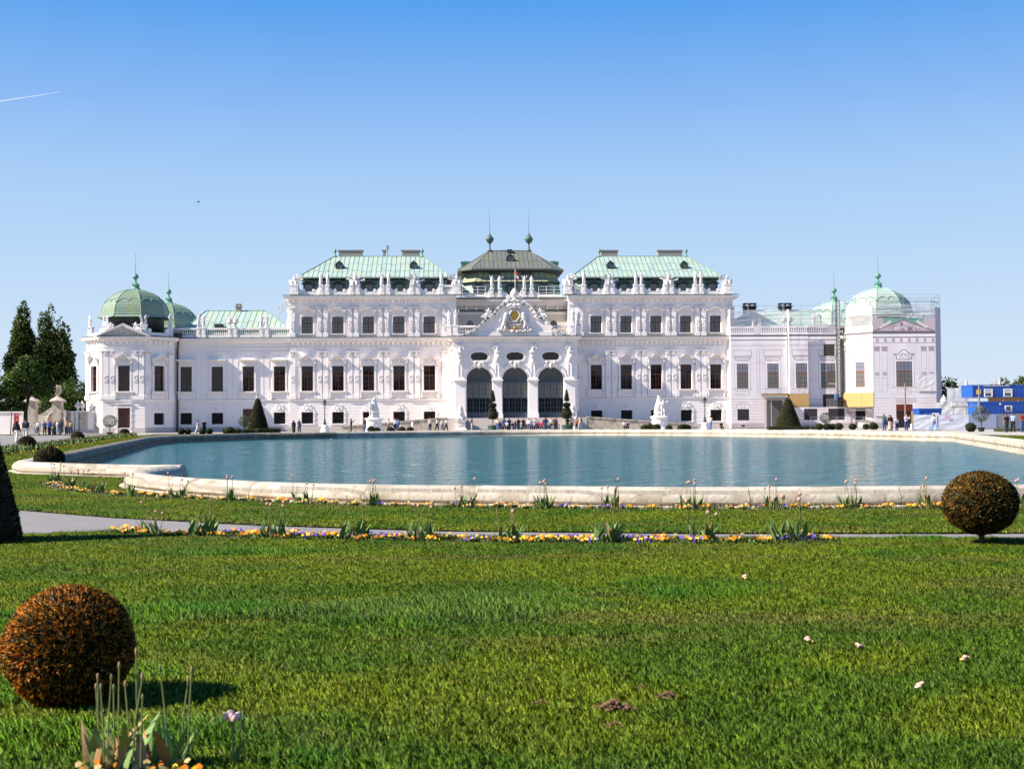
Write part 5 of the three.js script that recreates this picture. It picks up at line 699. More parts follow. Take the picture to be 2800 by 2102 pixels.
{ // row of small balls along the far side of the pool: one shape, many copies
  const xs = [[-41.97, 'first'], [-41.26], [-39.28], [-38.77], [-36.61], [-36.0], [-32.56], [-18.9], [-18.2], [-16.6], [-15.18], [-14.1], [14.84], [15.67], [16.3], [17.9], [19.43], [19.9], [20.4], [37.01], [37.94], [38.82], [39.24], [40.96], [41.37], [43.24], [43.61], [44.26]];
  const seenZ = {}, ords = ['first', 'second', 'third', 'fourth', 'fifth', 'sixth', 'seventh', 'eighth', 'ninth'], zone = (x) => x < -38 ? 0 : x < -32 ? 1 : x < -12 ? 2 : x < 21 ? 3 : 4, where = (x) => { const z = zone(x); seenZ[z] = (seenZ[z] ?? -1) + 1; return `${ords[seenZ[z]]} from the left ` + where0(x); }, where0 = (x) => x < -38 ? 'before the shaded left wing' : x < -32 ? 'by the foot of the left yew cone' : x < -12 ? 'by the left horse statue and ramp' : x < 21 ? 'by the right statue group and lamp' : 'before the covered right wing and its fence';
  const proto = [0, 1].map((k) => { const p = ballProf(.45, .85); return [core(p, .92), clipped(p, 520, .085, k ? boxGreen : yewGreen, 421 + k, 6, .05)]; });
  xs.forEach(([x], i) => { const green = i % 7 === 5; const t = thing('yew_ball', (green ? 'small green clipped ball, ' : 'small dark clipped ball, ') + where(x), 'shrub', [x, 0, 27 + 2 * hash(i, 3)], hash(i, 9) * 6, 'small clipped balls along the far side of the pool'); const s = .85 + .3 * hash(i, 5); t.scale.set(s, s * .95, s); part('crown', proto[green ? 1 : 0][0], coreMat, t); part('sprigs', proto[green ? 1 : 0][1], leafMat, t); });
  const t = thing('yew_ball', 'clipped ball beside the potted olive tree before the white fence', 'shrub', [44.6, 0, 56], 0, 'small clipped balls along the far side of the pool'); t.scale.setScalar(1.1); part('crown', proto[0][0], coreMat, t); part('sprigs', proto[0][1], leafMat, t);
}
function yewCone(pos, rad, h, n, size, label, seed) { const t = thing('yew_cone', label, 'shrub', pos, 0, 'clipped yew cones'), p = coneProf(rad, h); part('crown', core(p, .94), coreMat, t); part('sprigs', clipped(p, n, size, (r) => r() < .4 ? [.10, .062, .012] : [.048, .052, .012], seed, 6, .03, .7), leafMat, t); part('trunk', gb().tube([[0, -.05, 0], [0, h * .5, 0]], .07, 6).geo(), barkMat, t); }
yewCone([-15.72, 0, 167.35], .66, 2.3, 9000, .035, 'dark yew cone cut by the left edge of the picture', 431);
yewCone([-34.38, 0, 17], 1.45, 4.45, 4200, .11, 'tall clipped yew cone before the left wing', 433);
yewCone([35.98, 0, 17], 1.72, 4.1, 4200, .11, 'tall clipped yew cone before the covered right wing', 435);
function hedge(x0, x1, z0, z1, h, label, seed, cols) { const t = thing('low_hedge', label, 'hedge', [(x0 + x1) / 2, 0, (z0 + z1) / 2], 0, 'low hedges at the foot of the cones'), w = (x1 - x0) / 2, d = (z1 - z0) / 2, r = rngOf(seed), sp = []; for (let i = 0; i < 900; i++) { const f = r(); let p; if (f < .45) p = [rr(r, -w, w), rr(r, 0, h), d, 0, .2, 1]; else if (f < .85) p = [rr(r, -w, w), h, rr(r, -d, d), 0, 1, 0]; else p = [r() < .5 ? -w : w, rr(r, 0, h), rr(r, -d, d), r() < .5 ? 1 : -1, .2, 0]; sp.push([...p, .09, ...cols(r)]); } part('crown', gb().box(-w * .97, w * .97, 0, h * .95, -d * .92, d * .92).geo(), coreMat, t); part('sprigs', sprigs(sp, 5, seed, .9), leafMat, t); }
hedge(-36.4, -33.4, 23.5, 24.6, .52, 'low bright green hedge left of the tall left cone', 441, boxGreen); hedge(-33.0, -30.6, 23.2, 24.3, .55, 'low dark hedge right of the tall left cone', 443, yewGreen); hedge(31.4, 37.8, 23.6, 24.6, .38, 'low hedge along the foot of the right cone', 445, boxGreen);
// tiered topiary in green tubs
for (const [x, label] of [[-3.52, 'three-tiered topiary in a green tub left of the middle door'], [6.36, 'three-tiered topiary in a green tub right of the doors']]) {
  const t = thing('topiary_tree', label, 'topiary', [x, 0, 16], 0, 'tiered topiaries in tubs'); const s = x < 0 ? 471 : 475;
  part('trunk', gb().tube([[0, .6, 0], [0, 5.0, 0]], .06, 6).geo(), barkMat, t);
  const tiers = [[.72, 1.62, .55], [.46, 2.5, .26], [.46, 3.15, .26]]; tiers.forEach(([R, y, hh], i) => { const p = (q) => [R * Math.pow(Math.sin(Math.PI * q), .55) + .003, y + hh - hh * Math.cos(Math.PI * q)]; const g = sub('tier', t); part('tier_core', core(p, .92), coreMat, g); part('sprigs', clipped(p, 700, .09, yewGreen, s + i, 6), leafMat, g); });
  const p = (q) => [.36 * (1 - q * .82) * Math.min(1, q * 12 + .3), 3.95 + q * 1.5]; const g = sub('tier', t); part('tier_core', core(p, .9), coreMat, g); part('sprigs', clipped(p, 600, .085, yewGreen, s + 7, 6), leafMat, g);
  const tub = sub('tub', t); part('staves', gb().lathe([[.6, 0], [.72, .7], [.72, .76], [.64, .76], [.62, .6], [0, .6]], [0, 0, 0], 20).geo(), M([.045, .12, .085], .6), tub); part('hoops', gb().lathe([[.635, .16], [.655, .16], [.66, .22], [.64, .22]], [0, 0, 0], 20).lathe([[.70, .52], [.72, .52], [.725, .58], [.7, .58]], [0, 0, 0], 20).geo(), iron, tub);
  const r = rngOf(s), sp = []; for (let i = 0; i < 160; i++) { const a = r() * 6.283, d = Math.sqrt(r()) * .6; sp.push([d * Math.cos(a), .66 + r() * .08, d * Math.sin(a), 0, 1, 0, .09, ...(r() < .6 ? [.5, .22, .01] : [.06, .1, .02])]); } part('bedding_flowers', sprigs(sp, 4, s, 1, .5), leafMat, t);
}
// standard olive trees in black pots
function olive(pos, h, cr, label, seed) { const t = thing('potted_olive_tree', label, 'tree', pos, 0, 'standard olive trees in pots'), r = rngOf(seed), sp = [], cy = h - cr * .9; for (let i = 0; i < 1100; i++) { const a = r() * 6.283, u = r() * 2 - 1, s = Math.sqrt(1 - u * u), R = cr * Math.cbrt(.35 + .65 * r()) * (.85 + .3 * vnoise(a * 2, u * 4 + seed)); sp.push([R * s * Math.cos(a), cy + R * u * .88, R * s * Math.sin(a), s * Math.cos(a), u, s * Math.sin(a), .1, .13 + .06 * r(), .16 + .06 * r(), .09 + .03 * r()]); } part('crown', sprigs(sp, 4, seed, .9, .2), leafMat, t).userData.kind = 'stuff'; const b = gb().tube([[0, .3, 0], [.02, h - cr * 1.7, 0]], .05, 6); for (let k = 0; k < 7; k++) b.tube([[.02, h - cr * 1.75, 0], [cr * .6 * Math.cos(k * .9), cy + .1 * (k % 3), cr * .6 * Math.sin(k * .9)]], .025, 5, .012); part('trunk', b.geo(), barkMat, t); part('pot', gb().lathe([[.26, 0], [.36, .4], [.38, .42], [.33, .42], [.3, .34], [0, .34]], [0, 0, 0], 16).geo(), M([.015, .015, .016], .5), t); }
olive([-47.46, 0, 40], 2.3, .76, 'potted olive tree before the left pavilion door', 481); olive([-34.6, 0, 26.5], 2.2, .74, 'potted olive tree in front of the left yew cone', 483); olive([38.1, 0, 27], 2.15, .74, 'potted olive tree before the covered right wing', 485); olive([45.5, 0, 56.5], 2.5, .83, 'potted olive tree before the white fence on the right', 487);

// ---- tulips gone over, and pansies
const tulipLeaf = M([.115, .20, .045], .75, { side: THREE.DoubleSide }), tulipLeaf2 = M([.15, .24, .06], .75, { side: THREE.DoubleSide }), tulipStem = M([.15, .17, .05], .6), tulipDry = M([.33, .20, .10], .8, { side: THREE.DoubleSide }), tulipPink = M([.62, .33, .25], .6, { side: THREE.DoubleSide }), leafWither = M([.50, .27, .12], .7, { side: THREE.DoubleSide });
function leafGeo(L, w, lean, curl, a) { const n = 6, pos = [], ca = Math.cos(a), sa = Math.sin(a), q = (t, m) => { const wd = w * Math.sin(Math.PI * Math.pow(t * .93 + .05, .7)) * m, out = lean * L * t + curl * L * t * t * .6, y = L * t * (1 - .25 * curl * t) - .12 * Math.abs(m) * w; return [ca * out - sa * wd, Math.max(.0, y), sa * out + ca * wd]; }; for (let i = 0; i < n; i++) for (const [m0, m1] of [[-1, 0], [0, 1]]) { const A = q(i / n, m0), B = q(i / n, m1), C = q((i + 1) / n, m1), D = q((i + 1) / n, m0); pos.push(...A, ...B, ...C, ...A, ...C, ...D); } let g = new THREE.BufferGeometry(); g.setAttribute('position', new THREE.Float32BufferAttribute(pos, 3)); g = mergeVertices(g, 1e-4); g.computeVertexNormals(); return g; }
function tulipProto(seed, leaves, stems, dry, pink) { const r = rngOf(seed), g = new THREE.Group(); for (let i = 0; i < leaves; i++) { const a = r() * 6.283, m = part('leaf', leafGeo(rr(r, .18, .34), rr(r, .022, .038), rr(r, .05, .5), rr(r, .1, .55), a), r() < dry ? leafWither : r() < .6 ? tulipLeaf : tulipLeaf2, g); m.position.set(rr(r, -.17, .17), 0, rr(r, -.07, .07)); }
  for (let i = 0; i < stems; i++) { const x = rr(r, -.2, .2), z = rr(r, -.07, .07), h = rr(r, .36, .58), lx = rr(r, -.05, .05); const b = gb().tube([[x, 0, z], [x + lx * .4, h * .6, z], [x + lx, h, z]], (.0048), 5, .0038); part('stem', b.geo(), r() < .7 ? tulipStem : tulipDry, g); if (r() < pink) { const p = gb(); for (let k = 0; k < 5; k++) p.ball(x + lx + .012 * Math.cos(k * 1.26), h + .018, z + .012 * Math.sin(k * 1.26), .016, 1, [.8, 1.5, .8]); part('flower_head', p.geo(), tulipPink, g); } else part('seed_head', gb().ball(x + lx, h + .012, z, .009, 1, [.8, 2.2, .8]).geo(), r() < .5 ? tulipDry : tulipStem, g); } return g; }
const tulipKinds = [tulipProto(501, 26, 5, .05, .2), tulipProto(503, 23, 6, .05, .3), tulipProto(505, 27, 5, .1, .15), tulipProto(507, 20, 6, .08, .5), tulipProto(509, 16, 7, .35, .2)];
function tulips(kind, pos, turn, label, group, sc = 1) { const t = thing('tulip_clump', label, 'tulips', pos, turn, group); for (const c of tulipKinds[kind].children) t.add(c.clone()); t.scale.setScalar(sc); return t; }
const ordinal = ['first', 'second', 'third', 'fourth', 'fifth', 'sixth', 'seventh', 'eighth', 'ninth', 'tenth', 'eleventh', 'twelfth', 'thirteenth', 'fourteenth', 'fifteenth', 'sixteenth', 'seventeenth'];
[[-13.55, 166.3], [-12.72, 166.75], [-11.67, 167.1], [-10.52, 167.5], [-9.6, 167.8], [-8.45, 168.1], [-7.13, 168.3], [-5.92, 168.45], [-4.77, 168.5]].forEach(([x, z], i) => tulips([3, 0, 1, 0, 1, 2, 0, 3, 1][i], [x, 0, z], (i * 1.7) % .6 - .3, i === 0 ? 'sparse tulip clump in the shadow at the left end of the front flower bed' : `faded tulip clump, ${ordinal[i - 1]} from the left in the sunlit front flower bed`, 'tulip clumps in the front bed', [.8, 1.12, .92, 1.1, .95, .95, 1.08, .95, 1.15][i]));
[[-19.96, 149.79], [-18.59, 153.13], [-17.75, 154.83], [-17.23, 155.64], [-16.16, 157.0], [-14.94, 157.9], [-13.68, 158.85], [-12.11, 159.88], [-10.65, 160.82], [-8.91, 161.56], [-7.5, 161.95], [-6.29, 162.12], [-4.9, 162.45], [-3.5, 162.7], [-2.14, 162.8], [-.78, 162.8], [.82, 162.8]].forEach(([x, z], i) => tulips((i * 2 + 1) % 4, [x, 0, z], i * 1.3 % 3, `faded tulip clump, ${ordinal[i]} from the left in the bed along the pool rim`, 'tulip clumps in the bed along the rim', .95));
tulips(4, [-10.62, -.02, 178.9], .2, 'large withering tulip clump with orange leaves at the bottom left', 'tulip clumps in the corner bed', 1.0); tulips(4, [-10.8, -.02, 178.92], 2.4, 'yellowing tulip stems beside the withering clump at the bottom left', 'tulip clumps in the corner bed', .9);
{ const t = thing('tulip', 'single tulip with a pale pink bloom at the bottom left', 'tulip', [-10.24, 0, 178.85]); part('stem', gb().tube([[0, 0, 0], [.0, .14, 0], [-.01, .225, 0]], .006, 6).tube([[.0, .0, 0], [.045, .12, .01], [.05, .275, .01]], .005, 6).geo(), tulipStem, t); const p = gb(); for (const [x, z, y] of [[-.03, 0, .24], [0, .012, .248], [.028, 0, .242], [-.01, -.012, .25], [.012, .016, .236]]) p.ball(x - .005, y, z, .02, 2, [.85, 1.05, .9]); part('bloom', p.geo(), M([.72, .46, .40], .6), t); part('leaf', leafGeo(.16, .02, .3, .3, .8), tulipLeaf2, t); }
// pansies
function pansyProto(seed, cols, n, rad) { const r = rngOf(seed), g = new THREE.Group(), sp = []; for (let i = 0; i < 60; i++) { const a = r() * 6.283, d = Math.sqrt(r()) * rad; sp.push([d * Math.cos(a), r() * .05, d * Math.sin(a), Math.cos(a) * .4, .9, Math.sin(a) * .4, .045, .09 + .05 * r(), .15 + .05 * r(), .035]); } const fo = part('foliage', sprigs(sp, 4, seed, .9, .35), leafMat, g); fo.userData.kind = 'stuff';
  const P = [], N = [], C = []; for (let i = 0; i < n; i++) { const a = r() * 6.283, d = Math.sqrt(r()) * rad, x = d * Math.cos(a), z = d * Math.sin(a), y = .07 + r() * .06, s = rr(r, .018, .026), c = cols[Math.floor(r() * cols.length)]; const f = new THREE.Vector3(rr(r, -.5, .5), rr(r, .3, .8), rr(r, .4, 1)).normalize(), u = new THREE.Vector3(0, 1, 0).cross(f).normalize(), v = f.clone().cross(u); for (let k = 0; k < 5; k++) { const b = k * 1.257 + .3, m = (w, q) => [x + (u.x * Math.cos(w) + v.x * Math.sin(w)) * q - f.x * q * .25, y + (u.y * Math.cos(w) + v.y * Math.sin(w)) * q - f.y * q * .25, z + (u.z * Math.cos(w) + v.z * Math.sin(w)) * q - f.z * q * .25]; const q1 = m(b - .62, s), q2 = m(b + .62, s), q3 = m(b, s * 1.25), q0 = [x, y, z]; P.push(...q0, ...q1, ...q3, ...q0, ...q3, ...q2); const j = .8 + .4 * r(); for (let e = 0; e < 6; e++) { N.push(f.x, f.y, f.z); C.push(c[0] * j, c[1] * j, c[2] * j); } } } const q = new THREE.BufferGeometry(); q.setAttribute('position', new THREE.Float32BufferAttribute(P, 3)); q.setAttribute('normal', new THREE.Float32BufferAttribute(N, 3)); q.setAttribute('color', new THREE.Float32BufferAttribute(C, 3)); part('blossoms', q, leafMat, g).userData.kind = 'stuff'; return g; }
const YEL = [.78, .50, .01], ORA = [.75, .22, .01], PUR = [.10, .04, .30], VIO = [.16, .10, .42], STR = [.45, .33, .12];
const pansyKinds = [['yellow', pansyProto(521, [YEL, YEL, ORA], 8, .12)], ['orange', pansyProto(523, [ORA, ORA, YEL], 8, .12)], ['purple', pansyProto(525, [PUR, VIO, PUR], 8, .12)], ['orange and yellow', pansyProto(527, [ORA, YEL, STR], 7, .14)], ['purple and yellow', pansyProto(529, [VIO, YEL, PUR], 10, .13)], ['half-withered', pansyProto(531, [STR, YEL, STR, ORA], 7, .14)]];
function nearTulip(x, z, bed) { const T = bed[0] === 'f' ? [-12.72, -11.67, -10.52, -9.6, -8.45, -7.13, -5.92, -4.77] : bed[0] === 'r' ? [-19.96, -18.59, -17.75, -17.23, -16.16, -14.94, -13.68, -12.11, -10.65, -8.91, -7.5, -6.29, -4.9, -3.5, -2.14, -.78, .82] : null; if (!T) return 'in'; let b = 0; T.forEach((t, i) => { if (Math.abs(t - x) < Math.abs(T[b] - x)) b = i; }); return (x < T[b] ? 'left of the ' : 'right of the ') + ordinal[b] + ' tulip clump in'; }
function pansy(k, x, z, bed, sc) { const t = thing('pansy_plant', `${pansyKinds[k][0]} pansies ${nearTulip(x, z, bed)} the ${bed}`, 'pansies', [x, 0, z], hash(Math.round(x * 90), Math.round(z * 90)) * 1.2 - .6, `pansies in the ${bed}`); for (const c of pansyKinds[k][1].children) t.add(c.clone()); t.scale.setScalar(sc); }
{ const r = rngOf(541); for (let x = -14.2; x < -4.2; x += .16) for (let j = 0; j < 1 + (x > -13.2 ? (r() < .75 ? 1 : 0) : 0); j++) { const q = vnoise(x * 1.7 + 4, j * 3); pansy(q < .3 ? (r() < .6 ? 2 : 4) : q < .62 ? (r() < .6 ? 0 : 3) : (r() < .6 ? 1 : 3), x + rr(r, -.07, .07), bedLine1(x) + rr(r, -.26, .3), 'front flower bed', rr(r, .68, .9)); }
  for (let x = -19.6; x < 2.2; x += .24) { const q = r(), st = x < -15.4 ? .22 : 0; pansy(q < .4 ? 5 : q < .58 ? 0 : q < .78 ? 1 : q < .9 ? 3 : 2, x + rr(r, -.1, .1), bed2Z(x) + rr(r, -.22, .22) + st * 0, 'rim-side bed', rr(r, .7, .95)); }
  for (const [x, z, k] of [[-10.5, 179.02, 3], [-10.4, 179.06, 0], [-10.64, 179.08, 5], [-10.8, 179.06, 5], [-10.9, 179.0, 5]]) pansy(k, x, z, 'corner bed at the bottom left', .62); }
single('flower_bed', sheet([[-14.3, 165.45], [-12.9, 166.2], [-10.8, 167.0], [-8.4, 167.75], [-6.1, 168.05], [-4.1, 168.1], [-4.1, 168.8], [-6.1, 168.75], [-8.4, 168.45], [-10.8, 167.7], [-12.9, 166.9], [-14.3, 166.2]], [], .006), M([.07, .055, .035], 1, { map: soilMat.map }), 'bare soil of the front flower bed', null, null, 'structure');
single('flower_bed', sheet([...bed2P.map(([x, z]) => [x + .1, z - .38]), ...bed2P.slice().reverse().map(([x, z]) => [x - .1, z + .38])], [], .006), M([.11, .095, .05], 1, { map: soilMat.map }), 'dry soil of the bed along the pool rim', null, null, 'structure');
{ // dry stalks and weeds in the rim bed
  const r = rngOf(551), sp = []; for (let i = 0; i < 2600; i++) { const x = rr(r, -20, 3), z = bed2Z(x) + rr(r, -.4, .42); sp.push([x, 0, z, 0, 1, 0, rr(r, .05, .11), ...(r() < .55 ? [.30, .26, .10] : [.12, .17, .04])]); } for (let i = 0; i < 1100; i++) { const x = rr(r, -14.3, -4.1), z = bedLine1(x) + rr(r, -.34, .36); sp.push([x, 0, z, 0, 1, 0, rr(r, .04, .09), ...(r() < .4 ? [.25, .21, .09] : [.09, .14, .03])]); } single('weeds', sprigs(sp, 3, 553, .45, .07), leafMat, 'dry stalks and small weeds in the flower beds', 'weeds', null, 'stuff');
  // tulip border on the left: too many to count
  const tb = []; for (let i = 0; i < 5200; i++) { const z = 46 + 92 * Math.pow(r(), 1.25), x = borderX(z) + rr(r, -.75, .75); if (!inView(x, z, 2)) continue; tb.push([x, 0, z, 0, 1, 0, rr(r, .22, .4), .095 + .05 * r(), .155 + .06 * r(), .06]); } for (let i = 0; i < 700; i++) { const z = 46 + 92 * Math.pow(r(), 1.25), x = borderX(z) + rr(r, -.7, .7); tb.push([x, rr(r, .3, .45), z, 0, 1, 0, .07, .6, .36, .28]); } for (let i = 0; i < 900; i++) { const z = 46 + 92 * Math.pow(r(), 1.1), x = borderX(z) + .9 + rr(r, -.25, .3); tb.push([x, .02, z, 0, 1, 0, .1, ...(r() < .5 ? YEL : [.2, .2, .06])]); }
  single('tulip_border', sprigs(tb, 4, 555, .35, .13), leafMat, 'long border of faded tulips beside the left promenade', 'tulips', null, 'stuff');
  const tr = []; for (let i = 0; i < 900; i++) { const x = rr(r, 45.5, 56), z = 60 - (x - 45) * .3 + rr(r, -.6, .6); tr.push([x, 0, z, 0, 1, 0, rr(r, .22, .4), .12 + .06 * r(), .17 + .06 * r(), .05]); } single('tulip_border', sprigs(tr, 4, 557, .35, .13), leafMat, 'short tulip border before the people at the right edge', 'tulips', null, 'stuff'); }
// fallen blooms and soil on the lawn
[[-6.64, 175.95, 'fallen pink tulip head with a yellow petal on the right lawn'], [-6.36, 176.23, 'fallen pale petal lying on the right lawn'], [-5.81, 176.73, 'round fallen tulip head near the right edge'], [-6.41, 177.52, 'fallen tulip head with white base low on the right lawn'], [-6.26, 172.35, 'small pale petal high on the right lawn']].forEach(([x, z, l], i) => { const t = thing('fallen_tulip_head', l, 'petals', [x, .045, z], i * 1.3, 'fallen tulip heads on the lawn'); const b = gb(); for (let k = 0; k < 4; k++) b.ball(.012 * Math.cos(k * 1.6), .006 * k, .012 * Math.sin(k * 1.6), .017, 1, [1.1, .7, .9]); part('petals', b.geo(), M([.62, .36, .27], .7), t); part('petal_base', gb().ball(.025, -.006, .012, .013, 1, [1.2, .7, 1]).geo(), i % 2 ? M([.75, .66, .6], .7) : M([.7, .5, .05], .7), t); });
[[-8.3, 177.94, 1.35, 'largest heap of brown soil crumbs on the lawn'], [-7.95, 177.65, .85, 'dark soil crumbs on the lawn right of the large heap'], [-8.06, 177.39, .5, 'small soil crumb above the large heap on the lawn'], [-8.69, 177.73, .5, 'small soil crumb left of the large heap on the lawn'], [-8.35, 178.31, .6, 'small soil crumb below the large heap on the lawn']].forEach(([x, z, s, l], i) => { const r = rngOf(571 + i), b = gb(); for (let k = 0; k < 60; k++) { const q = r() + r() - 1; b.ball(q * .1 * s, .02 + r() * .045 * s * (1 - Math.abs(q)), (r() + r() - 1) * .05 * s, rr(r, .004, .014) * s, 0, [rr(r, .8, 1.5), .75, 1]); }; single('soil_heap', b.geo(), M([.16, .085, .045], 1, { map: soilMat.map }), l, 'soil', 'soil heaps on the lawn').position.set(x, .01, z); });
single('bare_soil', sheet([[-11.75, 177.4], [-11.5, 177.85], [-11.2, 177.9], [-10.95, 177.5], [-11.1, 177.1], [-11.55, 177.05]], [], .012), M([.09, .06, .045], 1, { map: soilMat.map }), 'bare earth under the foreground yew ball', null, null, 'structure');

// ---- trees
function limbs(b, r, p, d, L, rad, depth) { const q = [p[0] + d[0] * L, p[1] + d[1] * L, p[2] + d[2] * L]; b.tube([p, q], rad, depth > 2 ? 7 : 5, rad * .7); if (depth <= 0) return; const n = depth > 2 ? 3 : 2 + (r() < .4 ? 1 : 0); for (let k = 0; k < n; k++) { const a = r() * 6.283, s = .5 + .35 * r(), e = [d[0] + s * Math.cos(a), d[1] * .95 + .12, d[2] + s * Math.sin(a)], m = Math.hypot(...e); limbs(b, r, q, e.map((v) => v / m), L * rr(r, .6, .8), rad * .66, depth - 1); } }
function tree(name, label, pos, h, crown, colours, seed, n, leaf, group, trunkR = .3, bark = barkMat, bare = .12) { // crown: list of [x,y,z,rx,ry,rz]
  const t = thing(name, label, 'tree', pos, 0, group), r = rngOf(seed), sp = []; let tot = 0; const vol = crown.map((c) => (tot += c[3] * c[4] * c[5]));
  for (let i = 0; i < n; i++) { const q = r() * tot; let k = 0; while (vol[k] < q) k++; const [cx, cy, cz, rx, ry, rz] = crown[k]; const a = r() * 6.283, u = r() * 2 - 1, s = Math.sqrt(1 - u * u), nz = fbm(a * 2.3 + k * 7.7 + seed, u * 3.2 + k, 3), f = Math.cbrt(.25 + .75 * r()) * (.66 + .62 * nz); if (nz < .33 && r() < .6) continue; const x = cx + rx * f * s * Math.cos(a), y = cy + ry * f * u, z = cz + rz * f * s * Math.sin(a); const c = colours(r, nz); sp.push([x, y, z, s * Math.cos(a), u * .6 + .35, s * Math.sin(a), leaf * (.6 + .8 * r()), ...c]); }
  part('crown', sprigs(sp, 3, seed, 1.1, .42), leafThin, t).userData.kind = 'stuff';
  const b = gb(); if (name === 'poplar_tree') b.tube([[0, -.1, 0], [.1, h * .4, 0], [0, h * .9, 0]], trunkR, 7, trunkR * .4); else limbs(b, r, [0, -.1, 0], [0, 1, 0], h * .28, trunkR, 4); part('trunk', b.geo(), bark, t); void bare; return t; }
const gPoplar = (r, n) => { const k = .55 + .9 * n; return [.07 * k + .012 * r(), .11 * k + .015 * r(), .018 * k]; }, gLime = (r, n) => { const k = .5 + 1.0 * n; return [.075 * k, .125 * k + .02 * r(), .016 * k]; }, gDark = (r, n) => { const k = .5 + .9 * n; return [.05 * k, .085 * k + .02 * r(), .015 * k]; };
const poplarCrown = (h, w, seed) => { const r = rngOf(seed), c = []; for (let k = 0; k < 16; k++) { const t = k / 15, y = 2.2 + t * (h - 3.4), rad = w * (.55 + .55 * Math.sin(Math.PI * Math.min(1, t * .9 + .12))) * (t > .75 ? 1 - (t - .75) * 1.9 : 1); c.push([rr(r, -.22, .22) * w, y, rr(r, -.22, .22) * w, Math.max(.55, rad * rr(r, .6, .85)), h * .085, Math.max(.55, rad * rr(r, .6, .85))]); } return c; };
tree('poplar_tree', 'slim tall poplar behind the garden wall, left of the pair', [-80.5, 0, -30], 21.3, poplarCrown(21.3, 2.9, 601), gPoplar, 601, 14000, .42, 'poplars behind the garden wall', .35);
tree('poplar_tree', 'broad dark poplar behind the garden wall, nearer the palace', [-76.0, 0, -30], 20.6, [...poplarCrown(20.6, 2.6, 603), ...poplarCrown(18.5, 2.2, 605).map(([x, y, z, a, b, c]) => [x + 2.5, y, z + .5, a * 1.05, b, c * 1.05])], gPoplar, 607, 17000, .42, 'poplars behind the garden wall', .45);
tree('poplar_tree', 'poplar mostly cut off by the left edge of the picture', [-85.9, 0, -29], 17.2, poplarCrown(17.2, 2.0, 609), gPoplar, 609, 7000, .42, 'poplars behind the garden wall', .3);
tree('broadleaf_tree', 'young leafy tree with a bare dark trunk before the garden wall', [-64.9, 0, 15], 10.5, [[0, 7.2, 0, 2.6, 1.9, 2.2], [-2.6, 6.2, 0, 2.2, 1.4, 1.8], [2.2, 5.9, .3, 1.7, 1.2, 1.5], [.2, 8.9, 0, 1.4, 1.5, 1.2], [-4.2, 5.4, 0, 1.8, 1.1, 1.4]], gLime, 611, 3600, .3, 'trees near the gate', .24, barkDark);
[[-69.5, -22, 8.6, 2.8, 'round green tree beside the left pavilion'], [-72.8, -26, 7.6, 3.0, 'green tree filling the gap behind the gate pier'], [-66.0, -30, 8.8, 2.6, 'pale green tree touching the left pavilion edge'], [-78.5, -15, 6.8, 3.0, 'dark bushy tree behind the gate'], [-83, -10, 7.0, 3.0, 'bushy tree behind the wall at the left edge']].forEach(([x, z, h, w, l], i) => tree('broadleaf_tree', l, [x, 0, z], h, [[0, h * .62, 0, w, h * .34, w], [w * .5, h * .45, 0, w * .7, h * .26, w * .7], [-w * .5, h * .48, 0, w * .7, h * .28, w * .7], [0, h * .25, .5, w * .9, h * .25, w * .8]], i === 3 ? gDark : gLime, 621 + i, 3000, .38, 'trees behind the garden wall', .2));
[[69.6, -12, 7.6, 1.7, 'green tree right of the scaffolded pavilion'], [71.5, -14, 5.8, 1.2, 'small tree behind the pale netting'], [76.5, -8, 7.2, 1.5, 'tree top above the blue site cabin, left of the stone ornament'], [79.5, -8, 7.6, 1.4, 'tree top above the blue site cabin, right of the stone ornament'], [83.0, -8, 7.5, 1.8, 'tree top above the blue site cabin at the right edge']].forEach(([x, z, h, w, l], i) => tree('broadleaf_tree', l, [x, 0, z], h, [[0, h * .66, 0, w, h * .32, w], [w * .3, h * .4, 0, w * .8, h * .3, w * .8], [-w * .25, h * .45, 0, w * .8, h * .3, w * .8], [0, h * .2, 0, w * .8, h * .22, w * .8]], gLime, 641 + i, 2200, .34, 'trees behind the building site', .16));
// trees behind the viewer, which the lower windows mirror
for (let i = 0; i < 13; i++) { const x = -78 + i * 12.5 + 4 * hash(i, 77), h = 15 + 5 * hash(i, 78); tree('broadleaf_tree', 'tall park tree behind the viewpoint, mirrored in the lower windows', [x, 0, 232 + 8 * hash(i, 79)], h, [[0, h * .6, 0, 6.5, h * .38, 4], [4, h * .42, 0, 4.5, h * .34, 3], [-4, h * .45, 0, 4.5, h * .34, 3], [0, h * .22, 0, 5, h * .22, 3]], gDark, 661 + i, 2200, 1.1, 'park trees behind the viewpoint', .5); }
// low blue hills on the left
{ const p = []; for (let i = 0; i <= 40; i++) { const x = -3600 + i * 70; p.push([x, (60 + 70 * fbm(i * .23, 5, 3)) * Math.sin(Math.PI * i / 40)]); } single('hills', gb().zp([[-3600, -5], ...p, [-800, -5]], -3260, -3200).geo(), M([.10, .13, .13], 1), 'low wooded hills at the left horizon', null, null, 'structure'); }
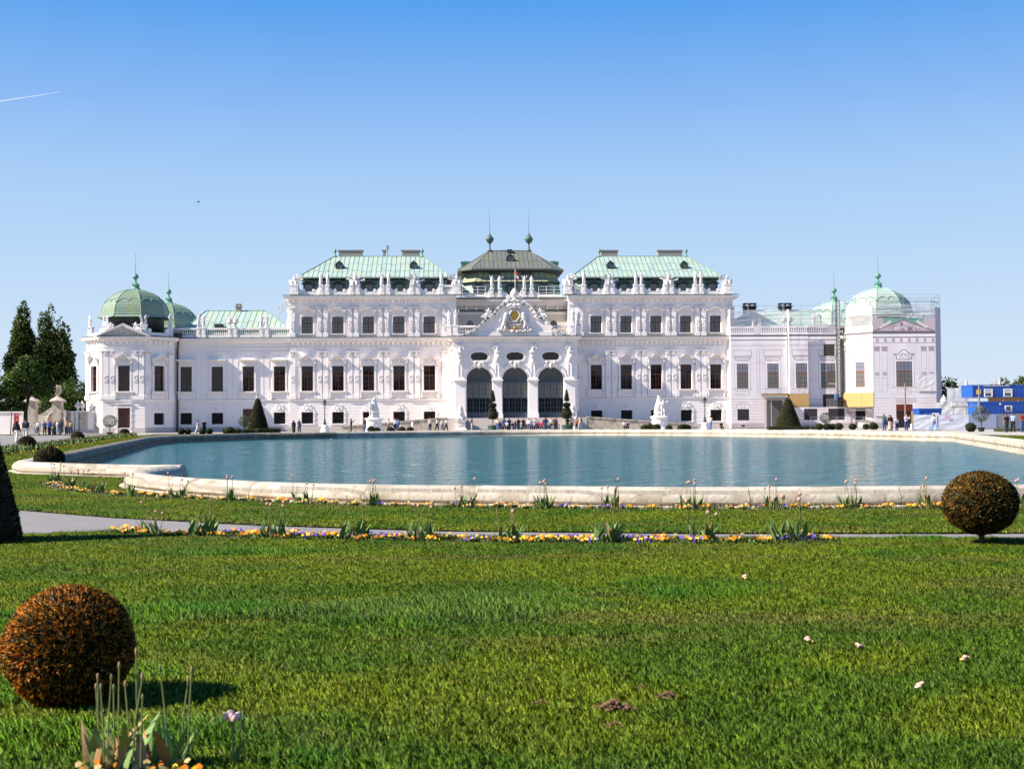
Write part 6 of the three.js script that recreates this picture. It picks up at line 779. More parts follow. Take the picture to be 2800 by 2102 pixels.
// ---------------------------------------------------------------- stone figures
// joints of a standing or sitting figure, facing +z, feet at y = 0
function figure(o = {}) {
  const J = { hipL: [.09, .93, 0], hipR: [-.09, .93, 0], chest: [0, 1.3, .0], neck: [0, 1.47, .0], head: [0, 1.61, .02], shL: [.175, 1.41, 0], shR: [-.175, 1.41, 0] };
  const add = (a, d, L) => { const m = Math.hypot(...d); return [a[0] + d[0] / m * L, a[1] + d[1] / m * L, a[2] + d[2] / m * L]; };
  const k = { tL: [.05, -1, .05], cL: [0, -1, -.05], tR: [-.05, -1, .0], cR: [0, -1, -.05], uL: [.25, -1, 0], fL: [.1, -1, .25], uR: [-.25, -1, 0], fR: [-.1, -1, .25], ...o };
  const dy = o.drop ?? 0; for (const n of Object.keys(J)) J[n][1] -= dy;
  const lean = o.lean ?? 0; for (const n of ['chest', 'neck', 'head', 'shL', 'shR']) J[n][2] += lean * (J[n][1] + dy - .93);
  const side = o.side ?? 0; for (const n of ['chest', 'neck', 'head', 'shL', 'shR']) J[n][0] += side * (J[n][1] + dy - .93);
  if (o.headTurn) { J.head[0] += o.headTurn[0]; J.head[2] += o.headTurn[1]; }
  J.kneeL = add(J.hipL, k.tL, .44); J.ankL = add(J.kneeL, k.cL, .42); J.kneeR = add(J.hipR, k.tR, .44); J.ankR = add(J.kneeR, k.cR, .42);
  J.elL = add(J.shL, k.uL, .29); J.haL = add(J.elL, k.fL, .26); J.elR = add(J.shR, k.uR, .29); J.haR = add(J.elR, k.fR, .26);
  J.fL = k.fL; J.fR = k.fR; return J;
}
const bn = (a, b, r0, r1) => [...a, ...b, r0, r1];
const lerp3 = (a, b, t) => [a[0] + (b[0] - a[0]) * t, a[1] + (b[1] - a[1]) * t, a[2] + (b[2] - a[2]) * t];
function bodyBones(J) { const pel = lerp3(J.hipL, J.hipR, .5); return [bn([pel[0] + .05, pel[1] + .02, pel[2]], [J.chest[0] + .07, J.chest[1], J.chest[2]], .11, .115), bn([pel[0] - .05, pel[1] + .02, pel[2]], [J.chest[0] - .07, J.chest[1], J.chest[2]], .11, .115), bn(J.shL, J.shR, .07, .07), bn(J.chest, J.neck, .1, .06), bn(J.neck, J.head, .055, .06), bn([J.head[0], J.head[1] - .03, J.head[2] + .015], [J.head[0], J.head[1] + .035, J.head[2] - .005], .075, .092), bn([J.head[0], J.head[1] - .01, J.head[2] + .085], [J.head[0], J.head[1] - .025, J.head[2] + .1], .014, .018), bn(J.hipL, J.kneeL, .095, .062), bn(J.kneeL, J.ankL, .062, .04), bn(J.hipR, J.kneeR, .095, .062), bn(J.kneeR, J.ankR, .062, .04), bn(J.ankL, [J.ankL[0] + .015, J.ankL[1] - .045, J.ankL[2] + .15], .042, .034), bn(J.ankR, [J.ankR[0] - .015, J.ankR[1] - .045, J.ankR[2] + .15], .042, .034), bn(J.shL, J.elL, .056, .042), bn(J.elL, J.haL, .042, .028), bn(J.shR, J.elR, .056, .042), bn(J.elR, J.haR, .042, .028)]; }
// a palm and five unequal, slightly bent fingers
function handGeo(b, at, dir, side) { const d = new THREE.Vector3(...dir).normalize(), u = new THREE.Vector3(side, 0, .2).cross(d).normalize(), v = d.clone().cross(u); const P = (f, s, t) => [at[0] + d.x * f + u.x * s + v.x * t, at[1] + d.y * f + u.y * s + v.y * t, at[2] + d.z * f + u.z * s + v.z * t]; b.tube([P(-.01, 0, 0), P(.07, 0, 0)], .03, 5, .034); [[-.026, .075], [-.009, .088], [.009, .082], [.026, .064]].forEach(([s, L]) => b.tube([P(.065, s, 0), P(.065 + L * .55, s * 1.1, .008), P(.065 + L, s * 1.15, .026)], .0095, 4, .008)); b.tube([P(.01, -.03, .006), P(.045, -.058, .014), P(.075, -.062, .022)], .0105, 4, .009); }
const statueGeo = {};
function plinthBlock(w = .32, h = .1) { return [-w / 2, h / 2, 0, w / 2, h / 2, 0, h * .8, h * .8]; }
function statueOf(kind) {
  if (statueGeo[kind]) return statueGeo[kind];
  let B = [], k = .06, cell = .055, extra = null; const fold = (J, r, s = 1) => { const pel = lerp3(J.hipL, J.hipR, .5); return [bn([pel[0] + .1 * s, pel[1] + .1, pel[2] + .05], [pel[0] + .16 * s, .14, .08], .09, .08), bn([pel[0] - .02, pel[1], pel[2] + .07], [pel[0] - .05, .16, .12], .09, .07), bn([J.shR[0], J.shR[1], J.shR[2] + .04], [pel[0] + .14, pel[1] + .05, pel[2] + .12], .06, .07), bn([pel[0] + .18 * s, pel[1] + .15, -.06], [pel[0] + .28 * s, .2, -.1], .06, .05)]; };
  const S = { standA: { uR: [-.6, .9, .1], fR: [.4, .7, 0], uL: [.4, -1, .1], fL: [.6, -.3, .4], side: .06, cR: [.05, -1, -.25], headTurn: [.03, 0] }, standB: { uL: [.9, .3, .2], fL: [.6, .9, .1], uR: [-.35, -1, .1], fR: [.5, -.2, .5], side: -.05, tL: [.15, -1, .2] }, standC: { uL: [.35, -1, .15], fL: [-.9, .1, .5], uR: [-.3, -1, .1], fR: [.9, .2, .5], side: .03, headTurn: [-.03, 0] }, standD: { uR: [-.8, -.3, .2], fR: [-.2, .8, .3], uL: [.3, -1, -.1], fL: [.2, -1, .2], side: -.07, tR: [-.12, -1, .18] }, standE: { uL: [.6, .8, .1], fL: [-.7, .5, .1], uR: [-.6, .7, .1], fR: [.7, .6, .1], side: .08, cL: [0, -1, -.2] } };
  if (S[kind]) { const J = figure(S[kind]); B = [...bodyBones(J).map((b) => { b = b.slice(); b[6] *= 1.05; b[7] *= 1.05; return b; }), ...fold(J, 0, kind === 'standB' || kind === 'standD' ? -1 : 1), [-.16, .03, 0, .16, .03, 0, .1, .1], [-.15, .03, .08, .15, .03, .08, .09, .09]]; }
  else if (kind === 'putti') { const J = figure({ drop: .1, uL: [.8, .2, .4], fL: [.3, .8, .2], tL: [.25, -1, .4], cL: [0, -1, -.4], side: .12 }), J2 = figure({ uR: [-.7, .3, .3], fR: [.2, .9, 0], side: -.2, drop: .12 }); const sc = (b, s, x, z) => [b[0] * s + x, b[1] * s + .15, b[2] * s + z, b[3] * s + x, b[4] * s + .15, b[5] * s + z, b[6] * s * 1.35, b[7] * s * 1.35]; B = [...bodyBones(J).map((b) => sc(b, .8, .2, .1)), ...bodyBones(J2).map((b) => sc(b, .72, -.25, -.05)), [-.4, .1, 0, .4, .1, 0, .16, .2], [-.2, .3, -.1, .3, .45, 0, .22, .16]]; cell = .06; }
  else if (kind.startsWith('recline') || kind.startsWith('seat')) { const m = kind.endsWith('L') ? -1 : 1, seat = kind.startsWith('seat'); const J = figure({ drop: seat ? .45 : .55, tL: [m * .5 + .2, -.15, .8], cL: [m * .6, -.8, .3], tR: [m * .8 - .1, -.3, .5], cR: [m * .7, -.6, .1], uL: [.8, -.3, .3], fL: [.5, .2, .5], uR: [-.8, -.1, .3], fR: [-.5, .3, .3], side: -m * .35, lean: .1 }); B = [...bodyBones(J).map((b) => { b = b.slice(); b[6] *= 1.2; b[7] *= 1.2; return b; }), [-m * .1, .25, 0, m * .5, .12, .1, .2, .14], [-m * .2, .5, -.1, m * .2, .3, .1, .16, .18], [-m * .35, 1.0, -.05, -m * .5, .3, -.05, .12, .14]]; cell = .06; }
  else if (kind === 'trophy' || kind === 'trophyWing') { const b = gb(), r = rngOf(kind.length); const J = figure({ drop: .35, uL: [.8, -.2, .3], fL: [.5, .6, .3], uR: [-.8, -.2, .3], fR: [-.5, .6, .3], tL: [.4, -.3, .6], tR: [-.4, -.3, .6] }); B = [...bodyBones(J).map((q) => { q = q.slice(); q[6] *= 1.2; q[7] *= 1.2; return q; }), [-.55, .15, .05, .55, .15, .05, .2, .24], [-.4, .42, 0, .4, .42, 0, .24, .2], [0, .5, -.1, 0, 1.0, -.1, .26, .2]]; const n = kind === 'trophy' ? 9 : 6; for (let i = 0; i < n; i++) { const a = (kind === 'trophy' ? -1.15 + 2.3 * i / (n - 1) : .25 + .95 * i / (n - 1)), L = rr(r, 1.25, 1.6), x = Math.sin(a), y = Math.cos(a); b.tube([[x * .2, .45, -.12], [x * L, .35 + y * L * .95, -.12]], .028, 5); if (i % 2 === 0) b.zp([[x * .5, .45 + y * .5], [x * L * .97, .35 + y * L * .9], [x * L * .97 + .26 * y, .35 + y * L * .9 - .26 * x], [x * .62 + .2 * y, .45 + y * .6 - .2 * x]], -.16, -.07); } b.add(new THREE.CylinderGeometry(.3, .3, .1, 14), [-.5, .5, .18], [Math.PI / 2, 0, .3]).add(new THREE.CylinderGeometry(.26, .26, .1, 14), [.48, .48, .18], [Math.PI / 2, 0, -.3]).ball(-.25, .2, .3, .17, 1).ball(.3, .2, .28, .15, 1); extra = b; cell = .065; }
  else if (kind === 'urn') { statueGeo[kind] = gb().lathe([[.3, 0], [.3, .08], [.14, .16], [.1, .34], [.2, .44], [.42, .72], [.46, .95], [.34, 1.06], [.36, 1.14], [.42, 1.18], [.3, 1.24], [.14, 1.42], [.08, 1.5], [.12, 1.58], [.02, 1.68]], [0, 0, 0], 14).ball(.42, .85, 0, .12, 1).ball(-.42, .85, 0, .12, 1).ball(0, .8, .42, .13, 1).geo(); return statueGeo[kind]; }
  else if (kind === 'bigUrn') { statueGeo[kind] = gb().lathe([[.42, 0], [.42, .12], [.22, .2], [.2, .34], [.45, .55], [.58, .9], [.5, 1.2], [.34, 1.3], [.4, 1.36], [.3, 1.5], [.12, 1.62], [.05, 1.7]], [0, 0, 0], 16).geo(); return statueGeo[kind]; }
  let g = boneMesh(B, k, cell); const p = g.attributes.position; for (let i = 0; i < p.count; i++) { const x = p.getX(i), y = p.getY(i), z = p.getZ(i), d = .014 * Math.sin(x * 31 + y * 9 + Math.sin(y * 7) * 2) + .01 * Math.sin(z * 27 + y * 13), n = g.attributes.normal; p.setXYZ(i, x + n.getX(i) * d, y + n.getY(i) * d * .3, z + n.getZ(i) * d); } g.computeVertexNormals();
  const q = gb().add(g); if (extra) q.l.push(...extra.l); statueGeo[kind] = q.geo(); return statueGeo[kind];
}
{ const nm = { standA: 'statue', standB: 'statue', standC: 'statue', standD: 'statue', standE: 'statue', putti: 'putti_group', trophy: 'trophy_sculpture', trophyWing: 'trophy_sculpture', urn: 'stone_urn', bigUrn: 'stone_urn', reclineL: 'reclining_statue', reclineR: 'reclining_statue', seatL: 'seated_statue', seatR: 'seated_statue' };
  const what = { standA: 'statue raising one arm', standB: 'statue holding an arm out', standC: 'draped statue', standD: 'statue touching its shoulder', standE: 'statue with raised arms', putti: 'pair of stone children', trophy: 'trophy of flags and armour', trophyWing: 'trophy with slanting flags', urn: 'stone vase', bigUrn: 'large stone urn', reclineL: 'stone figure leaning left', reclineR: 'stone figure leaning right', seatL: 'seated stone figure', seatR: 'seated stone figure' };
  const count = {}, seen = {}; const list = statuePlaces.map((p) => { const side = p[6], zone = p[7], x = Math.abs(p[0]); let where; const S = side === 'L' ? 'left' : 'right';
    if (zone === 'wing') where = `on the ${S} wing balustrade, ${x > 45 ? 'outermost' : x > 44 ? 'next to the outermost' : x > 40.5 ? 'outer one of two' : x > 40 ? 'inner one of two' : x > 36 ? 'next to the innermost' : 'innermost'}`; else if (zone === 'attic') where = `on the ${S} attic parapet, ${x > 30 ? 'at the outer corner' : x > 27.3 ? 'outer of the first pair' : x > 26 ? 'inner of the first pair' : x > 22 ? 'between the outer dormers' : x > 18.5 ? 'outer of the middle pair' : x > 17 ? 'inner of the middle pair' : x > 13 ? 'between the inner dormers' : x > 9 ? 'standing alone by the short balustrade' : 'at the inner corner'}`;
    else if (zone === 'pavilion') { const q = p[0] - (side === 'L' ? -54.7 : 54.7); where = `on the ${S} pavilion parapet, ${q < -4 ? 'far left' : q < 0 ? 'left of the gable' : q < 4 ? 'right of the gable' : 'far right'}`; } else if (zone === 'gable') where = `on the ${p[3] === 'reclineL' ? 'left' : 'right'} slope of the triangular gable`; else if (zone === 'balcony') where = `on the balcony ${S} of the curved gable, ${x > 9 ? 'outer' : 'inner'} one`; else if (zone === 'middle') where = `before the middle roof, ${{ '-2.95': 'far left', '-1.75': 'inner left', 1.85: 'inner right', 2.95: 'far right' }[p[0]]} one`; else if (zone === 'gabletop') where = p[3] === 'bigUrn' ? 'crowning the curved gable under the flag' : `beside the urn on top of the curved gable`; else where = `on the ${p[3] === 'seatL' ? 'left' : 'right'} shoulder of the curved gable`;
    return [p, where]; }); void count; void seen;
  for (const [[x, y, z, kind, turn, sc], where] of list) { if (!kind) continue; const s = single(nm[kind], statueOf(kind), statueStone, `${what[kind]} ${where}`, kind.includes('rn') && kind.toLowerCase().includes('urn') ? 'urn' : 'statue', 'roof sculptures of the palace'); s.position.set(x, y, z); s.rotation.y = turn; s.scale.setScalar(sc * (kind.startsWith('stand') ? 1.06 : 1)); if (kind === 'trophyWing' && x < 0 && Math.abs(x) > 20) s.scale.x *= 1; if (kind === 'trophyWing' && ((x > 0 && x > 20) || (x < 0 && x > -20))) s.scale.x *= -1; } }
// atlas figures on the strips between the arches belong to the building
{ const J = figure({ uL: [.7, .8, .1], fL: [-.8, .6, .1], uR: [-.5, -.6, .4], fR: [.6, .4, .4], lean: .12 }); const B = bodyBones(J).filter((b) => b[1] > .75).map((b) => { b = b.slice(); b[6] *= 1.3; b[7] *= 1.3; return b; }); B.push([-.1, .85, .05, .1, .45, .05, .2, .12], [.1, .9, .05, -.05, .3, .05, .16, .1]); const g = boneMesh(B, .06, .05); [-7.75, -2.525, 2.525, 7.75].forEach((x, i) => { const m = part('atlas_figure', g, statueStone, palace); m.position.set(x, 9.1, PZ + .28); m.scale.set(i % 2 ? -1.55 : 1.55, 1.5, 1.5); }); for (const s of [-1, 1]) { const m = part('atlas_figure', g, statueStone, palace); m.position.set(s * 8.97, 9.1, PZ - .95); m.rotation.y = s * Math.PI / 2; m.scale.setScalar(1.5); } }
// ---- sphinxes, horse groups, lamps
{ const B = [[0, .2, -.75, 0, .28, .2, .3, .34], [0, .3, .2, 0, .72, .38, .32, .24], [0, .72, .38, 0, 1.05, .4, .16, .12], [0, 1.12, .42, 0, 1.28, .4, .17, .18], [-.16, .1, .2, -.2, .08, .85, .12, .1], [.16, .1, .2, .2, .08, .85, .12, .1], [-.28, .2, -.7, -.3, .1, -.25, .2, .12], [.28, .2, -.7, .3, .1, -.25, .2, .12], [-.17, 1.15, .36, -.24, .75, .38, .1, .09], [.17, 1.15, .36, .24, .75, .38, .1, .09], [0, 1.4, .36, 0, 1.55, .34, .12, .06], [-.2, .72, .3, -.3, .4, .1, .14, .12], [.2, .72, .3, .3, .4, .1, .14, .12], [0, .72, .62, 0, .6, .6, .12, .1], [0, .25, -.9, .3, .35, -1.05, .06, .05]]; const g = boneMesh(B, .08, .045);
  for (const s of [-1, 1]) { const p = thing('sphinx_pedestal', s < 0 ? 'carved white pedestal under the sphinx left of the steps' : 'carved white pedestal under the sphinx right of the steps', 'pedestal', [s < 0 ? -7.69 : 7.5, 0, 11.3], 0, 'sphinx pedestals'); part('base', gb().box(-.75, .75, 0, .28, -.95, .95).box(-.66, .66, .28, .38, -.86, .86).geo(), trimWhite, p); part('die', gb().box(-.58, .58, .38, 1.35, -.8, .8).geo(), trimWhite, p); const r = gb(); relief(r, 0, .85, .7, .6, .81, 701, 6); part('relief', r.geo(), statueStone, p); part('cap', gb().box(-.72, .72, 1.35, 1.55, -.94, .94).geo(), trimWhite, p);
    const m = single('sphinx', g, statueStone, s < 0 ? 'stone sphinx on the pedestal left of the steps' : 'stone sphinx on the pedestal right of the steps', 'statue', 'sphinxes by the steps'); m.position.set(s < 0 ? -7.69 : 7.5, 1.55, 11.3); m.scale.setScalar(1.28); m.rotation.y = s * .15; } }
{ // rearing horse with its tamer, on a round pedestal
  const mk = (m) => { const J = figure({ uL: [.8 * m + .1, .5, .2], fL: [.5 * m, .7, .2], uR: [-.5, -.3, .5], fR: [.5 * m, .3, .5], tL: [.2, -1, .3], cL: [0, -1, -.2], side: m * .12 }); return [...bodyBones(J).map((b) => { const s = 1.12; return [b[0] * s + m * .35, b[1] * s, b[2] * s + .3, b[3] * s + m * .35, b[4] * s, b[5] * s + .3, b[6] * 1.3, b[7] * 1.3]; }), [-.2 * m, .95, -.1, 0, 1.75, -.1, .38, .34], [0, 1.75, -.1, -.05 * m, 2.25, 0, .27, .19], [-.05 * m, 2.3, .02, .22 * m, 2.1, .12, .17, .1], [-.12 * m, 2.45, -.05, -.2 * m, 1.8, -.2, .1, .08], [-.3 * m, .9, -.2, -.5 * m, .45, -.1, .24, .12], [-.5 * m, .45, -.1, -.38 * m, .05, 0, .1, .08], [-.1 * m, .9, -.3, -.15 * m, .4, -.35, .22, .12], [-.15 * m, .4, -.35, -.1 * m, .05, -.3, .1, .08], [.1 * m, 1.65, .1, .45 * m, 1.45, .3, .13, .09], [.45 * m, 1.45, .3, .5 * m, 1.1, .3, .08, .06], [.12 * m, 1.55, -.2, .42 * m, 1.7, -.1, .12, .08], [-.35 * m, 1.0, -.35, -.6 * m, .4, -.45, .1, .06], [-.6, .06, -.1, .6, .06, .1, .14, .14], [-.3, .08, .35, .4, .08, -.35, .16, .16], [-.2, .3, .1, .2, .3, -.1, .3, .3]]; };
  for (const s of [-1, 1]) { const x = s < 0 ? -19.02 : 18.14, p = thing('statue_pedestal', s < 0 ? 'round white pedestal under the left horse group' : 'round white pedestal under the right horse group', 'pedestal', [x, 0, 20], 0, 'pedestals of the horse groups'); part('base', gb().lathe([[1.25, 0], [1.25, .2], [1.12, .34]], [0, 0, 0], 24).geo(), trimWhite, p); part('drum', gb().lathe([[1.08, .34], [1.0, .5], [1.0, 1.4], [1.08, 1.55]], [0, 0, 0], 24).geo(), trimWhite, p); const r = gb(); relief(r, 0, .95, 1.0, .6, 1.0, 711, 8); part('relief', r.geo(), statueStone, p); part('cap', gb().lathe([[1.08, 1.55], [1.2, 1.62], [1.2, 1.74], [1.02, 1.84], [0, 1.84]], [0, 0, 0], 24).geo(), trimWhite, p);
    const m = single('horse_statue', boneMesh(mk(s), .09, .05), statueStone, s < 0 ? 'white stone group of a horse and its tamer left of the steps' : 'white stone group of a rearing horse and two figures right of the steps', 'statue', 'horse groups before the palace'); m.position.set(x, 1.84, 20); m.scale.setScalar(1.06); } }
for (const [x, l] of [[-24.97, 'black street lamp on a stone foot left of the horse group'], [23.33, 'black street lamp on a stone foot right of the statue group']]) { const t = thing('street_lamp', l, 'lamp', [x, 0, 24], 0, 'street lamps before the palace'); part('foot', gb().lathe([[.62, 0], [.62, .12], [.5, .3], [.42, .8], [.48, .9], [.3, 1.0], [0, 1.0]], [0, 0, 0], 8).geo(), trimWhite, t); part('post', gb().lathe([[.26, 1.0], [.16, 1.25], [.1, 1.5], [.12, 1.6], [.06, 1.75], [.05, 3.2], [.08, 3.25], [.04, 3.3], [.04, 3.4]], [0, 0, 0], 10).tube([[-.25, 3.18, 0], [.25, 3.18, 0]], .02, 5).geo(), iron, t); const h = sub('lantern', t); part('cage', gb().lathe([[.1, 3.4], [.12, 3.44], [.1, 3.46]], [0, 0, 0], 6).lathe([[.26, 3.88], [.28, 3.92], [.18, 4.02], [.1, 4.1], [.12, 4.14], [.04, 4.2], [.01, 4.3]], [0, 0, 0], 6).tube([[.11, 3.45, 0], [.26, 3.9, 0]], .012, 4).tube([[-.11, 3.45, 0], [-.26, 3.9, 0]], .012, 4).tube([[0, 3.45, .11], [0, 3.9, .26]], .012, 4).geo(), iron, h); part('glass', gb().lathe([[.1, 3.46], [.25, 3.88]], [0, 0, 0], 6).geo(), MP([.35, .34, .3], .1, { transmission: .6, thickness: 0, side: THREE.DoubleSide }), h); }
// ---------------------------------------------------------------- people
const POSES = {
  stand: {}, relax: { uL: [.2, -1, -.05], fL: [.05, -1, .35], uR: [-.2, -1, .05], fR: [.3, -.7, .5], tL: [.12, -1, .08] }, walk: { tL: [.03, -1, .42], cL: [0, -1, .02], tR: [-.03, -1, -.3], cR: [0, -1, -.45], uL: [.15, -1, -.35], fL: [.05, -1, .05], uR: [-.15, -1, .35], fR: [-.05, -.9, .6] },
  photo: { uL: [.35, -.35, .8], fL: [-.35, .75, .5], uR: [-.35, -.35, .8], fR: [.35, .75, .5] }, phone: { uL: [.2, -1, .2], fL: [-.25, .1, .9], uR: [-.2, -1, .2], fR: [.25, .1, .9], headTurn: [0, .03] }, hips: { uL: [.6, -.8, -.2], fL: [-.5, -.6, .5], uR: [-.6, -.8, -.2], fR: [.5, -.6, .5] },
  embrace: { uL: [.9, -.05, .1], fL: [.9, .1, -.1], uR: [-.2, -1, 0], fR: [-.1, -1, .2], side: .05 }, reach: { uL: [1, -.15, .2], fL: [1, .05, .3], uR: [-.25, -1, 0], fR: [.2, -.5, .6] }, cross: { uL: [.25, -1, .15], fL: [-.9, .15, .5], uR: [-.25, -1, .15], fR: [.9, .1, .5] },
  sit: { drop: .45, tL: [.12, -.05, 1], cL: [0, -1, .05], tR: [-.12, -.05, 1], cR: [0, -1, .0], uL: [.15, -1, .35], fL: [-.2, -.3, .9], uR: [-.15, -1, .35], fR: [.2, -.3, .9], lean: .12 }, sitBack: { drop: .45, tL: [.1, -.05, 1], cL: [0, -1, .05], tR: [-.1, -.05, 1], cR: [0, -1, .0], uL: [.35, -.9, .1], fL: [-.3, -.4, .7], uR: [-.35, -.9, .1], fR: [.3, -.4, .7], lean: -.05 }, crouch: { drop: .52, tL: [.2, .25, 1], cL: [0, -1, -.35], tR: [-.2, .25, 1], cR: [0, -1, -.35], uL: [.1, -.8, .6], fL: [-.1, .0, 1], uR: [-.1, -.8, .6], fR: [.1, .0, 1], lean: .35 }, carry: { uL: [.4, -.7, .5], fL: [-.5, .5, .5], uR: [-.3, -.6, .6], fR: [.3, .8, .4], side: -.04 },
};
const pg = {};
function personParts(pose, sleeves, bottom, hair) {
  const key = [pose, sleeves, bottom, hair].join(); if (pg[key]) return pg[key];
  const J = figure(POSES[pose]), all = bodyBones(J), cell = .032; const bodyKey = 'body' + pose;
  if (!pg[bodyKey]) { const bb = gb().add(boneMesh(all, .035, cell)); handGeo(bb, J.haL, J.fL, 1); handGeo(bb, J.haR, J.fR, -1); bb.tube([[J.head[0] - .088, J.head[1] - .02, J.head[2]], [J.head[0] - .095, J.head[1] + .02, J.head[2] - .01]], .017, 4).tube([[J.head[0] + .088, J.head[1] - .02, J.head[2]], [J.head[0] + .095, J.head[1] + .02, J.head[2] - .01]], .017, 4).tube([[J.head[0] - .025, J.head[1] - .055, J.head[2] + .085], [J.head[0] + .025, J.head[1] - .055, J.head[2] + .085]], .008, 4); pg[bodyKey] = bb.geo(); pg['eyes' + pose] = gb().ball(J.head[0] - .034, J.head[1] + .012, J.head[2] + .083, .011, 1).ball(J.head[0] + .034, J.head[1] + .012, J.head[2] + .083, .011, 1).geo(); }
  const g1 = (B, gr) => { const k = ['c', pose, gr, B.length, B[0][6], B.at(-1)[7], B.map((b) => b[1].toFixed(2)).join('')].join(); return pg[k] ??= gb().add(boneMesh(B.map((b) => { b = b.slice(); b[6] += gr; b[7] += gr; return b; }), .035, cell)).geo(); };
  const torso = [all[0], all[1], all[2], all[3].slice(0, 6).concat([.09, .05])]; const arms = sleeves === 'long' ? [all[13], bn(J.elL, lerp3(J.elL, J.haL, .88), .045, .036), all[15], bn(J.elR, lerp3(J.elR, J.haR, .88), .045, .036)] : sleeves === 'short' ? [bn(J.shL, lerp3(J.shL, J.elL, .65), .062, .056), bn(J.shR, lerp3(J.shR, J.elR, .65), .062, .056)] : [bn(J.shL, lerp3(J.shL, J.elL, .1), .055, .05), bn(J.shR, lerp3(J.shR, J.elR, .1), .055, .05)];
  const pel = lerp3(J.hipL, J.hipR, .5), hipB = bn([pel[0] + .045, pel[1] + .06, pel[2]], [pel[0] - .045, pel[1] + .06, pel[2]], .125, .125), hipC = bn(J.hipL, J.hipR, .115, .115);
  let low; if (bottom === 'skirt') { const kn = lerp3(J.kneeL, J.kneeR, .5), an = lerp3(J.ankL, J.ankR, .5); low = [hipB, bn(pel, kn, .15, .19), bn(kn, lerp3(kn, an, .55), .19, .22), bn(J.hipL, J.kneeL, .12, .12), bn(J.hipR, J.kneeR, .12, .12)]; } else if (bottom === 'shorts') low = [hipB, hipC, bn(J.hipL, lerp3(J.hipL, J.kneeL, .85), .11, .09), bn(J.hipR, lerp3(J.hipR, J.kneeR, .85), .11, .09)]; else low = [hipB, hipC, bn(J.hipL, J.kneeL, .105, .078), bn(J.kneeL, lerp3(J.kneeL, J.ankL, .93), .075, .062), bn(J.hipR, J.kneeR, .105, .078), bn(J.kneeR, lerp3(J.kneeR, J.ankR, .93), .075, .062)];
  const H = J.head; const hb = hair === 'long' ? [bn([H[0], H[1] + .045, H[2] - .03], [H[0], H[1] - .02, H[2] - .05], .1, .095), bn([H[0], H[1] - .02, H[2] - .07], [H[0], H[1] - .33, H[2] - .1], .085, .06)] : hair === 'bun' ? [bn([H[0], H[1] + .045, H[2] - .03], [H[0], H[1] + .01, H[2] - .05], .1, .09), bn([H[0], H[1] + .12, H[2] - .08], [H[0], H[1] + .13, H[2] - .08], .05, .05)] : hair === 'cap' ? [bn([H[0], H[1] + .05, H[2] - .015], [H[0], H[1] + .05, H[2] - .03], .1, .1), bn([H[0] - .03, H[1] + .06, H[2] + .09], [H[0] + .03, H[1] + .06, H[2] + .12], .03, .02)] : [bn([H[0], H[1] + .05, H[2] - .025], [H[0], H[1] + .015, H[2] - .045], .097, .085)];
  const shoe = pg['shoe' + pose] ??= gb().add(boneMesh([all[11], all[12]].map((b) => { b = b.slice(); b[6] += .008; b[7] += .012; return b; }), .02, .025)).geo();
  return pg[key] = { body: pg[bodyKey], eyes: pg['eyes' + pose], top: g1([...torso, ...arms], .016), low: g1(low, .01), hair: g1(hb, .002), shoes: shoe };
}
const cm = {}; const cloth = (c) => cm[c] ??= (() => { const m = new THREE.MeshStandardMaterial({ roughness: .85 }); m.color.set(c); return m; })();
const skinMats = ['#c89878', '#b98263', '#d8ab90', '#8a5a40'].map(cloth), eyeMat = cloth('#1a1412');
function person(x, z, turn, pose, top, low, hairC, label, o = {}) {
  const P = personParts(pose, o.sleeves ?? 'short', o.bottom ?? 'trousers', o.hair ?? 'short'), t = thing('person', label, 'person', [x, o.y ?? 0, z], turn, o.group); const n = used.person ?? 0;
  part('body', P.body, skinMats[(n * 7) % 4], t); part('eyes', P.eyes, eyeMat, t); part('top', P.top, cloth(top), t); part(o.bottom === 'skirt' ? 'skirt' : o.bottom === 'shorts' ? 'shorts' : 'trousers', P.low, cloth(low), t); part(o.hair === 'cap' ? 'cap' : 'hair', P.hair, cloth(hairC), t); part('shoes', P.shoes, cloth(o.shoes ?? '#2a2826'), t); t.scale.setScalar(o.s ?? 1);
  if (o.bag) part('bag', gb().box(-.15, .15, 1.0, 1.42, -.28, -.13).ball(0, 1.38, -.2, .12, 1, [1.2, .6, .7]).geo(), cloth(o.bag), t);
  if (o.tote) part('bag', gb().box(.22, .42, .62, .92, -.05, .07).tube([[.24, .92, 0], [.22, 1.35, 0]], .01, 4).geo(), cloth(o.tote), t);
  return t;
}
const BACK = Math.PI, LEFTW = -Math.PI / 2, RIGHTW = Math.PI / 2;
// strolling on the left promenade
person(-43.97, 79.0, BACK + .1, 'walk', '#1d2742', '#c9c3bd', '#2b1d14', 'person in a navy shirt and pale trousers strolling on the left promenade', { s: 1.08 });
person(-42.03, 87.0, BACK - .1, 'walk', '#0c0c0e', '#d9cfc4', '#1a1310', 'person in a black top and cream trousers strolling beside the navy shirt', { sleeves: 'long', s: .98, hair: 'long' });
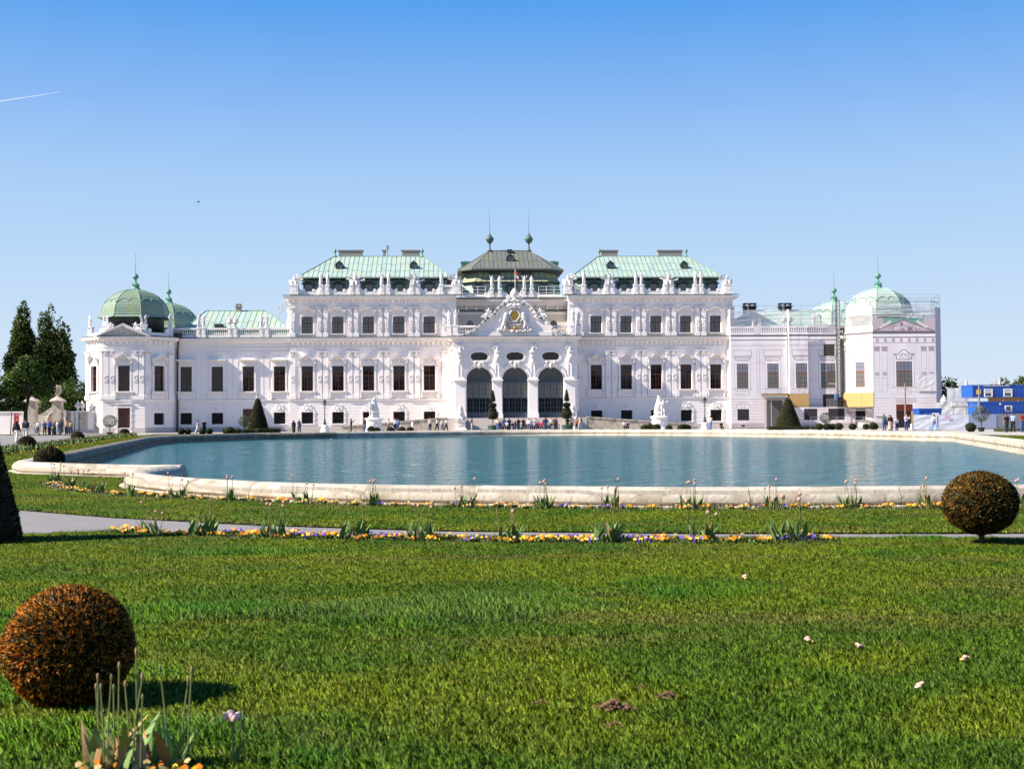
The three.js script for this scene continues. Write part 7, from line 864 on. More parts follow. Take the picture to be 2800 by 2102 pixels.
// by the gate
[[-59.18, 28, .2, 'stand', '#d9d9dd', '#3b4a66', '#caa27a', 'person in a white cap and grey shirt by the gate barrier', { hair: 'cap' }], [-58.74, 27, .4, 'relax', '#5a6f92', '#2f3b55', '#6d4426', 'person in a blue-grey top near the gate, third from its barrier', {}], [-58.43, 26, -.3, 'stand', '#15161a', '#20242e', '#9a8f86', 'person in black standing behind the blue shirts at the gate', { s: 1.05 }], [-57.86, 28, .1, 'hips', '#1f4f9c', '#1c2233', '#2b1a12', 'person in a bright blue shirt before the gate pier', {}], [-57.56, 27.5, .5, 'sit', '#6b5a3e', '#3d3428', '#3a2718', 'small person in olive sitting at the foot of the gate pier', { y: 0, s: .8 }], [-57.21, 28, -.2, 'relax', '#2a2b3a', '#1b1c24', '#23170f', 'person in dark clothes right of the gate pier', { hair: 'long', sleeves: 'long' }], [-56.64, 28.5, .3, 'phone', '#e4dcd8', '#93a9c4', '#5a3c24', 'person in white with pale jeans by the gate wall', { hair: 'cap' }], [-56.2, 29, BACK, 'walk', '#2b3646', '#22262f', '#1c1410', 'tall person in a dark jacket walking towards the gate wall', { sleeves: 'long', s: 1.1 }], [-55.68, 28.5, .2, 'stand', '#b9a48c', '#2d3c59', '#241710', 'person with long hair and a tan backpack by the gate wall', { hair: 'long', bag: '#7a5d35' }], [-55.15, 28.5, BACK, 'relax', '#9c8a63', '#33405a', '#2c1d12', 'person in a khaki shirt at the right end of the gate group', {}], [-62.23, 27, .6, 'stand', '#35405e', '#2a2f45', '#1d1511', 'person partly hidden behind the thin wooden post', { hair: 'long' }]].forEach(([x, z, a, p, t, l, h, lab, o]) => person(x, z, a, p, t, l, h, lab, { ...o, group: 'visitors by the left gate' }));
// along the palace, left to right
person(-41.38, 21, RIGHTW, 'walk', '#c98fa4', '#e6dedb', '#3a2418', 'person in a pink top and white trousers before the shaded left wing', {});
person(-40.64, 20.6, .4, 'carry', '#15130f', '#141416', '#201610', 'person in black lifting a white cloth before the left wing', { sleeves: 'long', bottom: 'skirt', hair: 'long' });
person(-29.23, 21, BACK, 'stand', '#15151a', '#2a2320', '#1b1412', 'person with long dark hair and a dark dress left of the left lamp', { bottom: 'skirt', hair: 'long', sleeves: 'long', s: .93 });
person(-28.53, 21, .6, 'relax', '#5f6a76', '#2c3547', '#1e1612', 'person in a grey jacket just left of the left street lamp', { sleeves: 'long' });
person(-21.83, 22, RIGHTW, 'photo', '#101114', '#3a3836', '#181210', 'person in black taking a photo right of the left street lamp', { s: 1.02 });
person(-20.06, 23.0, LEFTW + .5, 'relax', '#0f1013', '#27426b', '#14100e', 'person in a black jacket and jeans beside the left horse pedestal', { sleeves: 'long', s: 1.1 });
[[-17.4, 14.5, LEFTW, 'relax', '#8ea1bb', '#3a4f70', '#4a3524', 'person in a pale blue shirt leaning by the left ramp', {}], [-16.57, 14, .3, 'stand', '#e2dede', '#1f2a44', '#b8855b', 'blonde person in white by the left ramp', { hair: 'long' }], [-16.2, 13.6, -.4, 'relax', '#4a6da3', '#2d4a77', '#2b1c12', 'person in a blue denim top by the left ramp', {}], [-15.8, 13.8, .2, 'crouch', '#cfcfd4', '#6d7686', '#33231a', 'person crouching by the left ramp', { s: .85 }], [-14.23, 14.2, LEFTW + .3, 'stand', '#e9e6e4', '#d5d6dc', '#7b4f2d', 'child-sized person all in white along the left ramp', { s: .86, hair: 'long' }], [-11.88, 15, .2, 'stand', '#d5bcae', '#2d3a5c', '#b08a5a', 'blonde person with pale top left of the sphinx', { hair: 'bun', bag: '#c7b9b0' }], [-10.95, 14.6, RIGHTW, 'walk', '#bfc6d2', '#22262e', '#3a2a1f', 'person in a cap and pale shirt walking left of the sphinx', { hair: 'cap', s: 1.04 }], [-10.27, 14.9, .2, 'relax', '#c9b9a9', '#4c6284', '#a2372b', 'person in a red cap left of the sphinx pedestal', { hair: 'cap', s: .93 }], [-9.73, 14.6, RIGHTW, 'walk', '#d6dade', '#252c3c', '#3b2b21', 'person in white walking to the left sphinx pedestal', {}]].forEach(([x, z, a, p, t, l, h, lab, o]) => person(x, z, a, p, t, l, h, lab, o));
person(-6.35, 17.5, RIGHTW, 'phone', '#0f1012', '#b7a48b', '#231813', 'person in a black shirt and beige trousers at the foot of the steps', { s: 1.03 });
// the crowd on the bench before the doors
{ const tops = ['#b9ac98', '#14141a', '#7a6da6', '#7fa6df', '#d8d4d0', '#3b3e52', '#6d1f26', '#2a64b4', '#101014', '#c8ccd6', '#131316', '#5d5048', '#efe9e6', '#d8481f', '#9db3d6', '#dcd6d4', '#a13a5e', '#c2245d', '#27396b', '#141318', '#8d8b62', '#c9c2b4', '#353a44', '#e5e1de'], hairs = ['#2a1a12', '#120d0b', '#3b2517', '#6b4426', '#8c6a44', '#1a120e'];
  const words = { '#b9ac98': 'beige', '#14141a': 'black', '#7a6da6': 'lilac', '#7fa6df': 'light blue', '#d8d4d0': 'off-white', '#3b3e52': 'slate', '#6d1f26': 'dark red', '#2a64b4': 'royal blue', '#101014': 'black', '#c8ccd6': 'pale grey', '#131316': 'black', '#5d5048': 'brown', '#efe9e6': 'white', '#d8481f': 'orange', '#9db3d6': 'sky blue', '#dcd6d4': 'cream', '#a13a5e': 'rose', '#c2245d': 'magenta', '#27396b': 'navy', '#141318': 'black', '#8d8b62': 'olive', '#c9c2b4': 'sand', '#353a44': 'charcoal', '#e5e1de': 'white' };
  const r = rngOf(801); const xs = []; for (let i = 0; i < 24; i++) xs.push(-3.0 + i * .345 + (r() - .5) * .12);
  xs.forEach((x, i) => { const sit = [1, 2, 4, 6, 7, 9, 11, 13, 14, 16, 17, 20].includes(i), back = i % 3 !== 1; person(x, sit ? 17.1 : i % 2 ? 15.4 : 18.2, (back ? 0 : BACK) + (r() - .5) * .8, sit ? (i % 2 ? 'sitBack' : 'sit') : i % 5 === 0 ? 'phone' : i % 4 === 3 ? 'relax' : 'stand', tops[i], i % 3 ? '#23262f' : '#4b6389', hairs[i % 6], `${sit ? 'seated' : 'standing'} person in ${words[tops[i]]}, ${['first', 'second', 'third', 'fourth', 'fifth', 'sixth', 'seventh', 'eighth', 'ninth', 'tenth', 'eleventh', 'twelfth', 'thirteenth', 'fourteenth', 'fifteenth', 'sixteenth', 'seventeenth', 'eighteenth', 'nineteenth', 'twentieth', 'twenty-first', 'twenty-second', 'twenty-third', 'last'][i]} from the left in the crowd before the doors`, { hair: i % 2 ? 'long' : 'short', sleeves: i % 3 ? 'short' : 'long', s: .95 + .1 * r(), group: 'crowd on the bench before the doors', y: sit ? .02 : 0 }); }); }
{ const b = thing('bench', 'long black bench under the seated crowd before the doors', 'bench', [1.1, 0, 17.1]); part('seat', gb().box(-4.2, 4.2, .36, .42, -.28, .22).geo(), iron, b); part('backrest', gb().box(-4.2, 4.2, .72, .8, .5, .55).geo(), iron, b); for (let k = 0; k < 6; k++) { const x = -4.1 + k * 1.64; part('leg', gb().box(x - .04, x + .04, 0, .36, -.24, .22).box(x - .04, x + .04, 0, .8, .44, .5).geo(), iron, b); } }
person(6.95, 16.2, BACK, 'relax', '#c8bba0', '#4f4a3f', '#2f2016', 'person in a beige jacket by the right topiary tub', { sleeves: 'long', s: 1.03, y: .0 });
person(7.56, 16.9, .3, 'stand', '#e2611c', '#17171b', '#2a1c14', 'person in an orange vest right of the doors', { s: .86 });
person(8.05, 16.5, LEFTW, 'walk', '#9aa2a6', '#a9b6c9', '#1c1512', 'tall person in grey and washed jeans right of the orange vest', { s: 1.12, bag: '#33454d' });
person(6.5, 15.2, BACK, 'stand', '#23242a', '#1a1b20', '#15100d', 'dark-haired person in black beside the right topiary', { hair: 'long' });
person(13.93, 17, .2, 'sit', '#dfe3ea', '#1b1c22', '#14100e', 'person in a pale top sitting by the right ramp', {}); person(14.4, 17.1, -.3, 'sit', '#121318', '#16171c', '#0f0c0a', 'person in black sitting beside the pale top by the right ramp', { s: .9 });
person(23.75, 25.5, LEFTW + .3, 'reach', '#aeb8cf', '#3d5f97', '#120d0b', 'person in a pale blue shirt with arm out beside the right lamp', { s: 1.04 });
person(25.2, 25, .2, 'sit', '#121216', '#1b1a1e', '#3a1d14', 'person in black sitting low right of the right lamp', { s: .85 });
// right pavilion
person(39.69, 44, BACK, 'embrace', '#4b5c54', '#2d4a7c', '#5b463a', 'person in a green jacket with an arm round the black shawl', { sleeves: 'long', s: 1.08 }); person(40.22, 44.3, BACK, 'stand', '#0f0f11', '#b39a90', '#15100e', 'person in a black shawl and patterned skirt being embraced', { sleeves: 'long', bottom: 'skirt', s: 1.02, tote: '#101012' });
person(41.12, 44, BACK + .2, 'stand', '#dfe2ea', '#2a3550', '#7a4a2c', 'girl-sized person in white and jeans by the dark doorway', { s: .85, hair: 'long' });
person(42.21, 44, .1, 'photo', '#c9b3c9', '#2f4e7e', '#2a1a12', 'person in a lilac shirt taking a photo before the right doorway', { sleeves: 'long', s: 1.04 }); person(41.0, 42.5, .3, 'stand', '#c08a72', '#5b5f70', '#6b3f26', 'person half hidden behind the girl by the doorway', { s: 1.0, hair: 'long' });
person(43.07, 50, BACK + .2, 'walk', '#e6e3e8', '#6f93c4', '#1f150f', 'person in a white shirt and light jeans by the white fence', { hair: 'bun', s: 1.02 });
person(44.82, 64, BACK + .2, 'stand', '#0f1013', '#33333c', '#3b2a1f', 'person in black before the fence at the right edge', { s: 1.02 }); person(45.45, 64, BACK - .3, 'reach', '#9aa6bd', '#1c2233', '#5a4334', 'person in a grey-blue shirt with an arm stretched right', { s: 1.06 }); person(46.38, 64, .2, 'phone', '#8c1f2a', '#3a5a92', '#15100d', 'person in a dark red top and jeans cut by the right edge', { hair: 'long', s: 1.05 });
// ---------------------------------------------------------------- scaffold with printed covers over the right wing and pavilion
function canvasTex(w, h, draw) { const c = document.createElement('canvas'); c.width = w; c.height = h; const x = c.getContext('2d'); draw(x, w, h); const t = new THREE.CanvasTexture(c); t.colorSpace = THREE.SRGBColorSpace; t.magFilter = THREE.LinearFilter; return t; }
// cloth hung between two posts; uv 0..1 over the sheet
function clothGeo(p0, p1, y0, y1, sag = .05, seed = 1, nu = 18, nv = 14) { const L = Math.hypot(p1[0] - p0[0], p1[1] - p0[1]), nx = -(p1[1] - p0[1]) / L, nz = (p1[0] - p0[0]) / L, pos = [], uv = [], idx = []; for (let j = 0; j <= nv; j++) for (let i = 0; i <= nu; i++) { const u = i / nu, v = j / nv, o = sag * (fbm(u * 5 + seed, v * 7 + seed * 3, 3) - .5) * 2 * Math.min(1, 6 * Math.min(u, 1 - u) + .15); pos.push(p0[0] + (p1[0] - p0[0]) * u + nx * o, y0 + (y1 - y0) * v, p0[1] + (p1[1] - p0[1]) * u + nz * o); uv.push(u, v); } for (let j = 0; j < nv; j++) for (let i = 0; i < nu; i++) { const a = j * (nu + 1) + i; idx.push(a, a + 1, a + nu + 2, a, a + nu + 2, a + nu + 1); } const g = new THREE.BufferGeometry(); g.setAttribute('position', new THREE.Float32BufferAttribute(pos, 3)); g.setAttribute('uv', new THREE.Float32BufferAttribute(uv, 2)); g.setIndex(idx); g.computeVertexNormals(); return g; }
const PRINT = '#f0e6e8', LINE = '#9c9096', PALE = '#f8f2f3', DARK = '#bdb1b6';
function printer(x, W, H, m, xa, ya) { // m pixels per metre, left edge xa, lower edge ya
  const X = (v) => (v - xa) * m, Y = (v) => H - (v - ya) * m, R = (a, b, c, d, f) => { x.fillStyle = f; x.fillRect(X(a), Y(d), (b - a) * m, (d - c) * m); }, ln = (a, b, c, d, f = LINE, w = 2) => { x.strokeStyle = f; x.lineWidth = w; x.beginPath(); x.moveTo(X(a), Y(b)); x.lineTo(X(c), Y(d)); x.stroke(); };
  return { R, ln, X, Y,
    base() { R(xa, xa + W / m, ya, ya + H / m, PRINT); const r = rngOf(5); for (let k = 0; k < 60; k++) { x.fillStyle = r() < .5 ? 'rgba(255,245,245,.06)' : 'rgba(110,90,110,.05)'; x.fillRect(r() * W, r() * H, r() * 160, r() * 60); } for (let y = .8; y < 4.2; y += .44) ln(xa, y, xa + W / m, y, '#a8969b', 1.5); R(xa, xa + W / m, 4.25, 4.75, PALE); ln(xa, 4.25, xa + W / m, 4.25, LINE, 3); ln(xa, 4.6, xa + W / m, 4.6, DARK, 3); R(xa, xa + W / m, 0, .7, '#bfb0b3'); },
    cornice() { R(xa, xa + W / m, 12.0, 12.1, DARK); R(xa, xa + W / m, 12.45, 12.6, PALE); R(xa, xa + W / m, 12.75, 12.85, DARK); R(xa, xa + W / m, 12.95, 13.35, PALE); R(xa, xa + W / m, 12.85, 12.96, LINE); R(xa, xa + W / m, 13.35, 13.62, '#6d666c'); },
    balusters(a, b) { R(a, b, 13.62, 14.85, PALE); R(a, b, 13.95, 14.62, '#8a7a80'); for (let q = a + .12; q < b; q += .27) { R(q - .06, q + .06, 13.95, 14.62, PALE); R(q - .09, q + .09, 14.05, 14.3, PALE); } },
    window(c, style = 'flat', w = .83, bright = false) { R(c - w - .3, c + w + .3, 5.66, 9.7, PALE); ln(c - w - .3, 5.66, c - w - .3, 9.7); ln(c + w + .3, 5.66, c + w + .3, 9.7); R(c - w, c + w, 5.81, 9.41, '#7d3b2a'); const t = .09; for (const [a, b] of [[c - w + t, c - .05], [c + .05, c + w - t]]) for (const [d, e] of [[5.9, 7.95], [8.1, 9.32]]) { R(a, b, d, e, bright ? '#cdbfc8' : d > 8 ? '#7c8496' : '#6d6f6c'); for (let k = 1; k < 2; k++) R((a + b) / 2 - .03, (a + b) / 2 + .03, d, e, bright ? '#a0563c' : '#3c3a3c'); const n = d > 8 ? 2 : 3; for (let k = 1; k < n; k++) R(a, b, d + (e - d) * k / n - .025, d + (e - d) * k / n + .025, bright ? '#a0563c' : '#3c3a3c'); }
      R(c - w - .5, c + w + .5, 5.5, 5.68, PALE); ln(c - w - .5, 5.68, c + w + .5, 5.68, '#6f5d62', 3); x.strokeStyle = LINE; x.lineWidth = 2; x.strokeRect(X(c - 1), Y(5.45), 2 * m, .6 * m);
      if (style === 'flat') { R(c - 1.3, c + 1.3, 10.3, 10.46, PALE); ln(c - 1.3, 10.46, c + 1.3, 10.46, '#6f5d62', 4); ln(c - 1.3, 10.28, c + 1.3, 10.28, LINE, 3); for (const s of [-1, 1]) { R(c + s * 1.05 - .1, c + s * 1.05 + .1, 9.95, 10.28, DARK); } for (let k = -3; k <= 3; k++) { x.beginPath(); x.arc(X(c + k * .26), Y(9.95), .13 * m, 0, 4.2); x.stroke(); } x.strokeStyle = LINE; x.strokeRect(X(c - 1.35), Y(11.35), 2.7 * m, .85 * m); }
      else { x.fillStyle = PALE; x.strokeStyle = '#6f5d62'; x.lineWidth = 4; x.beginPath(); x.moveTo(X(c - 1.45), Y(10.35)); for (let k = -20; k <= 20; k++) { const q = k / 20 * 1.45; x.lineTo(X(c + q), Y(bellTop(q, .9, 10.45, 11.05))); } x.lineTo(X(c + 1.45), Y(10.35)); x.lineTo(X(c + 1.1), Y(10.25)); x.lineTo(X(c + 1.1), Y(9.7)); x.lineTo(X(c - 1.1), Y(9.7)); x.lineTo(X(c - 1.1), Y(10.25)); x.closePath(); x.fill(); x.stroke(); x.lineWidth = 2; const r = rngOf(9); for (let k = 0; k < 26; k++) { x.strokeStyle = r() < .5 ? LINE : DARK; x.beginPath(); x.arc(X(c + (r() - .5) * 1.7), Y(9.85 + r() * .75), (.06 + r() * .12) * m, r() * 6, r() * 6 + 3.5); x.stroke(); } } },
    lower(c, w = .85) { R(c - w, c + w, 1.15, 2.8, '#322c36'); for (let k = 0; k < 8; k++) R(c - w + .1 + k * .22, c - w + .14 + k * .22, 1.15, 2.8, '#16141a'); for (const y of [1.6, 2.2]) R(c - w, c + w, y, y + .05, '#16141a'); x.strokeStyle = LINE; x.lineWidth = 2; x.beginPath(); x.moveTo(X(c - 1.1), Y(2.9)); x.lineTo(X(c - 1), Y(3.3)); x.lineTo(X(c - .45), Y(3.75)); x.lineTo(X(c + .45), Y(3.75)); x.lineTo(X(c + 1), Y(3.3)); x.lineTo(X(c + 1.1), Y(2.9)); x.stroke(); ln(c - .25, 3.7, c - .15, 2.9); ln(c + .25, 3.7, c + .15, 2.9); },
    pilaster(c) { ln(c - .36, 4.75, c - .36, 10.85, DARK); ln(c + .36, 4.75, c + .36, 10.85, DARK); R(c - .42, c + .42, 10.85, 11.5, '#bba8ad'); ln(c - .48, 11.5, c + .48, 11.5, LINE, 4); x.strokeStyle = LINE; for (const q of [.24, .09]) { x.beginPath(); x.arc(X(c), Y(7.65), q * m, 0, 6.3); x.stroke(); } ln(c - .3, 7.05, c + .3, 7.05); for (let k = -1; k <= 1; k++) { x.beginPath(); x.arc(X(c + k * .25), Y(11.2), .13 * m, 0, 6.3); x.stroke(); } } };
}
function printMat(W, H, m, xa, ya, draw, o = {}) { return M([.86, .86, .86], .85, { map: canvasTex(W, H, (x) => { const p = printer(x, W, H, m, xa, ya); p.base(); draw(p, x); }), side: THREE.DoubleSide, ...o }); }
const plainCloth = M([.72, .68, .69], .85, { side: THREE.DoubleSide }), greyCloth = M([.45, .42, .46], .85, { side: THREE.DoubleSide });
const netMat = M([.62, .62, .63], .9, { side: THREE.DoubleSide, transparent: true, opacity: .38 }), netMat2 = M([.5, .5, .5], .9, { side: THREE.DoubleSide, transparent: true, opacity: .6 });
{ const cov = (label, p0, p1, y0, y1, mat, seed, sag = .05) => single('scaffold_cover', clothGeo(p0, p1, y0, y1, sag, seed), mat, label, 'scaffold cover', 'covers on the scaffold');
  const k = 44;
  cov('printed facade sheet with two windows at the left of the scaffold', [31.7, 1.7], [40.1, 1.7], .05, 14.85, printMat(370, 651, k, 31.7, .05, (p) => { p.cornice(); p.balusters(31.7, 35.2); p.balusters(36.2, 40.1); p.window(33.45); p.window(37.95); p.lower(33.5); p.R(36.6, 39.3, .05, 3.95, '#e0d0d2'); p.ln(35.6, 4.8, 35.6, 11.5); p.ln(36.0, 4.8, 36.0, 11.5); p.R(33.2, 33.7, .2, .5, '#3a3440'); p.R(36.3, 40.1, 4.72, 5.06, '#b98a4e'); }), 1);
  cov('bright left edge of the scaffold cover, folded back to the wall', [31.7, .4], [31.7, 1.69], .05, 17.3, plainCloth, 2, .03);
  cov('printed sheet with one window above the boards in mid scaffold', [40.2, 2.3], [43.0, 2.3], 4.98, 14.85, printMat(123, 434, k, 40.2, 4.98, (p) => { p.cornice(); p.balusters(40.2, 43); p.window(42.0); }), 3);
  cov('bright narrow cover edge facing left in mid scaffold', [40.2, 1.2], [40.2, 2.29], 4.98, 17.3, plainCloth, 4, .03);
  cov('printed sheet with one window and open gaps beside the hoist', [43.05, 1.7], [47.6, 1.7], 3.05, 14.85, printMat(200, 519, k, 43.05, 3.05, (p, x) => { p.cornice(); p.balusters(43.05, 46); p.window(46.1, 'flat', 1.05); p.R(45.5, 47.1, 10.34, 12.22, '#4a4238'); p.R(45.5, 47.1, 10.34, 10.5, '#d8d4d6'); p.R(46.0, 47.2, 6.5, 8.3, '#6a6058'); p.R(46.1, 47.2, 6.4, 6.5, '#e0dcdc'); p.R(45.3, 47.6, 3.05, 4.9, '#39332e'); }), 5);
  cov('printed ground storey sheet with barred windows behind the fence', [39.5, 2.6], [49.5, 3.4], .05, 3.02, printMat(440, 131, k, 39.5, .05, (p) => { p.lower(43.1, .95); p.lower(46.8, 1.15); p.R(48.6, 49.4, 1.0, 2.9, '#d9ccd2'); }), 6);
  cov('bright printed sheet with one window on the slanting side', [48.3, 3.6], [51.0, 7.0], 5.02, 14.6, printMat(191, 421, k, 0, 5.02, (p) => { p.cornice(); p.window(2.2, 'bell', .78); }), 7);
  cov('printed front sheet of the right pavilion with gable and window', [51.05, 7.0], [60.1, 7.0], .05, 15.6, printMat(398, 684, k, 51.05, .05, (p, x) => { p.cornice(); for (const c of [51.6, 52.7, 58.4, 59.5]) p.pilaster(c); p.window(55.5, 'bell', 1.15); p.R(51.05, 60.1, 13.62, 15.6, '#c9b9bd'); x.fillStyle = '#7fae9c'; x.fillRect(p.X(52.6), p.Y(15.6), 5.8 * k, .9 * k); x.fillStyle = '#cbb9be'; x.strokeStyle = '#8a777c'; x.lineWidth = 8; x.beginPath(); x.moveTo(p.X(51.1), p.Y(13.7)); x.lineTo(p.X(55.55), p.Y(15.35)); x.lineTo(p.X(60.0), p.Y(13.7)); x.closePath(); x.fill(); x.stroke(); const r = rngOf(15); x.lineWidth = 3; for (let i = 0; i < 60; i++) { const a = (r() - .5) * 5, b = 13.85 + r() * (1.1 - Math.abs(a) * .38); x.strokeStyle = r() < .5 ? '#efe2e4' : '#6f5d66'; x.beginPath(); x.arc(p.X(55.55 + a), p.Y(b), (.06 + .16 * r()) * k, r() * 6, r() * 6 + 4); x.stroke(); } for (const s of [-1, 1]) for (let i = 0; i < 12; i++) { x.fillStyle = '#e4d8da'; x.beginPath(); x.arc(p.X(55.55 + s * (2 + i * .12)), p.Y(15.0 - i * .07 + .15 * r()), .18 * k, 0, 6.3); x.fill(); } for (let i = 0; i < 8; i++) p.R(51.5 + i * 1.15, 51.9 + i * 1.15, 12.15, 12.7, '#bfa9ae'); p.R(54.25, 56.65, .05, 3.3, '#2a1512'); p.R(54.25, 56.65, 2.35, 3.3, '#6e2a1c'); p.R(56.4, 56.65, .05, 2.35, '#c99a2e'); for (const q of [53.9, 56.65]) p.R(q, q + .35, .05, 3.5, PALE); p.R(53.6, 57.3, 3.5, 4.1, '#d8c7c9'); p.R(53.5, 54.2, .05, 4.9, '#eadfe2'); }), 8);
  cov('blue-grey shaded sheet on the right side of the scaffold', [60.12, 7.0], [61.6, 5.2], 2.6, 17.2, greyCloth, 9);
  cov('loose pale sheet hanging low on the right pavilion front', [57.1, 7.12], [60.1, 7.14], 5.2, 7.6, M([.70, .65, .66], .85, { side: THREE.DoubleSide }), 10, .05);
  const net = (label, p0, p1, y0, y1, m, s) => single('safety_netting', clothGeo(p0, p1, y0, y1, .1, s), m, label, 'netting', 'netting along the scaffold top');
  net('pale see-through netting over the wing balustrade, left part', [31.7, 1.72], [40.1, 1.72], 14.87, 17.3, netMat, 11); net('pale see-through netting over the wing balustrade, right part', [40.2, 2.3], [47.6, 1.8], 14.87, 17.3, netMat, 12); net('pale see-through netting on the slanting top of the scaffold', [48.3, 3.6], [51.0, 7.0], 14.62, 17.4, netMat2, 13); net('grey crumpled netting before the right dome', [51.05, 7.02], [60.1, 7.02], 15.62, 16.9, netMat2, 14); net('thin upper netting before the right dome', [51.05, 7.0], [60.1, 7.0], 16.9, 17.6, netMat, 15);
  const osb = (sd) => M([.52, .33, .13], .9, { map: colorTex(256, 1.6, (u, v) => { const kk = .6 + .8 * tnoise(u * 60, v * 18, 60) * .6 + .3 * tnoise(u * 20 + sd, v * 60, 60); return [kk, kk * .98, kk * .95]; }) }), o1 = osb(3);
  const board = (label, pts) => { const t = thing('board_panel', label, 'boards', [0, 0, 0], 0, 'chipboard panels on the scaffold'); for (const [a, b, y0, y1] of pts) { const L = Math.hypot(b[0] - a[0], b[1] - a[1]), g = gb().box(-L / 2, L / 2, 0, y1 - y0, -.02, .02).geo(); const m = part('board', g, o1, t); m.position.set((a[0] + b[0]) / 2, y0, (a[1] + b[1]) / 2); m.rotation.y = Math.atan2(-(b[1] - a[1]), b[0] - a[0]); } };
  board('sunlit chipboard panel right of the cone top', [[[40.15, 2.5], [41.55, 2.5], 3.03, 4.96], [[41.57, 2.5], [43.0, 2.5], 3.03, 4.96]]); board('chipboard panel on the slanting side of the scaffold', [[[47.9, 3.2], [48.5, 4.1], 3.0, 5.0], [[48.52, 4.12], [49.75, 5.6], 3.0, 5.0], [[49.77, 5.62], [51.0, 7.02], 3.0, 5.0]]);
  // scaffold frame
  const sc = thing('scaffold', 'steel tube scaffold in front of the right wing and pavilion', 'scaffold'); const posts = gb(), rails = gb(), decks = gb(); const run = (p0, p1, n, y1) => { for (let i = 0; i <= n; i++) { const x = p0[0] + (p1[0] - p0[0]) * i / n, z = p0[1] + (p1[1] - p0[1]) * i / n; part('post', gb().tube([[x, 0, z], [x, y1 + (i % 2) * .5, z]], .032, 5).geo(), galv, sc); part('post', gb().tube([[x + .02, 0, z - .85], [x + .02, y1, z - .85]], .032, 5).geo(), galv, sc); } for (let y = 2; y < y1; y += 2) { rails.tube([[p0[0], y + .5, p0[1]], [p1[0], y + .5, p1[1]]], .025, 5).tube([[p0[0], y + 1, p0[1]], [p1[0], y + 1, p1[1]]], .025, 5); decks.quad([p0[0], y, p0[1]], [p1[0], y, p1[1]], [p1[0], y, p1[1] - .8], [p0[0], y, p0[1] - .8]); } rails.tube([[p0[0], y1 - .1, p0[1]], [p1[0], y1 - .1, p1[1]]], .025, 5); rails.tube([[p0[0], y1 - 2, p0[1]], [p1[0], y1 - .4, p1[1]]], .022, 5); };
  run([31.8, 1.55], [47.6, 1.55], 6, 18.0); run([48.35, 3.5], [50.9, 6.85], 1, 18.3); run([51.1, 6.85], [60.0, 6.85], 4, 18.3); run([60.1, 6.8], [61.6, 5.0], 1, 18.8); void posts; part('guard_rails', rails.geo(), galv, sc); part('deck_boards', decks.geo(), M([.3, .26, .2], .9, { side: THREE.DoubleSide }), sc);
  // hoist
  const h = thing('goods_hoist', 'checkered lattice mast of the goods hoist on the scaffold', 'hoist', [47.25, 0, 3.0]); const mast = gb(); for (const [x, z] of [[-.22, -.2], [.22, -.2], [-.22, .2], [.22, .2]]) mast.tube([[x, 2.6, z], [x, 18.6, z]], .045, 5); part('mast', mast.geo(), iron, h); const lat = gb(); for (let y = 2.7; y < 18.4; y += .55) lat.box(-.22, .22, y, y + .26, .16, .22).tube([[-.22, y, .2], [.22, y + .5, .2]], .03, 4); part('lattice', lat.geo(), M([.55, .55, .55], .5), h).userData.kind = 'stuff'; part('drive_unit', gb().box(-.35, .35, 3.1, 4.4, .25, .8).ball(0, 3.4, .85, .22, 1).ball(0, 3.9, .85, .2, 1).geo(), iron, h); part('platform_gate', (() => { const b = gb(); for (let q = 0; q < 9; q++) b.box(-2.0 + q * .19, -1.96 + q * .19, 3.1, 4.1, .6, .64); b.box(-2.05, -.4, 4.08, 4.14, .58, .66).box(-2.05, -.4, 3.05, 3.12, .58, .66); return b.geo(); })(), galv, h); part('control_box', gb().box(-.75, -.4, 4.1, 4.9, .3, .6).geo(), M([.1, .2, .42], .5), h); part('second_mast', (() => { const b = gb(); for (let y = 5.2; y < 18; y += .8) b.tube([[.9, y, .5], [1.25, y + .8, .7]], .025, 4); b.tube([[.9, 5, .5], [.9, 18.3, .5]], .04, 5).tube([[1.25, 5, .7], [1.25, 18.0, .7]], .04, 5); return b.geo(); })(), galv, h);
  // canopy over the wing door
  const c = thing('site_canopy', 'small dark canopy over the entrance left of the cone', 'canopy', [38, 0, 3.6]); part('roof', gb().xp([[1.6, 4.3], [-1.9, 4.75], [-1.9, 4.85], [1.6, 4.4]], -1.9, 1.4).geo(), M([.12, .12, .12], .7), c); part('post', gb().tube([[-1.2, 0, 1.4], [-1.2, 4.3, 1.4]], .05, 6).geo(), galv, c); part('post', gb().tube([[1.1, 0, 1.4], [1.1, 4.3, 1.4]], .05, 6).geo(), galv, c); part('opening', gb().box(-1.1, 1.2, .05, 4.0, -1.75, -1.7).geo(), M([.10, .095, .10], .8), c); }
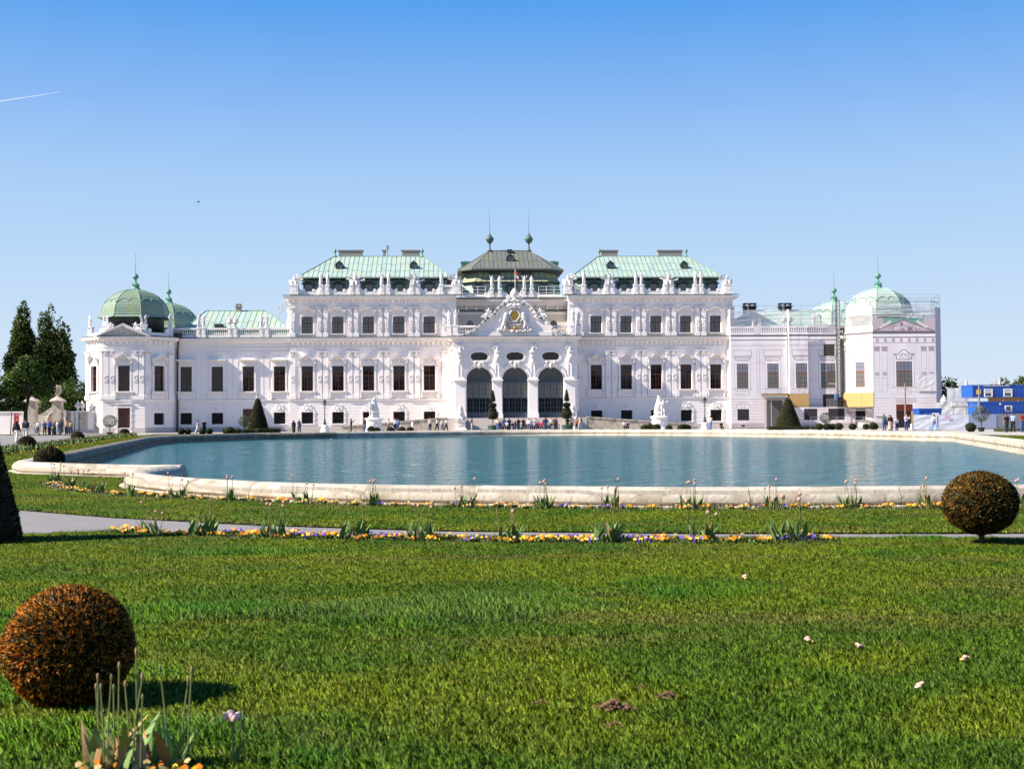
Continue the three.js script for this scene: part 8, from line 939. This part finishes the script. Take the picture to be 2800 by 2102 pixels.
// ---- fences, cabins and the rest of the site
{ const fenceFrame = (b, L, h) => b.tube([[-L / 2, 0, 0], [-L / 2, h, 0]], .022, 5).tube([[L / 2, 0, 0], [L / 2, h, 0]], .022, 5).tube([[-L / 2, h, 0], [L / 2, h, 0]], .02, 5).tube([[-L / 2, .12, 0], [L / 2, .12, 0]], .02, 5);
  const fence = (label, p0, p1, h, clothM, seed, sign) => { const L = Math.hypot(p1[0] - p0[0], p1[1] - p0[1]), t = thing('site_fence', label, 'fence', [(p0[0] + p1[0]) / 2, 0, (p0[1] + p1[1]) / 2], Math.atan2(-(p1[1] - p0[1]), p1[0] - p0[0]), 'site fence panels'); part('frame', fenceFrame(gb(), L - .06, h).geo(), galv, t); if (clothM) part('tarpaulin', clothGeo([-L / 2 + .04, .03], [L / 2 - .04, .03], .06, h - .03, .05, seed), clothM, t); else { const w = gb(); for (let x = -L / 2 + .1; x < L / 2; x += .12) w.box(x - .003, x + .003, .12, h, -.003, .003); for (let y = .3; y < h; y += .2) w.box(-L / 2, L / 2, y - .003, y + .003, -.004, .004); part('wire_mesh', w.geo(), galv, t).userData.kind = 'stuff'; } part('foot', gb().box(-L / 2 - .12, -L / 2 + .12, 0, .12, -.35, .35).geo(), M([.2, .2, .2], .9), t); part('foot', gb().box(L / 2 - .12, L / 2 + .12, 0, .12, -.35, .35).geo(), M([.2, .2, .2], .9), t); if (sign) part('notice', gb().box(-.95, -.45, 1.32, 1.62, .11, .12).geo(), M([.85, .85, .85], .6, { map: canvasTex(64, 40, (x) => { x.fillStyle = '#e9e6e8'; x.fillRect(0, 0, 64, 40); x.strokeStyle = '#c8484a'; x.lineWidth = 3; x.strokeRect(2, 2, 60, 36); x.fillStyle = '#9aa8a4'; x.fillRect(10, 14, 34, 5); x.fillRect(10, 22, 26, 4); }) }), t); return t; };
  const wt = M([.80, .79, .82], .75, { side: THREE.DoubleSide }), wt2 = M([.62, .62, .69], .75, { side: THREE.DoubleSide });
  fence('white tarpaulin fence panel beside the dark doorway', [42.55, 45.2], [45.4, 45], 1.78, wt, 31); fence('grey-white tarpaulin fence panel with a red-framed notice', [45.48, 45], [49.0, 45], 1.78, wt2, 32, true); fence('creased white tarpaulin fence panel behind the olive tree', [49.06, 45], [52.6, 44], 1.78, wt2, 33); fence('dull grey fence panel behind the people at the right edge', [52.7, 44], [56.4, 43], 1.8, M([.42, .40, .38], .85, { side: THREE.DoubleSide }), 34);
  fence('wire fence panel before the covered wing, left', [36.8, 24.6], [40.2, 24.6], 1.6, null, 35); fence('wire fence panel before the covered wing, middle', [40.25, 24.6], [43.7, 24.6], 1.6, null, 36); fence('wire fence panel before the right pavilion', [43.75, 24.6], [47.2, 24.6], 1.6, null, 37);
  const blue = M([.012, .075, .36], .45), blueL = M([.015, .13, .5], .45), cabin = (label, x0, x1, y0, y1, z0, z1, ribs = true) => { const t = thing('site_cabin', label, 'container', [0, 0, 0], 0, 'blue site cabins'); part('shell', gb().box(x0, x1, y0, y1, z0, z1).geo(), blue, t); const fr = gb().box(x0 - .03, x1 + .03, y1 - .2, y1 + .03, z1 - .05, z1 + .06).box(x0 - .03, x1 + .03, y0, y0 + .14, z1 - .05, z1 + .06).box(x0 - .04, x0 + .16, y0, y1, z1 - .1, z1 + .07).box(x0 - .06, x0, y1 - .2, y1 + .03, z0, z1 - .1); part('frame', fr.geo(), blue, t); if (ribs) { const r = gb(); for (let x = x0 + .35; x < x1 - .1; x += .32) r.xp([[z1, y0 + .14], [z1 + .035, y0 + .14], [z1 + .035, y1 - .2], [z1, y1 - .2]], x - .08, x + .08); part('ribs', r.geo(), blue, t).userData.kind = 'stuff'; const e = gb(); for (let z = z0 + .3; z < z1 - .2; z += .32) e.box(x0 - .035, x0, y0 + .14, y1 - .2, z - .08, z + .08); part('end_ribs', e.geo(), blueL, t).userData.kind = 'stuff'; } return t; };
  const up = cabin('upper blue site cabin with two shuttered windows and web lettering', 55.75, 66, 3.85, 5.42, 26.5, 30); cabin('lower blue site cabin with one small white window', 56.55, 66, .05, 3.36, 26.5, 30).children.forEach(() => 0);
  const low = scene.children.at(-1); const win = (p, x0, x1, y0, y1, shut) => { const w = sub('window', p, [0, 0, 30.04]); part('frame', gb().box(x0, x1, y0, y0 + .1, 0, .08).box(x0, x1, y1 - .1, y1, 0, .08).box(x0, x0 + .13, y0 + .1, y1 - .1, 0, .08).box(x1 - .13, x1, y0 + .1, y1 - .1, 0, .08).geo(), M([.72, .73, .75], .5), w); part('pane', gb().box(x0 + .13, x1 - .13, y0 + .1, y1 - .1, .01, .02).geo(), paneDark, w); if (shut) part('roller_shutter', gb().box(x0 + .13, x1 - .13, y0 + (y1 - y0) * .45, y1 - .1, .025, .06).geo(), M([.5, .5, .5], .6), w); };
  win(up, 57.2, 58.25, 3.95, 4.95, true); win(up, 59.65, 60.75, 3.95, 4.95, true); win(low, 59.8, 60.7, 2.1, 2.85, false);
  part('lettering', gb().box(57.05, 61.1, 5.22, 5.42, 30.062, 30.068).geo(), M([1, 1, 1], .6, { map: canvasTex(512, 26, (x) => { x.fillStyle = '#10387f'; x.fillRect(0, 0, 512, 26); x.fillStyle = '#f2e6a8'; x.font = 'bold 25px sans-serif'; x.textBaseline = 'middle'; x.save(); x.scale(1.72, 1); x.fillText('www.containex.com', 4, 13); x.restore(); }) }), up); up.children.at(-1).geometry.setAttribute('uv', (() => { const g = up.children.at(-1).geometry, p = g.attributes.position, a = new Float32Array(p.count * 2); for (let i = 0; i < p.count; i++) { a[2 * i] = (p.getX(i) - 57.05) / 4.05; a[2 * i + 1] = (p.getY(i) - 5.22) / .2; } return new THREE.BufferAttribute(a, 2); })());
  part('warning_notice', gb().box(56.2, 56.75, 4.3, 4.85, 30.08, 30.1).geo(), M([.75, .5, .02], .6), up); part('light', gb().add(new THREE.CylinderGeometry(.12, .12, .06, 12), [59.2, 3.05, 30.08], [Math.PI / 2, 0, 0]).geo(), M([.7, .7, .7], .5), low);
  cabin('small blue cabin roof behind the white fence panel', 45.2, 47.85, .3, 2.48, 38, 40, false); part('notice', gb().box(46.7, 47.5, 1.6, 1.98, 40.07, 40.09).geo(), M([.75, .76, .8], .6), scene.children.at(-1));
  const sh = thing('balcony_boards', 'brown chipboard parapet between the stacked site cabins', 'boards'); for (let q = 0; q < 5; q++) { part('board', gb().box(57.5 + q * 1.9, 59.36 + q * 1.9, 3.38, 3.8, 30.5, 30.54).geo(), M([.33, .17, .07], .9), sh); part('post', gb().box(57.4 + q * 1.9, 57.52 + q * 1.9, 3.37, 3.86, 30.54, 30.62).geo(), M([.3, .22, .17], .9), sh); } part('top_rail', gb().box(57.3, 66, 3.8, 3.86, 30.48, 30.66).geo(), M([.12, .06, .04], .8), sh);
  const ls = thing('stair_landing', 'grey steel stair landing with railing left of the cabins', 'landing'); const lr = gb(); for (const x of [52.7, 53.5, 54.3, 55.1, 55.9]) lr.tube([[x, 2.8, 31.2], [x, 3.9, 31.2]], .028, 5); for (const y of [3.35, 3.9]) lr.tube([[52.7, y, 31.2], [56.2, y, 31.2]], .028, 5); part('railing', lr.geo(), galv, ls); part('deck', gb().box(52.6, 56.5, 2.68, 2.8, 29.5, 31.25).geo(), M([.25, .22, .2], .8), ls); for (const x of [52.8, 54.5, 56.2]) part('leg', gb().box(x - .05, x + .05, 0, 2.68, 31.05, 31.15).geo(), galv, ls);
  single('netting_wall', clothGeo([58.4, 15.2], [61.5, 15.2], .3, 5.4, .08, 41), M([.66, .66, .64], .9, { side: THREE.DoubleSide }), 'tall pale netting wall left of the blue cabins', 'netting'); single('netting_wall', clothGeo([56.3, 15.8], [60, 15.8], .2, 3.45, .1, 42), M([.70, .69, .67], .9, { side: THREE.DoubleSide }), 'low pale netting wall with a vase rising behind', 'netting');
  const ur = single('stone_urn', statueOf('urn'), statueStone, 'white vase above the low netting wall on the right', 'urn', 'garden vases'); ur.position.set(60.0, 2.9, 10); const o1 = single('trophy_sculpture', statueOf('trophy'), statueStone, 'white stone ornament above the blue cabin roof, left one', 'statue', 'ornaments above the cabins'), o2 = single('trophy_sculpture', statueOf('trophy'), statueStone, 'white spiky stone ornament above the blue cabin roof, right one', 'statue', 'ornaments above the cabins'); o1.position.set(63.2, 5.0, 10); o2.position.set(72.4, 5.4, 0); part('wall', gb().box(60.5, 75, 0, 2.9, 9.5, 10).geo(), stucco, scene); tag(scene.children.at(-1), 'white garden wall behind the site cabins', 'wall'); scene.children.at(-1).name = 'garden_wall_001'; used.garden_wall = 1;
  const pil = (x, z, h, l) => { single('stone_pier', gb().box(x - .5, x + .5, 0, h, z - .5, z + .5).box(x - .62, x + .62, h - .2, h, z - .62, z + .62).geo(), stucco, l, 'pier', 'piers behind the cabins'); }; pil(63.2, 10.8, 5.0, 'white pier under the left ornament behind the cabins'); pil(72.4, .2, 5.4, 'white pier under the spiky ornament behind the cabins');
  const mp = (x, z, h, l) => { const t = thing('wooden_post', l, 'post', [x, 0, z], 0, 'bare wooden posts'); part('shaft', gb().tube([[0, 0, 0], [.02, h, 0]], .12, 8, .09).geo(), M([.22, .18, .15], .9), t); return t; }; mp(47.2, 30, 5.7, 'bare wooden post before the right pavilion door'); mp(52.3, 40, 5.3, 'bare wooden post before the blue cabins'); single('cable', gb().tube([[47.2, 5.0, 30], [50, 4.75, 24], [54, 4.7, 18], [58, 4.9, 12]], .02, 4).geo(), iron, 'black cable sagging from the wooden post to the right', 'cable');
  single('concrete_block', gb().box(43.0, 43.85, 0, .75, 43, 43.6).geo(), M([.4, .4, .4], .9), 'grey concrete block beside the right doorway', 'block'); const bench = thing('planter', 'low red-rimmed stone bench left of the right street lamp', 'bench', [21.4, 0, 24]); part('body', gb().box(-.9, .9, 0, .38, -.3, .3).geo(), plinthStone, bench); part('rim', gb().box(-.95, .95, .38, .47, -.35, .35).geo(), M([.42, .2, .13], .9), bench); }
// ---------------------------------------------------------------- garden wall and gate on the left
{ const w = thing('garden_wall', 'pale garden wall joining the left pavilion to the gate', 'wall'); part('panel', gb().box(-63.0, -58.5, 0, 2.95, 3.6, 4.0).geo(), stucco, w); part('coping', gb().box(-63.1, -58.4, 2.95, 3.1, 3.5, 4.12).geo(), trimWhite, w); for (const x of [-62.6, -61.0, -60.3, -58.8]) part('strip', gb().box(x - .28, x + .28, 0, 2.95, 4.0, 4.1).geo(), oldStone, w); part('plinth', gb().box(-63, -58.5, 0, .5, 4.0, 4.14).geo(), plinthStone, w); part('panel', gb().box(-90, -69.0, 0, 2.95, 3.6, 4.0).geo(), stucco, w); part('coping', gb().box(-90, -69, 2.95, 3.1, 3.5, 4.12).geo(), trimWhite, w); part('drain_pipe', gb().tube([[-61.75, 0, 4.15], [-61.75, 2.9, 4.15]], .04, 5).geo(), leadPipe, w); part('drain_pipe', gb().tube([[-61.15, 0, 4.2], [-61.15, 2.9, 4.2]], .04, 5).geo(), leadPipe, w);
  [[-61.42, 'left one of the vase pair on the garden wall'], [-60.82, 'right one of the vase pair on the garden wall']].forEach(([x, l]) => { const u = single('stone_urn', statueOf('urn'), statueStone, 'white stone vase, ' + l, 'urn', 'garden vases'); u.position.set(x, 3.1, 3.8); u.scale.setScalar(.86); }); const u3 = single('stone_urn', statueOf('bigUrn'), statueStone, 'large vase on the wall against the left pavilion', 'urn', 'garden vases'); u3.position.set(-59.6, 3.1, 3.8); u3.scale.setScalar(.72);
  for (const [x, l, l2] of [[-63.9, 'tall stone gate pier with banded sides, nearer the palace', 'large stone urn on the gate pier nearer the palace'], [-67.4, 'tall stone gate pier behind the young tree', 'large stone urn on the gate pier behind the tree']]) { const p = thing('gate_pier', l, 'pier', [x, 0, 4.8], 0, 'stone gate piers'); for (let k = 0; k < 8; k++) part('block', gb().box(-.62, .62, .04 + k * .48, .5 + k * .48, -.62, .62).geo(), oldStone, p); part('frieze', gb().box(-.6, .6, 3.88, 4.3, -.6, .6).geo(), oldStone, p); const r = gb(); relief(r, 0, 4.08, .9, .36, .62, 901, 5); part('relief', r.geo(), statueStone, p); part('cornice', gb().box(-.8, .8, 4.3, 4.42, -.8, .8).box(-.92, .92, 4.42, 4.56, -.92, .92).geo(), oldStone, p); part('cap', gb().lathe([[1.2, 4.56], [.75, 4.85], [.5, 5.0], [.3, 5.1], [0, 5.1]], [0, 0, 0], 4).geo(), oldStone, p); const u = single('stone_urn', gb().lathe([[.3, 0], [.3, .06], [.12, .14], [.16, .24], [.42, .5], [.5, .85], [.46, 1.1], [.52, 1.18], [.5, 1.24], [.36, 1.26], [.3, 1.4], [0, 1.45]], [0, 0, 0], 14).ball(.3, 1.35, .1, .16, 1).ball(-.3, 1.35, .1, .16, 1).ball(0, 1.45, 0, .2, 1).ball(0, 1.35, .3, .15, 1).geo(), oldStone, l2, 'urn', 'gate urns'); u.position.set(x, 5.08, 4.8); }
  const g = thing('iron_gate', 'ornate wrought iron gate leaf beside the stone pier', 'gate', [-65.6, 0, 4.6]); const b = gb(); for (let k = 0; k < 12; k++) b.tube([[-1.1 + k * .2, .1, 0], [-1.1 + k * .2, 3.3, 0]], .018, 4); for (const y of [.3, 1.2, 2.6, 3.3]) b.tube([[-1.1, y, 0], [1.1, y, 0]], .025, 4); part('bars', b.geo(), iron, g).userData.kind = 'stuff'; const s = gb(); for (let k = 0; k < 6; k++) s.add(new THREE.TorusGeometry(.14, .025, 4, 10), [-.9 + k * .36, 2.85, 0]).add(new THREE.TorusGeometry(.12, .022, 4, 10), [-.9 + k * .36, 3.55 + .15 * (k % 2), 0]); s.add(new THREE.TorusGeometry(.22, .03, 4, 12), [-.3, 4.0, 0]); part('scrollwork', s.geo(), iron, g); const g2 = thing('iron_gate', 'wrought iron side grille between pier and garden wall', 'gate', [-62.9, 0, 5.0]); const b2 = gb(); for (let k = 0; k < 9; k++) b2.tube([[-.55 + k * .14, .1, 0], [-.55 + k * .14, 3.0 + .5 * Math.sin(k * .39), 0]], .014, 4); for (const y of [.4, 1.5, 2.6]) b2.tube([[-.55, y, 0], [.6, y, 0]], .02, 4); part('bars', b2.geo(), iron, g2).userData.kind = 'stuff'; part('scrollwork', gb().add(new THREE.TorusGeometry(.25, .03, 4, 12), [.2, 3.2, 0]).add(new THREE.TorusGeometry(.18, .03, 4, 12), [-.2, 3.5, 0]).add(new THREE.TorusGeometry(.2, .03, 4, 12), [.3, 2.1, 0]).geo(), iron, g2);
  const n = thing('niche_wall', 'cream wall with a round-arched niche behind the gate', 'wall', [-66.4, 0, -3]); const pts = [[-3, 0], [3.2, 0], [3.2, 2.6], [2.2, 2.75], [1.4, 3.2], [.6, 3.75], [-.6, 3.75], [-1.4, 3.2], [-2.2, 2.75], [-3, 2.6]]; part('face', (() => { const sh = new THREE.Shape(pts.map((p) => new THREE.Vector2(...p))), ho = new THREE.Path(); ho.moveTo(-1.2, .3); ho.lineTo(-1.2, 1.8); ho.absarc(0, 1.8, 1.2, Math.PI, 0, true); ho.lineTo(1.2, .3); ho.closePath(); sh.holes.push(ho); const e = new THREE.ExtrudeGeometry(sh, { depth: .5, bevelEnabled: false, curveSegments: 16 }); return gb().add(e).geo(); })(), M([.62, .55, .45], .9, { map: stuccoMap }), n); part('niche_back', gb().box(-1.5, 1.5, 0, 3.2, -.25, -.05).geo(), M([.55, .47, .37], .9), n); part('moulding', (() => { const b3 = gb(); for (let k = 0; k < 14; k++) { const a = Math.PI * k / 14, c = Math.PI * (k + 1) / 14; b3.tube([[1.3 * Math.cos(a), 1.8 + 1.3 * Math.sin(a), .52], [1.3 * Math.cos(c), 1.8 + 1.3 * Math.sin(c), .52]], .09, 5); } return b3.geo(); })(), trimWhite, n);
  const ba = thing('banner', 'red entrance banner with an arrow on the gate wall', 'banner', [-69.45, 0, 5.1]); part('cloth', (() => { const q = gb().box(-.32, .32, .75, 2.8, 0, .02).geo(), p = q.attributes.position, a = new Float32Array(p.count * 2); for (let i = 0; i < p.count; i++) { a[2 * i] = (p.getX(i) + .32) / .64; a[2 * i + 1] = (p.getY(i) - .75) / 2.05; } q.setAttribute('uv', new THREE.BufferAttribute(a, 2)); return q; })(), M([.8, .8, .8], .7, { map: canvasTex(96, 308, (x) => { x.fillStyle = '#b3152c'; x.fillRect(0, 0, 96, 308); x.fillStyle = '#f4e6e6'; x.strokeStyle = '#f4e6e6'; x.lineWidth = 6; x.beginPath(); x.moveTo(34, 58); x.lineTo(62, 28); x.moveTo(40, 26); x.lineTo(64, 26); x.lineTo(64, 50); x.stroke(); x.save(); x.translate(48, 290); x.rotate(-Math.PI / 2); x.font = '46px sans-serif'; x.textBaseline = 'middle'; x.fillText('Entrance', 0, 2); x.restore(); }) }), ba); part('pole', gb().tube([[-.36, 0, 0], [-.36, 2.95, 0]], .03, 6).geo(), galv, ba);
  const wp = thing('wooden_post', 'thin leaning wooden post on the verge before the gate', 'post', [-63.8, 0, 24], 0, 'bare wooden posts'); part('shaft', gb().tube([[-.05, 0, 0], [.08, 3.4, 0]], .07, 7, .055).geo(), M([.13, .10, .08], .9), wp);
  const br = thing('crowd_barrier', 'silver steel crowd barrier before the gate', 'barrier', [-59.6, 0, 29]); const q = gb(); q.tube([[-.9, .2, 0], [-.9, 1.2, 0], [.9, 1.2, 0], [.9, .2, 0], [-.9, .2, 0]], .03, 6); for (let k = 1; k < 9; k++) q.tube([[-.9 + k * .2, .2, 0], [-.9 + k * .2, 1.2, 0]], .014, 4); part('frame', q.geo(), galv, br); part('foot', gb().box(-.75, -.65, 0, .2, -.3, .3).geo(), galv, br); part('foot', gb().box(.65, .75, 0, .2, -.3, .3).geo(), galv, br);
  single('concrete_block', gb().box(-67.3, -64.6, 0, .75, 12, 12.6).geo(), M([.5, .46, .42], .9), 'low stone block behind the wooden post by the gate', 'block'); }
// ---------------------------------------------------------------- in the sky
{ const b = gb(); const a = new THREE.Vector3(-3261, 2257, -8928), c = new THREE.Vector3(-2754, 2334, -8901); const n = 12, o = []; for (let i = 0; i <= n; i++) o.push(a.clone().lerp(c, i / n)); for (let i = 0; i < n; i++) b.tube([o[i].toArray(), o[i + 1].toArray()], 4.5 - 3.4 * i / n, 7, 4.5 - 3.4 * (i + 1) / n); single('contrail_cloud', b.geo(), M([.95, .95, .95], 1, { transparent: true, opacity: .75 }), 'thin white aircraft trail at the upper left of the sky', 'contrail');
  const d = thing('bird', 'small dark bird flying above the left wing', 'bird', [-41.5, 29.8, 20], .4); part('body', boneMesh([[-.12, 0, 0, .1, .01, 0, .035, .05], [.1, .01, 0, .17, .03, 0, .035, .02], [-.12, 0, 0, -.24, 0, 0, .025, .035]], .03, .02), M([.02, .02, .022], .8), d); for (const s of [-1, 1]) part('wing', gb().prism([[.05, 0], [.1, .16 * s], [-.02, .34 * s], [-.06, .15 * s], [-.07, 0]], 0, .012, (x, z, y) => [x, .02 + y + Math.abs(z) * .35, z]).geo(), M([.02, .02, .022], .8), d); }
renderer.render(scene, camera);
